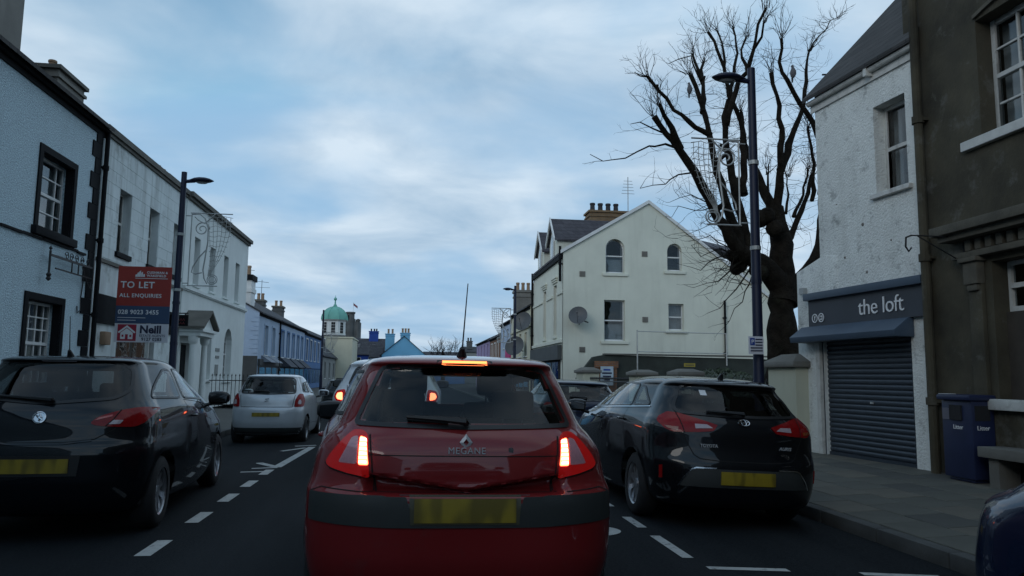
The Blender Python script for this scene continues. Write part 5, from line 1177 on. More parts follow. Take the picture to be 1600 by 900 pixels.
for i in range(5):
    m = MB(); m.box(4.215 if i < 3 else 4.15, 4.305, 8.895, 8.899, 1.835 - i * .035, 1.85 - i * .035); m.build('print_line', M_ink, pp)
# ------------------------------------------------------------------ cars
def pchip(x, y, xq):
    x = np.asarray(x, float); y = np.asarray(y, float); h = np.diff(x); d = np.diff(y) / h; n = len(x); mm = np.zeros(n)
    for i in range(1, n - 1):
        if d[i-1] * d[i] > 0:
            w1, w2 = 2 * h[i] + h[i-1], h[i] + 2 * h[i-1]; mm[i] = (w1 + w2) / (w1 / d[i-1] + w2 / d[i])
    mm[0], mm[-1] = d[0], d[-1]
    k = np.clip(np.searchsorted(x, xq) - 1, 0, n - 2); t = (xq - x[k]) / h[k]
    return ((2*t**3 - 3*t**2 + 1) * y[k] + (t**3 - 2*t**2 + t) * h[k] * mm[k] + (-2*t**3 + 3*t**2) * y[k+1] + (t**3 - t**2) * h[k] * mm[k+1])
def inpoly(pts, poly):
    x, y = pts[:, 0], pts[:, 1]; ins = np.zeros(len(pts), bool); n = len(poly); dist = np.full(len(pts), 1e9)
    for i in range(n):
        (x1, y1), (x2, y2) = poly[i], poly[(i+1) % n]
        c = ((y1 > y) != (y2 > y)); 
        with np.errstate(divide='ignore', invalid='ignore'): xi = (x2 - x1) * (y - y1) / (y2 - y1 + 1e-12) + x1
        ins ^= c & (x < xi)
        dx, dy = x2 - x1, y2 - y1; L2 = dx*dx + dy*dy + 1e-12; t = np.clip(((x - x1) * dx + (y - y1) * dy) / L2, 0, 1)
        dist = np.minimum(dist, np.hypot(x - (x1 + t*dx), y - (y1 + t*dy)))
    return ins, dist
def rounded(poly, r=.04, k=3):
    outp = []; n = len(poly)
    for i in range(n):
        p0, p, p1 = Vector(poly[i-1]), Vector(poly[i]), Vector(poly[(i+1) % n]); a, b = p0 - p, p1 - p
        ra = min(r, a.length * .4); rb = min(r, b.length * .4); A, B = p + a.normalized() * ra, p + b.normalized() * rb
        for j in range(k + 1):
            t = j / k; q = A * (1-t)**2 + p * 2*t*(1-t) + B * t*t; outp.append((q.x, q.y))
    return outp
def densify(poly, step, closed=True):
    outp = []; n = len(poly)
    for i in range(n if closed else n - 1):
        a, b = Vector(poly[i]), Vector(poly[(i+1) % n]); k = max(1, int(math.ceil((b - a).length / step)))
        for j in range(k): q = a.lerp(b, j / k); outp.append((q.x, q.y))
    if not closed: outp.append(tuple(poly[-1]))
    return outp
M_tyre = pm('tyre_rubber', (0.012, 0.012, 0.013), .85, .2, 8); M_rim = pm('alloy', (0.42, 0.43, 0.45), .3, .08, 6, metal=.8); M_seal = pm('black_trim', (0.008, 0.008, 0.009), .4, .2, 6)
M_seam = pm('panel_gap', (0.003, 0.003, 0.003), .9, .2, 6); M_trimd = pm('dark_cabin', (0.012, 0.012, 0.013), .9, .2, 6)
M_cglass = glass('car_glass', (0.72, 0.76, 0.75), 1.45); M_cglass_d = glass('tinted_car_glass', (0.22, 0.24, 0.25), 1.45)
M_lens = pm('red_lens', (0.22, 0.006, 0.007), .12, .1, 20, coat=.15, spec=.2); M_lensw = pm('clear_lens', (0.38, 0.30, 0.32), .15, .1, 60, coat=1.0); M_lensd = pm('smoked_lens', (0.03, .01, .01), .12, .1, 20, coat=1.)
M_lit = emit('lit_brake_light', (1.0, 0.16, 0.07), 6.0, (.5, .05, .03)); M_lit2 = emit('lit_lamp_core', (1.0, 0.42, 0.30), 9.0, (.5, .1, .05)); M_glowr = emit('glowing_red_lens', (1.0, .02, .02), .10, (.25, .006, .006))
M_yplate = pm('yellow_number_plate', (0.27, 0.195, 0.012), .5, .1, 9); M_chrome = pm('chrome', (.55, .56, .58), .15, .05, 5, metal=1.0)
M_plast = pm('grey_bumper_plastic', (0.026, 0.029, 0.028), .55, .12, 5, .2, 300)
def paint(name, col, metal=.35, rough=.32, coat=.8, dust=.06): return pm(name, col, rough, .06, 1.2, metal=metal * .5, coat=coat, spec=.08, blot=dust, blotcol=(.07, .066, .06), blotscale=7)
def blur_plate():
    # registration characters illegible: soft dark smudges along the plate, fading to its grey border
    nn = M_yplate.node_tree.nodes; lk = M_yplate.node_tree.links; b = nn['Principled BSDF']; src = b.inputs['Base Color'].links[0].from_socket
    tcn = nn.new('ShaderNodeTexCoord'); mp = nn.new('ShaderNodeMapping'); mp.inputs['Scale'].default_value = (13, 1, 3.5); lk.new(tcn.outputs['Object'], mp.inputs['Vector'])
    nz = nn.new('ShaderNodeTexNoise'); nz.inputs['Scale'].default_value = 1.0; nz.inputs['Detail'].default_value = 0.5; lk.new(mp.outputs[0], nz.inputs['Vector'])
    r = nn.new('ShaderNodeMapRange'); r.interpolation_type = 'SMOOTHSTEP'; r.inputs['From Min'].default_value = .42; r.inputs['From Max'].default_value = .66; r.inputs['To Max'].default_value = .62; lk.new(nz.outputs['Fac'], r.inputs['Value'])
    mx = nn.new('ShaderNodeMix'); mx.data_type = 'RGBA'; mx.inputs['B'].default_value = (.045, .035, .006, 1); lk.new(r.outputs[0], mx.inputs['Factor']); lk.new(src, mx.inputs['A']); lk.new(mx.outputs['Result'], b.inputs['Base Color'])
blur_plate()
class Car:
    def __init__(s, name, label, tab, mat, nrow=90, ncap=44, nside=70, deform=None, sx=1., sy=1., sz=1., cat='car', group='cars in the street'):
        s.root = thing(name, (0, 0, 0), label, cat, group); s.mat = mat
        tab = np.array(tab, float); tab[:, 0] *= sz; tab[:, 1:3] *= sy; tab[:, 3:6] *= sx; tab[:, 6] *= sy; tab[:, 8] *= sy
        dt_ = np.abs(np.diff(tab, axis=0)); ds = dt_[:, 0] + .5 * dt_[:, 1] + .12 * dt_[:, 2] + .4 * dt_[:, 3]; S = np.concatenate([[0], np.cumsum(ds + 1e-4)])
        q = np.linspace(0, S[-1], nrow); R = np.stack([pchip(S, tab[:, c], q) for c in range(9)], 1)
        rings = []; ph = np.linspace(-pi / 2, pi / 2, 241)
        def cap(w_, D, n, k):
            x = w_ * np.sign(np.sin(ph)) * np.abs(np.sin(ph)) ** (2 / n); y = D * (1 - np.abs(np.cos(ph)) ** (2 / n))
            L_ = np.concatenate([[0], np.cumsum(np.hypot(np.diff(x), np.diff(y)))]); t = np.linspace(0, L_[-1], k + 1)
            return np.interp(t, L_, x), np.interp(t, L_, y)
        for (z, yr, yf, wr, wm_, wf, Dr, n, Df) in R:
            Ln = yf - yr; Dr = min(Dr, Ln * .4, wr * .9); Df = min(Df, Ln * .4, wf * .9)
            x, y = cap(wr, Dr, n, ncap); P1 = np.stack([x, yr + y], 1)
            t = np.linspace(0, 1, nside + 1)[1:-1]; xs_ = wr * (1-t) + wf * t + (wm_ - (wr + wf) / 2) * np.sin(pi * t); ys_ = (yr + Dr) * (1-t) + (yf - Df) * t
            x2, y2 = cap(wf, Df, 2.6, ncap)
            ring = np.concatenate([P1, np.stack([xs_, ys_], 1), np.stack([-x2, yf - y2], 1), np.stack([-xs_[::-1], ys_[::-1]], 1)])
            rings.append(np.concatenate([ring, np.full((len(ring), 1), z)], 1))
        V = np.array(rings); nr, npt = V.shape[:2]; V = V.reshape(-1, 3)
        if deform: V = deform(V)
        F = []
        for i in range(nr - 1):
            for k in range(npt):
                k2 = (k + 1) % npt; F.append((i*npt + k, i*npt + k2, (i+1)*npt + k2, (i+1)*npt + k))
        F = np.array(F); s.V, s.F = V, F; s.base = list(range(npt))[::-1]; s.top = [(nr-1)*npt + k for k in range(npt)]
        fn = np.cross(V[F[:, 2]] - V[F[:, 0]], V[F[:, 3]] - V[F[:, 1]]); ln = np.linalg.norm(fn, axis=1, keepdims=True) + 1e-12
        vn = np.zeros_like(V)
        for c in range(4): np.add.at(vn, F[:, c], fn)
        s.VN = vn / (np.linalg.norm(vn, axis=1, keepdims=True) + 1e-12); s.FN = fn / ln; s.FC = V[F].mean(1)
        s.alive = np.ones(len(F), bool); s.bvh = BVHTree.FromPolygons([tuple(v) for v in V], [tuple(map(int, f)) for f in F]); s.regions = []
    def axes(s, az): a = radians(az); return Vector((sin(a), cos(a), 0)), Vector((cos(a), -sin(a), 0))
    def mask(s, poly, az, inset=0.0, face=.12):
        d, u = s.axes(az); uu = s.FC @ np.array(u); facing = -(s.FN @ np.array(d)) > face
        ins, dist = inpoly(np.stack([uu, s.FC[:, 2]], 1), poly); return ins & facing & (dist > inset)
    def hit(s, u, z, az):
        d, ua = s.axes(az); o = ua * u + Vector((0, 0, z)) - d * 6; r = s.bvh.ray_cast(o, d)
        return (r[0], r[1]) if r[0] is not None else (None, None)
    def cut(s, poly, az, inset=.018): s.alive &= ~s.mask(poly, az, inset)
    def region(s, name, poly, az, mat=None, parent=None): s.regions.append((name, s.mask(poly, az), mat or s.mat))
    def patch(s, name, poly, az, off, mat, parent=None, grid=.03, thick=.012, rnd_=0.0):
        if rnd_: poly = rounded(poly, rnd_)
        b = densify(poly, grid); n = len(b); bx = np.array(b); lo, hi = bx.min(0), bx.max(0)
        gx, gz = np.meshgrid(np.arange(lo[0], hi[0], grid), np.arange(lo[1], hi[1], grid)); G = np.stack([gx.ravel(), gz.ravel()], 1)
        if len(G):
            ins, dist = inpoly(G, poly); G = G[ins & (dist > grid * .45)]
        pts = [Vector(p) for p in b] + [Vector(p) for p in G]
        rv, re, rf = delaunay_2d_cdt(pts, [(i, (i+1) % n) for i in range(n)], [], 1, 1e-6)[:3]
        P_, Nn, ok = [], [], []
        for p in rv:
            h, nn_ = s.hit(p.x, p.y, az); ok.append(h is not None); P_.append(h if h is not None else Vector((0, 0, 0))); Nn.append(nn_ if nn_ is not None else Vector((0, -1, 0)))
        d, _ = s.axes(az); rf = [tuple(f) for f in rf if all(ok[i] for i in f)]
        fc = []; cnt = {}
        V = [P_[i] + Nn[i] * off for i in range(len(P_))]
        for f in rf:
            a, b_, c = f[:3]
            if (V[b_] - V[a]).cross(V[c] - V[a]).dot(d) > 0: f = f[::-1]
            fc.append(f)
            for i in range(len(f)): e = (f[i], f[(i+1) % len(f)]); cnt[e] = 1
        nv = len(V)
        if thick:
            V = V + [P_[i] - Nn[i] * thick for i in range(len(P_))]
            fc += [(e[1], e[0], e[0] + nv, e[1] + nv) for e in cnt if (e[1], e[0]) not in cnt]
        o = link(name, mesh_from(name, V, fc, mat, True), parent or s.root); autosmooth(o, 50); return o
    def ribbon(s, name, path, az, width, off, mat, parent=None, closed=False):
        p = densify(path, .025, closed); H = []
        for (u, z) in p:
            h, n = s.hit(u, z, az)
            if h is not None: H.append((h, n))
        m = MB(); k = len(H); L_, R_ = [], []
        for i in range(k):
            a = H[(i-1) % k if closed else max(i-1, 0)][0]; b = H[(i+1) % k if closed else min(i+1, k-1)][0]; t = (b - a).normalized(); sd_ = t.cross(H[i][1]).normalized() * width / 2
            L_.append(H[i][0] + sd_ + H[i][1] * off); R_.append(H[i][0] - sd_ + H[i][1] * off)
        for i in range(k if closed else k - 1):
            j = (i+1) % k; m.poly([L_[i], L_[j], R_[j], R_[i]])
        return m.build(name, mat, parent or s.root, True)
    def glass_part(s, name, poly, az, mat, frit=.03, r=.05, ribs=True):
        pr = rounded(poly, r); s.cut(pr, az); o = s.patch(name, pr, az, .004, mat, None, .035, 0)
        c = np.array(pr).mean(0); ring = MB()
        s.ribbon('window_seal', pr, az, frit, .006, M_seal, o, True); return o
    def wheels(s, ys, r=.31, xw=.74, wd=.2, spokes=10, dark=False):
        for y in ys:
            for sd_ in (1, -1):
                # open the arch
                c = s.FC; m = ((c[:, 1] - y) ** 2 + (c[:, 2] - r) ** 2 < (r + .055) ** 2) & (c[:, 0] * sd_ > .4); s.alive &= ~m
                Q = Matrix(((0, 0, sd_), (1, 0, 0), (0, sd_, 0)))
                ctr = Vector((sd_ * xw, y, r)); Rm = Matrix.Rotation(sd_ * pi / 2, 3, 'Y')
                m_ = MB(); m_.lathe([(.13, -.1), (.13, .02), (.05, .03)], 14, ctr, Rm); wo = m_.build('wheel', M_seal, s.root)
                m_ = MB(); h = wd / 2; m_.lathe([(r*.66, -h), (r*.86, -h*1.02), (r*.97, -h*.8), (r, -h*.5), (r, h*.5), (r*.97, h*.8), (r*.86, h*1.02), (r*.66, h), (r*.66, -h)], 36, ctr, Rm, False); autosmooth(m_.build('tyre', M_tyre, wo), 40)
                m_ = MB(); R_ = r * .66; m_.lathe([(R_, -h), (R_, h*.9), (R_*.93, h*.8), (R_*.93, -h)], 32, ctr, Rm, False)
                m_.lathe([(.05, h*.45), (.045, h*.72), (.0, h*.75)], 12, ctr, Rm, False)
                for k in range(spokes):
                    a = 2 * pi * k / spokes; u = Vector((cos(a), sin(a), 0)); v = Vector((-sin(a), cos(a), 0)); zh = h * .6
                    pts = [u*.04 + v*.02, u*R_*.95 + v*.028, u*R_*.95 - v*.028, u*.04 - v*.02]
                    m_.prism([ctr + Rm @ (p + Vector((0, 0, zh))) for p in pts], Rm @ Vector((0, 0, -.03)))
                m_.build('rim', M_seal if dark else M_rim, wo)
                m_ = MB(); ra = r + .06; k = 20; A = [(y + ra * cos(pi * 1.1 * i / k - .16), r + ra * sin(pi * 1.1 * i / k - .16)) for i in range(k + 1)]
                for i in range(k): m_.poly([(sd_ * (xw + .03), *A[i]), (sd_ * (xw + .03), *A[i+1]), (sd_ * .42, *A[i+1]), (sd_ * .42, *A[i])])
                m_.poly([(sd_ * .42, *a_) for a_ in A]); m_.build('wheel_arch_liner', M_trimd, s.root)
                if True:
                    az = -90 * sd_; path = [((yy if sd_ > 0 else -yy), zz) for yy, zz in A[1:-1]]
                    try: s.ribbon('arch_lip', path, az, .03, .006, s.mat)
                    except Exception: pass
    def mirrors(s, y, z, x, mat, sides=(1, -1)):
        for sd_ in sides:
            m = MB(); c = Vector((sd_ * (x + .10), y, z)); 
            prof = [(-.11, .3), (-.1, .8), (-.04, 1.0), (.04, 1.0), (.09, .85), (.12, .5)]; n = 12
            for (t, sc_) in prof:
                for k in range(n):
                    a = 2*pi*k/n; m.v.append(c + Vector((sd_ * t, (.045 if sin(a) < 0 else .07) * sin(a) * sc_, .075 * cos(a) * sc_)))
            for i in range(len(prof) - 1):
                for k in range(n): m.f.append((i*n + k, i*n + (k+1) % n, (i+1)*n + (k+1) % n, (i+1)*n + k))
            m.f.append(tuple(range(n))); m.f.append(tuple((len(prof)-1)*n + k for k in range(n)))
            mo = autosmooth(m.build('door_mirror', mat, s.root), 50)
            m = MB(); m.tube([c + Vector((-sd_ * .05, .01, -.06)), c + Vector((-sd_ * .16, .02, -.09))], .022, 6); m.build('mirror_arm', M_seal, mo)
            m = MB(); m.poly([c + Vector((sd_ * t, -.047, zz)) for t, zz in ((-.08, -.05), (.09, -.05), (.10, .04), (-.08, .055))]); m.build('mirror_glass', pm('mirror_glass', (.10, .11, .12), .05, .05, 5, metal=1.0), mo)
    def cabin(s, yd, zs, xw, yr, head=True, rhd=True, people=0):
        r = s.root
        def seat(x, y, w_, back=.55, hz=.2, nm='seat'):
            m = MB(); m.box(x - w_/2, x + w_/2, y, y + .48, zs - .16, zs); m.prism([(x - w_/2, y, zs - .1), (x + w_/2, y, zs - .1), (x + w_/2*.9, y - .16, zs + back), (x - w_/2*.9, y - .16, zs + back)], (0, .1, 0))
            so_ = m.build(nm, M_trimd, r); bevel_obj(so_, .03, 2); return so_
        def headrest(x, y, z, par):
            m = MB(); m.box(x - .13, x + .13, y - .05, y + .04, z, z + .17); o = m.build('headrest', M_trimd, par); bevel_obj(o, .035, 2)
            m = MB(); m.tube([(x - .06, y, z - .08), (x - .06, y, z + .05)], .008, 5); m.tube([(x + .06, y, z - .08), (x + .06, y, z + .05)], .008, 5); m.build('headrest_post', M_chrome, par)
        for sx_ in (-1, 1):
            so_ = seat(sx_ * xw * .5, yd, .48); headrest(sx_ * xw * .5, yd - .17, zs + .6, so_)
        so_ = seat(0, yr, xw * 1.75, .48, .2, 'rear_bench')
        for x in (-xw * .55, xw * .55): headrest(x, yr - .15, zs + .48, so_)
        m = MB(); m.box(-xw * .95, xw * .95, yd + .85, yd + 1.3, zs - .1, zs + .35); bevel_obj(m.build('dashboard', M_trimd, r), .06, 2)
        m = MB(); c = Vector((xw * .5, yd + .72, zs + .35)); m.tube([c + Vector((.18 * cos(2*pi*i/20), -.06 * sin(2*pi*i/20), .17 * sin(2*pi*i/20))) for i in range(21)], .016, 6, False); m.tube([c, c + Vector((0, .25, -.1))], .03, 6); m.build('steering_wheel', M_trimd, r)
        m = MB(); m.box(-xw, xw, .35, yd + 1.4, .28, .33); m.build('cabin_floor', M_trimd, r)
        m = MB(); m.box(-xw*.95, xw*.95, yr - .35, yr - .17, .33, zs + .33); m.build('parcel_shelf', M_trimd, r)
    def finish(s, loc, rz=0., ry=0., lining=True):
        def sub(mask): 
            f = s.F[mask]; ids = np.unique(f); mp = -np.ones(len(s.V), int); mp[ids] = np.arange(len(ids)); return s.V[ids], mp[f], s.VN[ids]
        left = s.alive.copy()
        todo = []
        for name, mk, mt in s.regions:
            mk = mk & left; left &= ~mk
            if mk.any(): todo.append((name, mk, mt))
        todo.insert(0, ('body', left, s.mat))
        for name, mk, mt in todo:
            v, f, vn = sub(mk); me = bpy.data.meshes.new(name); me.from_pydata(v.tolist(), [], f.tolist())
            if name == 'body':
                pass
            me.polygons.foreach_set('use_smooth', [True] * len(me.polygons)); me.update(); me.normals_split_custom_set_from_vertices(vn.tolist()); me.materials.append(mt); link(name, me, s.root)
        m = MB(); m.poly([tuple(s.V[i]) for i in s.base]); m.build('underbody', M_trimd, s.root)
        m = MB(); m.poly([tuple(s.V[i]) for i in s.top]); m.build('roof_centre', s.mat, s.root)
        if lining:
            mk = s.alive & (s.FC[:, 2] > .62); v, f, vn = sub(mk); v = v - vn * .022; me = bpy.data.meshes.new('cabin_lining'); me.from_pydata(v.tolist(), [], f.tolist()); me.materials.append(M_trimd); link('cabin_lining', me, s.root)
        s.root.location = loc; s.root.rotation_euler = (0, ry, rz); return s.root
mir = lambda p: [(-a, b) for a, b in p][::-1]
def both(fn, poly):
    fn(poly, 1); fn(mir(poly), -1)
def side_glass(car, polys, mat):
    for p in polys:
        car.glass_part('side_window', p, -90, mat, .022, .05); car.glass_part('side_window', mir(p), 90, mat, .022, .05)
def side_line(car, name, path, wd=.006, mat=None, off=.0015, closed=False):
    car.ribbon(name, path, -90, wd, off, mat or M_seam, None, closed); car.ribbon(name, mir(path), 90, wd, off, mat or M_seam, None, closed)
def side_region(car, name, poly):
    car.region(name, poly, -90); car.region(name, mir(poly), 90)
def side_boxes(car, name, pts, size, mat):
    for (y, z) in pts:
        for az, sg in ((-90, 1), (90, -1)):
            h, n = car.hit(y * sg, z, az)
            if h is None: continue
            m = MB(); m.tube([h + Vector((0, -size[0]/2, 0)) + n * .004, h + Vector((0, -size[0]*.3, 0)) + n * .03, h + Vector((0, size[0]*.3, 0)) + n * .03, h + Vector((0, size[0]/2, 0)) + n * .004], size[1], 7); m.build(name, mat, car.root, True)
def plate(car, x0, x1, z0, z1, off=.012):
    p = car.patch('number_plate', [(x0, z0), (x1, z0), (x1, z1), (x0, z1)], 0, off, M_yplate, None, .05, .005); return p
def wiper(car, x0, x1, z0, z1, yoff=.02):
    h0, n0 = car.hit(x0, z0, 0); h1, n1 = car.hit(x1, z1, 0); m = MB()
    m.tube([h0 + n0*.02, h0 + n0*.035, (h0 + h1)/2 + n0*.035, h1 + n1*.03], [.022, .02, .014, .008], 6); wo = m.build('rear_wiper', M_seal, car.root)
    m = MB(); m.tube([h0.lerp(h1, .3) + n0*.012, h0.lerp(h1, .65) + n0*.014, h1 + n1*.012], .008, 5); m.build('wiper_blade', M_seal, wo)
def antenna(car, y, L_, lean=-.25, az=None):
    r = car.bvh.ray_cast(Vector((0, y, 3)), Vector((0, 0, -1))); z = r[0].z if r[0] is not None else 1.45
    m = MB(); m.tube([(0, y, z - .01), (0, y - .03, z + .03), (0, y - .05, z + .05)], [.035, .02, .012], 8); b = m.build('antenna_base', M_seal, car.root)
    m = MB(); m.tube([(0, y - .04, z + .04), (.02, y - .04 + lean * L_, z + L_)], [.005, .003], 5); m.build('antenna', M_seal, b)

TAB_M = [(.17,.30,3.9,.60,.78,.60,.35,3,.4),(.22,.10,4.05,.74,.84,.72,.45,3,.5),(.32,.03,4.17,.81,.87,.78,.48,3.1,.6),(.48,.0,4.21,.838,.885,.80,.5,3.2,.6),(.62,.0,4.20,.845,.89,.80,.5,3.2,.6),(.76,.008,4.15,.842,.89,.79,.5,3.2,.6),
 (.785,.03,4.12,.836,.89,.78,.5,3.2,.6),(.82,.045,4.05,.826,.889,.775,.5,3.1,.6),(.88,.048,3.85,.815,.886,.76,.5,3,.55),(.96,.058,3.55,.795,.878,.74,.5,3,.5),(1.03,.09,3.25,.755,.855,.70,.5,3,.45),(1.095,.155,3.05,.70,.81,.66,.48,3,.4),(1.18,.225,2.88,.662,.76,.62,.45,3,.38),(1.30,.305,2.62,.61,.70,.56,.42,3,.35),(1.395,.375,2.38,.565,.635,.50,.4,3,.33),
 (1.42,.345,2.30,.545,.61,.48,.38,3,.3),(1.447,.40,2.15,.505,.57,.44,.36,2.8,.3),(1.466,.62,1.95,.42,.47,.38,.33,2.6,.28),(1.478,.9,1.75,.28,.31,.26,.25,2.4,.2),(1.483,1.15,1.5,.1,.12,.1,.1,2.2,.1)]
def megane_deform(V):
    V = V.copy(); x, y, z = V.T; zv = .79 + .15 * np.abs(x); t = np.clip((zv - z) / .018, 0, 1); t = t*t*(3 - 2*t); lowf = np.clip((z - .765) / .02, 0, 1); sidef = np.clip((.52 - np.abs(x)) / .05, 0, 1)
    V[:, 1] += np.where(y < .5, .085 * t * lowf * sidef, 0); return V
M_redpaint = paint('dark_red_paint', (0.20, 0.017, 0.018), .1, .4, .95, .14)
c = Car('red_hatchback', 'red hatchback with lit brake lights stopped straight ahead', TAB_M, M_redpaint, 150, 72, 60, megane_deform)
rw = [(-.585, 1.10), (0, 1.088), (.585, 1.10), (.465, 1.385), (.40, 1.408), (0, 1.414), (-.40, 1.408), (-.465, 1.385)]
c.glass_part('rear_window', rw, 0, M_cglass, .03, .03)
side_glass(c, [[(.62, 1.13), (1.15, 1.11), (1.3, 1.36), (.75, 1.37)], [(1.32, 1.10), (2.6, 1.04), (2.35, 1.32), (1.42, 1.39)]], M_cglass)
c.glass_part('windscreen', [(-.58, 1.08), (.58, 1.08), (.48, 1.38), (-.48, 1.38)], 180, M_cglass, .03, .06)
tg = [(-.475, .86), (-.455, .775), (.455, .775), (.475, .86), (.505, 1.05), (.6, 1.09), (.47, 1.40), (-.47, 1.40), (-.6, 1.09), (-.505, 1.05)]
c.region('tailgate', tg, 0); side_region(c, 'door', [(1.2, .45), (2.55, .4), (2.7, 1.02), (1.3, 1.1)])
c.region('rear_bumper', [(-.86, .18), (.86, .18), (.86, .76), (.47, .772), (-.47, .772), (-.86, .76)], 0)
c.ribbon('tailgate_gap', [(-.5, 1.05), (-.475, .86), (-.455, .776), (.455, .776), (.475, .86), (.5, 1.05)], 0, .008, .002, M_seam)
c.ribbon('handle_seam', [(-.495, .955), (.495, .955)], 0, .005, .0015, M_seam)
for sg in (1, -1):
    f = (lambda p: p) if sg > 0 else mir
    tl = c.patch('tail_light', f([(.492, .845), (.60, .862), (.70, .885), (.725, .905), (.70, .95), (.64, 1.02), (.585, 1.068), (.535, 1.066), (.508, 1.045)]), 0, .008, M_glowr, None, .02, .02, .02)
    c.patch('clear_lens', f([(.556, .908), (.652, .912), (.59, 1.03), (.556, 1.038)]), 0, .012, pm('pink_lens', (.50, .24, .27), .15, .1, 60, coat=1.0), tl, .02, .004, .012)
    c.patch('lit_lamp', f([(.497, .905), (.548, .905), (.548, 1.036), (.515, 1.03)]), 0, .013, M_lit, tl, .02, .004, .01)
    for k in range(6): c.patch('lamp_reflector', f([(.505 + .0015*k, .914 + k*.02), (.543, .914 + k*.02), (.543, .925 + k*.02), (.507 + .0015*k, .925 + k*.02)]), 0, .016, M_lit2, tl, .03, .002)
    c.ribbon('lamp_gap', f([(.492, .842), (.60, .858), (.70, .88), (.73, .905)]), 0, .008, .004, M_seam)
bi = c.patch('bumper_strip', [(-.80, .63), (-.40, .617), (.40, .617), (.80, .63), (.80, .765), (.30, .762), (.265, .64), (-.265, .64), (-.30, .762), (-.80, .765)], 0, .006, M_plast, None, .03, .02, .01)
c.patch('plate_recess', [(-.30, .637), (.30, .637), (.335, .768), (-.335, .768)], 0, .003, M_seal, None, .03, .01)
c.patch('plate_surround', [(-.275, .632), (.275, .632), (.285, .765), (-.285, .765)], 0, .009, pm('plate_backing', (.06, .055, .03), .6, .2, 8), None, .04, .006)
plate(c, -.258, .258, .642, .755, .014)
# diamond badge and lettering
h, n = c.hit(0, 1.02, 0); by = h.y - .008
dmd = [(0, .042), (.034, 0), (0, -.042), (-.034, 0)]; inn = [(a * .42, b * .42) for a, b in dmd]
m = MB()
for i in range(4):
    j = (i+1) % 4; m.prism([(dmd[i][0], by, 1.022 + dmd[i][1]), (dmd[j][0], by, 1.022 + dmd[j][1]), (inn[j][0], by - .006, 1.022 + inn[j][1]), (inn[i][0], by - .006, 1.022 + inn[i][1])], (0, .012, 0))
M_silv = pm('silver_badge', (.55, .56, .58), .35, .05, 5, metal=.3); bg_ = m.build('badge', M_silv, c.root)
h, n = c.hit(0, .968, 0); text('lettering', 'MEGANE', .046, M_silv, c.root, frame_mtx((-.095, h.y - .004, .967), FX, FZ), .003, 'LEFT', 0, 1.12)
m = MB(); h, n = c.hit(.235, .985, 0); m.prism([h + Vector((a, -.004, b)) for a, b in ((-.012, -.015), (.012, -.015), (.014, .004), (.004, .016), (-.012, .01))], (0, .003, 0)); m.build('tailgate_lock', M_chrome, c.root)
c.patch('brake_light_housing', [(-.16, 1.412), (.16, 1.412), (.155, 1.436), (-.155, 1.436)], 0, .003, M_seal, None, .02, .004)
c.patch('high_brake_light', [(-.128, 1.417), (.128, 1.417), (.125, 1.431), (-.125, 1.431)], 0, .007, emit('high_brake_glow', (1.0, .20, .05), 4.0, (.5, .05, .02)), None, .02, .003)
for sg in (1, -1):
    f = (lambda p: p) if sg > 0 else mir
    c.ribbon('bumper_seam', f([(.475, .855), (.468, .78)]), 0, .006, .002, M_seam); c.ribbon('bumper_seam', f([(.80, .765), (.74, .79), (.47, .777)]), 0, .006, .002, M_seam)
c.ribbon('tailgate_crease', [(-.49, .868), (-.3, .84), (0, .793), (.3, .84), (.49, .868)], 0, .007, .002, M_redpaint)
wiper(c, -.0, -.31, 1.10, 1.122); antenna(c, .62, .42, -.12); c.wheels((.72, 3.35), .315, .74); c.mirrors(2.5, 1.06, .84, M_seal); c.cabin(1.75, .62, .62, .95)
side_boxes(c, 'door_handle', [(1.45, .95)], (.16, .012), M_redpaint); side_line(c, 'door_gap', [(1.2, .42), (2.5, .38), (2.7, 1.0), (1.3, 1.09), (1.2, .42)])
# driver seen through the glass
pd = thing('person', (.62, 5.5, .5), 'driver in dark clothing seated in the red hatchback, seen from behind', 'person')
def person_head_torso(root, x, y, z):
    m = MB(); m.tube([(x, y, z - .55), (x, y, z - .35), (x, y - .02, z - .16), (x, y, z - .09), (x, y + .01, z - .03), (x, y + .01, z + .03), (x, y + .01, z + .1), (x, y + .01, z + .16), (x, y + .01, z + .2)], [.2, .22, .19, .075, .06, .085, .098, .085, .03], 14)
    o = m.build('body', M_trimd, root); autosmooth(o, 80)
    m = MB(); m.tube([(x, y - .01, z - .0), (x, y - .02, z + .06), (x, y - .015, z + .13), (x, y, z + .19), (x, y, z + .225)], [.07, .1, .108, .09, .02], 12); m.build('hair', pm('dark_hair', (.02, .014, .01), .8, .3, 20), root, True)
    for s_ in (-1, 1):
        m = MB(); m.tube([(x + s_ * .2, y, z - .22), (x + s_ * .24, y + .15, z - .42), (x + s_ * .15, y + .45, z - .38)], [.07, .055, .035], 8); m.build('sleeve', M_trimd, root, True)
person_head_torso(pd, .62, 5.5, 1.2)
c.finish((.275, 3.8, 0), 0, .008); c.root.scale = (.968, 1, 1)

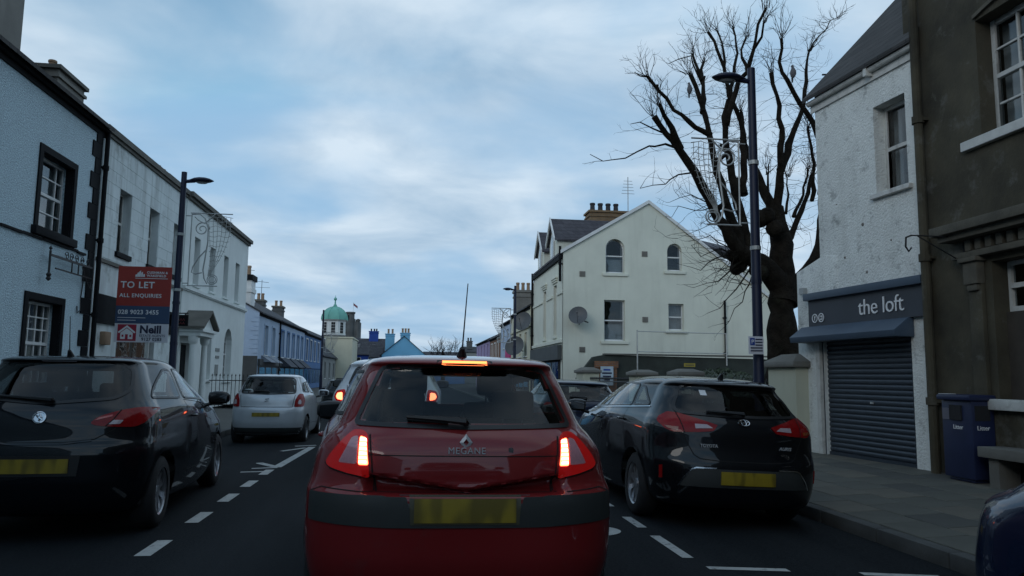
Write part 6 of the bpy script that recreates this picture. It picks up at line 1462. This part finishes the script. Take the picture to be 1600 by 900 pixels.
TAB_C = [(.17,.3,3.7,.6,.76,.6,.35,3,.4),(.22,.10,3.85,.72,.82,.70,.45,3,.5),(.34,.03,3.97,.78,.85,.76,.5,3,.6),(.5,0,4.02,.80,.865,.78,.5,3,.6),(.68,.0,4.0,.808,.868,.77,.5,3,.6),(.76,.012,3.95,.805,.866,.76,.5,3,.6),(.80,.035,3.85,.80,.865,.755,.5,3,.6),(.92,.055,3.6,.795,.86,.73,.5,2.9,.5),(1.02,.09,3.2,.77,.845,.70,.5,2.9,.45),(1.10,.15,3.0,.72,.80,.66,.5,2.9,.4),
 (1.20,.23,2.8,.67,.745,.60,.46,2.9,.4),(1.32,.33,2.55,.615,.685,.54,.42,2.9,.35),(1.42,.405,2.3,.57,.62,.48,.4,2.9,.3),(1.445,.37,2.2,.555,.60,.46,.38,2.8,.3),(1.47,.45,2.05,.505,.54,.42,.36,2.7,.3),(1.488,.7,1.85,.40,.42,.34,.3,2.5,.25),(1.497,1.0,1.6,.15,.2,.15,.12,2.2,.1)]
M_corsa = paint('black_blue_paint', (0.003, 0.0045, 0.007), .0, .4, .8, .02)
c = Car('black_hatchback', 'shiny black three door hatchback in the left lane', TAB_C, M_corsa, 120, 60, 70)
c.glass_part('rear_window', [(-.50, 1.13), (0, 1.09), (.50, 1.13), (.585, 1.20), (.545, 1.37), (.44, 1.425), (-.44, 1.425), (-.545, 1.37), (-.585, 1.20)], 0, M_cglass_d, .03, .05)
side_glass(c, [[(.55, 1.13), (1.22, 1.11), (1.26, 1.37), (1.1, 1.38), (.86, 1.28)], [(1.33, 1.11), (2.55, 1.05), (2.42, 1.18), (2.05, 1.36), (1.37, 1.385)]], M_cglass)
c.glass_part('windscreen', [(-.56, 1.10), (.56, 1.10), (.46, 1.4), (-.46, 1.4)], 180, M_cglass, .03, .06)
c.region('tailgate', [(-.62, .96), (-.40, .80), (.40, .80), (.62, .96), (.62, 1.2), (.56, 1.42), (-.56, 1.42), (-.62, 1.2)], 0); side_region(c, 'door', [(1.27, .42), (2.55, .38), (2.72, 1.0), (1.3, 1.1)])
c.region('rear_bumper', [(-.86, .18), (.86, .18), (.86, .80), (.40, .79), (-.40, .79), (-.86, .80)], 0)
c.ribbon('tailgate_gap', [(-.64, .98), (-.54, .88), (-.42, .81), (-.2, .785), (.2, .785), (.42, .81), (.54, .88), (.64, .98)], 0, .008, .002, M_seam)
c.ribbon('tailgate_edge', [(-.4, .80), (-.2, .775), (.2, .775), (.4, .80)], 0, .014, .006, M_chrome if False else M_corsa)
c.ribbon('bumper_crease', [(-.6, .46), (.6, .46)], 0, .012, .005, M_corsa)
for sg in (1, -1):
    f = (lambda p: p) if sg > 0 else mir
    tl = c.patch('tail_light', f([(.37, .935), (.42, .985), (.55, 1.03), (.68, 1.055), (.76, 1.05), (.775, 1.0), (.735, .93), (.68, .90), (.55, .905), (.42, .915)]), 0, .008, M_lens, None, .02, .02, .03)
    c.patch('clear_lens', f([(.50, .925), (.58, .925), (.60, .955), (.53, .958)]), 0, .012, M_lensw, tl, .02, .004, .008)
    c.patch('light_bar', f([(.40, .955), (.52, .985), (.52, 1.0), (.43, .978)]), 0, .012, pm('bright_red_lens', (.4, .01, .01), .15, .1, 20, coat=1.0), tl, .02, .003)
    c.ribbon('lamp_gap', f([(.485, .91), (.53, .96), (.57, 1.035)]), 0, .008, .0125, M_seam, tl)
c.patch('plate_recess', [(-.32, .525), (.32, .525), (.34, .685), (-.34, .685)], 0, .003, M_seal, None, .04, .004); plate(c, -.26, .26, .55, .66, .012)
h, n = c.hit(0, .98, 0); q = n.to_track_quat('Z', 'Y').to_matrix(); m = MB(); m.lathe([(.05, 0), (.05, .012), (.041, .014), (.039, .006), (.001, .006)], 24, h, q, False); bdg = autosmooth(m.build('badge', M_chrome, c.root), 40)
m = MB(); m.tube([h + n*.012 + q @ Vector((-.03, .02, 0)), h + n*.014 + q @ Vector((.0, .0, 0)), h + n*.012 + q @ Vector((.03, -.025, 0))], [.004, .012, .006], 6); m.tube([h + n*.012 + q @ Vector((.0, .03, 0)), h + n*.014 + q @ Vector((.012, .0, 0)), h + n*.012 + q @ Vector((0, -.03, 0))], [.004, .01, .004], 6); m.build('emblem', M_chrome, bdg)
c.patch('high_brake_light', [(-.14, 1.428), (.14, 1.428), (.135, 1.44), (-.135, 1.44)], 0, .005, M_lensd, None, .02, .003)
wiper(c, .06, -.42, 1.10, 1.135); antenna(c, .62, .34, -.3); c.wheels((.66, 3.2), .31, .71, .2, 10); c.mirrors(2.55, 1.07, .80, M_corsa); c.cabin(1.7, .60, .60, .95)
side_boxes(c, 'door_handle', [(1.5, .93)], (.17, .012), M_corsa); side_line(c, 'door_gap', [(1.27, .42), (2.5, .38), (2.7, .99), (1.3, 1.09), (1.27, .42)]); side_line(c, 'shoulder_crease', [(.6, 1.0), (1.3, .985), (2.6, .95)], .01, M_corsa, .004)
c.finish((-2.94, 6.5, 0), 0.055)

TAB_A = [(.17,.3,3.95,.6,.8,.6,.35,3,.4),(.22,.08,4.1,.74,.84,.72,.45,3,.5),(.34,.02,4.22,.80,.87,.78,.5,2.9,.6),(.48,.0,4.27,.825,.88,.80,.52,2.8,.6),(.60,.01,4.26,.835,.88,.79,.52,2.8,.6),(.66,.035,4.22,.836,.88,.785,.52,2.8,.6),(.74,.06,4.15,.836,.88,.78,.52,2.8,.6),(.88,.075,3.9,.832,.88,.76,.52,2.8,.55),(.965,.11,3.5,.805,.87,.73,.52,2.8,.5),(1.03,.175,3.25,.755,.835,.70,.5,2.8,.45),(1.10,.245,3.08,.712,.79,.66,.5,2.8,.4),
 (1.20,.33,2.85,.655,.73,.60,.46,2.8,.4),(1.305,.425,2.55,.592,.655,.53,.42,2.8,.35),(1.33,.39,2.45,.578,.64,.50,.4,2.8,.3),(1.368,.47,2.25,.535,.58,.46,.38,2.7,.3),(1.40,.72,2.0,.42,.44,.38,.33,2.5,.25),(1.416,1.1,1.6,.15,.2,.15,.12,2.2,.1)]
def auris_car(name, label, mat, **k): return Car(name, label, TAB_A, mat, **k)
M_auris = paint('black_paint', (0.0035, 0.0045, 0.0065), .0, .4, .8, .02)
c = auris_car('parked_black_hatchback', 'black five door hatchback parked at the right kerb before the shutter', M_auris, nrow=120, ncap=60, nside=70)
c.glass_part('rear_window', [(-.58, 1.055), (-.2, 1.04), (.2, 1.04), (.58, 1.055), (.60, 1.10), (.50, 1.285), (.42, 1.312), (-.42, 1.312), (-.50, 1.285), (-.60, 1.10)], 0, M_cglass_d, .035, .04)
side_glass(c, [[(.75, 1.10), (1.12, 1.085), (1.22, 1.29), (1.12, 1.285)], [(1.17, 1.075), (1.95, 1.04), (1.93, 1.32), (1.28, 1.305)], [(2.02, 1.04), (2.95, 1.0), (2.6, 1.2), (2.35, 1.305), (2.0, 1.325)]], M_cglass)
c.glass_part('windscreen', [(-.58, 1.06), (.58, 1.06), (.46, 1.32), (-.46, 1.32)], 180, M_cglass, .03, .06)
c.region('tailgate', [(-.6, .9), (-.47, .665), (.47, .665), (.6, .9), (.62, 1.1), (.5, 1.32), (-.5, 1.32), (-.62, 1.1)], 0); c.region('rear_bumper', [(-.88, .18), (.88, .18), (.88, .66), (-.88, .66)], 0)
side_region(c, 'door', [(1.05, .42), (1.95, .38), (1.96, 1.06), (1.2, 1.08)]); side_region(c, 'door', [(1.97, .38), (2.9, .36), (3.05, .98), (1.98, 1.04)])
c.ribbon('tailgate_gap', [(-.62, .93), (-.59, .87), (-.49, .68), (-.44, .65), (-.25, .635), (.25, .635), (.44, .65), (.49, .68), (.59, .87), (.62, .93)], 0, .008, .002, M_seam)
for sg in (1, -1):
    f = (lambda p: p) if sg > 0 else mir
    tl = c.patch('tail_light', f([(.26, .955), (.42, 1.0), (.58, 1.045), (.66, 1.05), (.74, 1.0), (.765, .96), (.72, .90), (.66, .875), (.45, .885), (.31, .90)]), 0, .008, M_lens, None, .02, .02, .015)
    c.patch('clear_lens', f([(.31, .925), (.47, .915), (.47, .955), (.36, .955)]), 0, .012, M_lensw, tl, .02, .004, .006)
    c.patch('amber_lens', f([(.62, .89), (.70, .905), (.72, .925), (.61, .92)]), 0, .012, pm('amber_lens', (.25, .05, .01), .2, .2, 30, coat=1.), tl, .02, .004)
    c.ribbon('lamp_gap', f([(.565, .875), (.585, .96), (.60, 1.05)]), 0, .008, .0125, M_seam, tl)
    c.patch('reflector', f([(.745, .45), (.765, .45), (.77, .56), (.75, .57)]), 0, .006, M_lens, None, .02, .004)
c.patch('lower_bumper', [(-.62, .40), (.62, .40), (.52, .565), (-.52, .565)], 0, .004, M_plast, None, .03, .006, .02)
c.ribbon('bumper_trim', [(-.625, .40), (-.59, .47), (-.52, .555), (-.48, .57), (-.3, .572)], 0, .012, .012, M_chrome); c.ribbon('bumper_trim', [(.3, .572), (.48, .57), (.52, .555), (.59, .47), (.625, .40)], 0, .012, .012, M_chrome)
plate(c, -.26, .26, .43, .545, .018)
h, n = c.hit(0, .985, 0); q = n.to_track_quat('Z', 'Y').to_matrix()
m = MB()
for (rx_, ry_) in ((.055, .038), (.022, .037), (.045, .016)):
    oz = .014 if rx_ == .045 else 0; m.tube([h + n*.008 + q @ Vector((rx_ * cos(2*pi*i/24), ry_ * sin(2*pi*i/24) + oz * (-1 if q.col[1].z < 0 else 1), 0)) for i in range(25)], .0055, 5, False)
m.build('badge', M_chrome, c.root)
h, n = c.hit(-.38, .76, 0); text('lettering', 'TOYOTA', .04, M_silv, c.root, frame_mtx((-.44, h.y - .012, .755), FX, FZ), .003, 'LEFT', 0, 1.05, .001)
h, n = c.hit(.4, .76, 0); text('lettering', 'AURIS', .042, M_silv, c.root, frame_mtx((.33, h.y - .012, .755), FX, FZ), .003, 'LEFT', .3, 1.05)
wiper(c, .02, -.33, 1.045, 1.06); antenna(c, .70, .07, -.5); c.wheels((.85, 3.4), .31, .735, .2, 10); c.mirrors(2.95, 1.0, .87, M_auris); c.cabin(1.9, .58, .60, 1.05)
side_boxes(c, 'door_handle', [(1.22, .93), (2.12, .90)], (.17, .012), M_auris)
side_line(c, 'door_gap', [(1.05, .42), (1.95, .38), (1.96, 1.05), (1.2, 1.075), (1.05, .42)]); side_line(c, 'door_gap', [(1.96, .38), (2.9, .36), (3.05, .97), (1.98, 1.04)]); side_line(c, 'window_trim', [(.7, 1.085), (1.17, 1.06), (1.95, 1.025), (2.98, .985)], .012, M_chrome, .008)
c.patch('window_sticker', [(-.33, 1.22), (-.27, 1.22), (-.27, 1.27), (-.33, 1.27)], 0, .008, M_lettering, None, .03, .001)
c.finish((3.06, 6.72, -.045), 0.0, .045)

# ---- cars further off, simpler cabins but full outline
def far_car(name, label, tab, mat, loc, sx, sy, sz, lights, win, side, lit=False, plate_z=(.6, .7), rz=0., ry=0., mir_mat=None, glassm=None, shape='blob', extra=None, wheel_r=.3, lightmat=None):
    c = Car(name, label, tab, mat, 70, 36, 44, None, sx, sy, sz)
    sc2 = lambda p: [(a * sx, b * sz) for a, b in p]; sc3 = lambda p: [(a * sy, b * sz) for a, b in p]
    c.glass_part('rear_window', sc2(win), 0, glassm or M_cglass_d, .03, .05); side_glass(c, [sc3(p) for p in side], M_cglass)
    c.glass_part('windscreen', sc2([(-.56, 1.09), (.56, 1.09), (.46, 1.34), (-.46, 1.34)]), 180, M_cglass, .03, .06)
    for f in ((lambda p: p), mir):
        tl = c.patch('tail_light', f(sc2(lights)), 0, .01, M_glowr if lit else (lightmat or M_lens), None, .03, .02, .03)
        if lit: 
            L_ = np.array(lights); cc = L_.mean(0); c.patch('lit_lamp', f(sc2([tuple(cc + (p - cc) * .55) for p in L_])), 0, .016, M_lit, tl, .03, .004, .02)
        else:
            L_ = np.array(lights); cc = L_.mean(0) + np.array([0, -.05]); c.patch('clear_lens', f(sc2([tuple(cc + (p - cc) * .35) for p in L_])), 0, .016, M_lensw, tl, .03, .004, .02)
    plate(c, -.26, .26, plate_z[0] * sz, plate_z[1] * sz, .012); c.region('tailgate', sc2([(-.58, .8), (.58, .8), (.6, 1.1), (.5, 1.4), (-.5, 1.4), (-.6, 1.1)]), 0); c.region('rear_bumper', sc2([(-.9, .18), (.9, .18), (.9, .74), (-.9, .74)]), 0)
    c.ribbon('tailgate_gap', sc2([(-.60, 1.05), (-.56, .80), (.56, .80), (.60, 1.05)]), 0, .01, .003, M_seam); c.wheels((.72 * sy, 3.3 * sy), wheel_r, .72 * sx, .19, 8); c.mirrors(2.75 * sy, 1.05 * sz, .84 * sx, mir_mat or mat); c.cabin(1.8 * sy, .6 * sz, .58 * sx, 1.0 * sy)
    side_line(c, 'door_gap', sc3([(1.2, .42), (2.5, .38), (2.7, .99), (1.3, 1.08), (1.2, .42)])); wiper(c, .02 * sx, -.3 * sx, win[0][1] * sz + .015, win[0][1] * sz + .03)
    if extra: extra(c)
    c.finish(loc, rz, ry); return c
sideA = [[(.62, 1.12), (1.2, 1.10), (1.28, 1.33), (.95, 1.3)], [(1.3, 1.09), (2.6, 1.04), (2.2, 1.31), (1.36, 1.34)]]
M_silver = paint('silver_paint', (0.50, 0.52, 0.54), .6, .3); M_whitep = paint('white_car_paint', (0.62, 0.64, 0.66), .0, .3); M_dkblue = paint('dark_blue_paint', (0.008, 0.014, 0.035), .3, .28); M_char = paint('charcoal_paint', (0.010, 0.013, 0.017), .3, .28)
def alto_extra(c):
    c.patch('lower_bumper', [(-.70, .19), (.70, .19), (.66, .33), (-.66, .33)], 0, .006, M_plast, None, .04, .01, .03); c.patch('plate_recess', [(-.36, .50), (.36, .50), (.40, .66), (-.40, .66)], 0, .003, M_silver, None, .04, .004)
    m = MB(); h, n = c.hit(0, .86, 0); m.tube([h + Vector((.04, -.01, .03)), h + Vector((-.03, -.01, .02)), h + Vector((.03, -.01, -.02)), h + Vector((-.04, -.01, -.03))], .008, 5); m.build('badge', M_chrome, c.root)
    antenna(c, 1.3, .25, -.5)
far_car('silver_hatchback', 'small silver hatchback ahead in the left lane beside the kerb', TAB_C, M_silver, (-2.78, 15.3, -.03), .86, .84, .91, [(.60, .80), (.78, .80), (.79, .94), (.74, 1.07), (.67, 1.08), (.61, .94)], [(-.60, 1.09), (0, 1.07), (.60, 1.09), (.55, 1.38), (.48, 1.41), (-.48, 1.41), (-.55, 1.38)], sideA, False, (.60, .68), 0, 0, None, M_cglass, extra=alto_extra, wheel_r=.27)
far_car('white_car', 'white tall car with lit tail lights just ahead of the red hatchback', TAB_A, M_whitep, (-.36, 11.3, 0), .98, 1.0, 1.13, [(.60, .82), (.74, .84), (.79, .90), (.75, .98), (.62, 1.0)], [(-.58, 1.06), (0, 1.04), (.58, 1.06), (.48, 1.29), (-.48, 1.29)], sideA, True, (.6, .7), 0, 0, M_seal)
far_car('dark_saloon', 'dark blue car parked beyond the black hatchback on the right', TAB_A, M_dkblue, (3.12, 13.4, -.07), .95, 1.0, .97, [(.45, .86), (.74, .88), (.78, .93), (.72, .97), (.5, .94)], [(-.60, 1.04), (0, 1.02), (.60, 1.04), (.50, 1.29), (.44, 1.31), (-.44, 1.31), (-.50, 1.29)], sideA, False, (.5, .6), 0, .03, None, M_cglass)
far_car('dark_hatchback', 'dark car far ahead between the silver hatchback and the white car', TAB_C, M_char, (-2.1, 24.5, -.05), .9, .9, .82, [(.62, .84), (.78, .88), (.80, .96), (.66, 1.0)], [(-.55, 1.10), (.55, 1.10), (.5, 1.4), (-.5, 1.4)], sideA)
# ---- parked car whose front wing enters at the right edge
M_navyp = paint('navy_paint', (0.010, 0.018, 0.045), .3, .26)
c = Car('navy_parked_car', 'dark blue car at the right edge, only its front wing in view', TAB_C, M_navyp, 80, 40, 50, None, 1.0, 1.0, 1.14)
side_glass(c, [[(.6, 1.3), (1.2, 1.28), (1.28, 1.55), (.95, 1.5)], [(1.3, 1.27), (2.5, 1.22), (2.1, 1.52), (1.36, 1.56)]], M_cglass); c.glass_part('windscreen', [(-.56, 1.26), (.56, 1.26), (.46, 1.58), (-.46, 1.58)], 180, M_cglass, .03, .06); c.glass_part('rear_window', [(-.55, 1.28), (.55, 1.28), (.5, 1.6), (-.5, 1.6)], 0, M_cglass_d, .03, .05)
for f in ((lambda p: p), mir):
    c.patch('headlight', f([(.45, .82), (.62, .84), (.66, .93), (.5, .92)]), 180, .006, M_lensw, None, .03, .02, .02); c.patch('tail_light', f([(.60, .95), (.76, .98), (.78, 1.12), (.64, 1.16)]), 0, .008, M_lens, None, .03, .02, .02)
c.wheels((.66, 3.2), .33, .755, .2, 10); c.mirrors(2.62, 1.2, .84, M_navyp); c.cabin(1.7, .68, .6, .95); plate(c, -.26, .26, .6, .7); side_line(c, 'door_gap', [(1.27, .45), (2.5, .42), (2.7, 1.1), (1.3, 1.2), (1.27, .45)])
c.finish((3.17, -.62, -.05), 0, .03)

# ---- the car behind, its bonnet edge just in view at the bottom
TAB_S = [(.2,.3,4.2,.6,.8,.6,.35,3,.4),(.3,.05,4.5,.76,.86,.74,.5,3,.5),(.5,.0,4.6,.82,.9,.8,.5,3,.55),(.75,.0,4.6,.83,.91,.8,.5,3,.55),(.88,.03,4.56,.83,.91,.78,.5,3,.5),(.94,.05,4.5,.83,.91,.76,.5,3,.45),(.968,.06,4.4,.825,.905,.74,.5,3,.42),(1.0,.07,4.1,.82,.9,.72,.5,3,.4),(1.05,.1,3.6,.81,.89,.7,.5,3,.4),(1.1,.13,3.15,.79,.87,.68,.5,3,.4),(1.2,.2,2.98,.73,.8,.64,.46,3,.4),(1.4,.33,2.68,.65,.71,.56,.42,3,.35),(1.56,.42,2.35,.58,.63,.5,.4,2.8,.3),(1.6,.5,2.15,.52,.55,.45,.36,2.7,.3),(1.62,.75,1.95,.42,.44,.36,.3,2.5,.25),(1.63,1.1,1.6,.15,.2,.15,.12,2.2,.1)]
c = Car('dark_car', 'dark car at the bottom edge, only its bonnet edge showing behind the red hatchback', TAB_S, M_char, 70, 40, 50)
side_glass(c, [[(.62, 1.2), (1.3, 1.18), (1.36, 1.5), (.95, 1.46)], [(1.42, 1.18), (2.7, 1.14), (2.3, 1.48), (1.46, 1.52)]], M_cglass); c.glass_part('windscreen', [(-.6, 1.2), (.6, 1.2), (.5, 1.54), (-.5, 1.54)], 180, M_cglass, .03, .06); c.glass_part('rear_window', [(-.6, 1.2), (.6, 1.2), (.5, 1.54), (-.5, 1.54)], 0, M_cglass_d, .03, .05)
for f in ((lambda p: p), mir):
    c.patch('headlight', f([(.42, .74), (.62, .76), (.66, .86), (.45, .84)]), 180, .006, M_lensw, None, .03, .02, .02); c.patch('tail_light', f([(.60, .9), (.76, .92), (.78, 1.08), (.64, 1.1)]), 0, .008, M_lens, None, .03, .02, .02)
c.patch('grille', [(-.38, .5), (.38, .5), (.42, .72), (-.42, .72)], 180, .004, M_seal, None, .04, .01, .03)
c.wheels((.75, 3.6), .33, .75, .2, 10); c.mirrors(2.75, 1.15, .86, M_char); c.cabin(1.7, .68, .6, 1.0)
c.finish((.22, -3.0, 0))
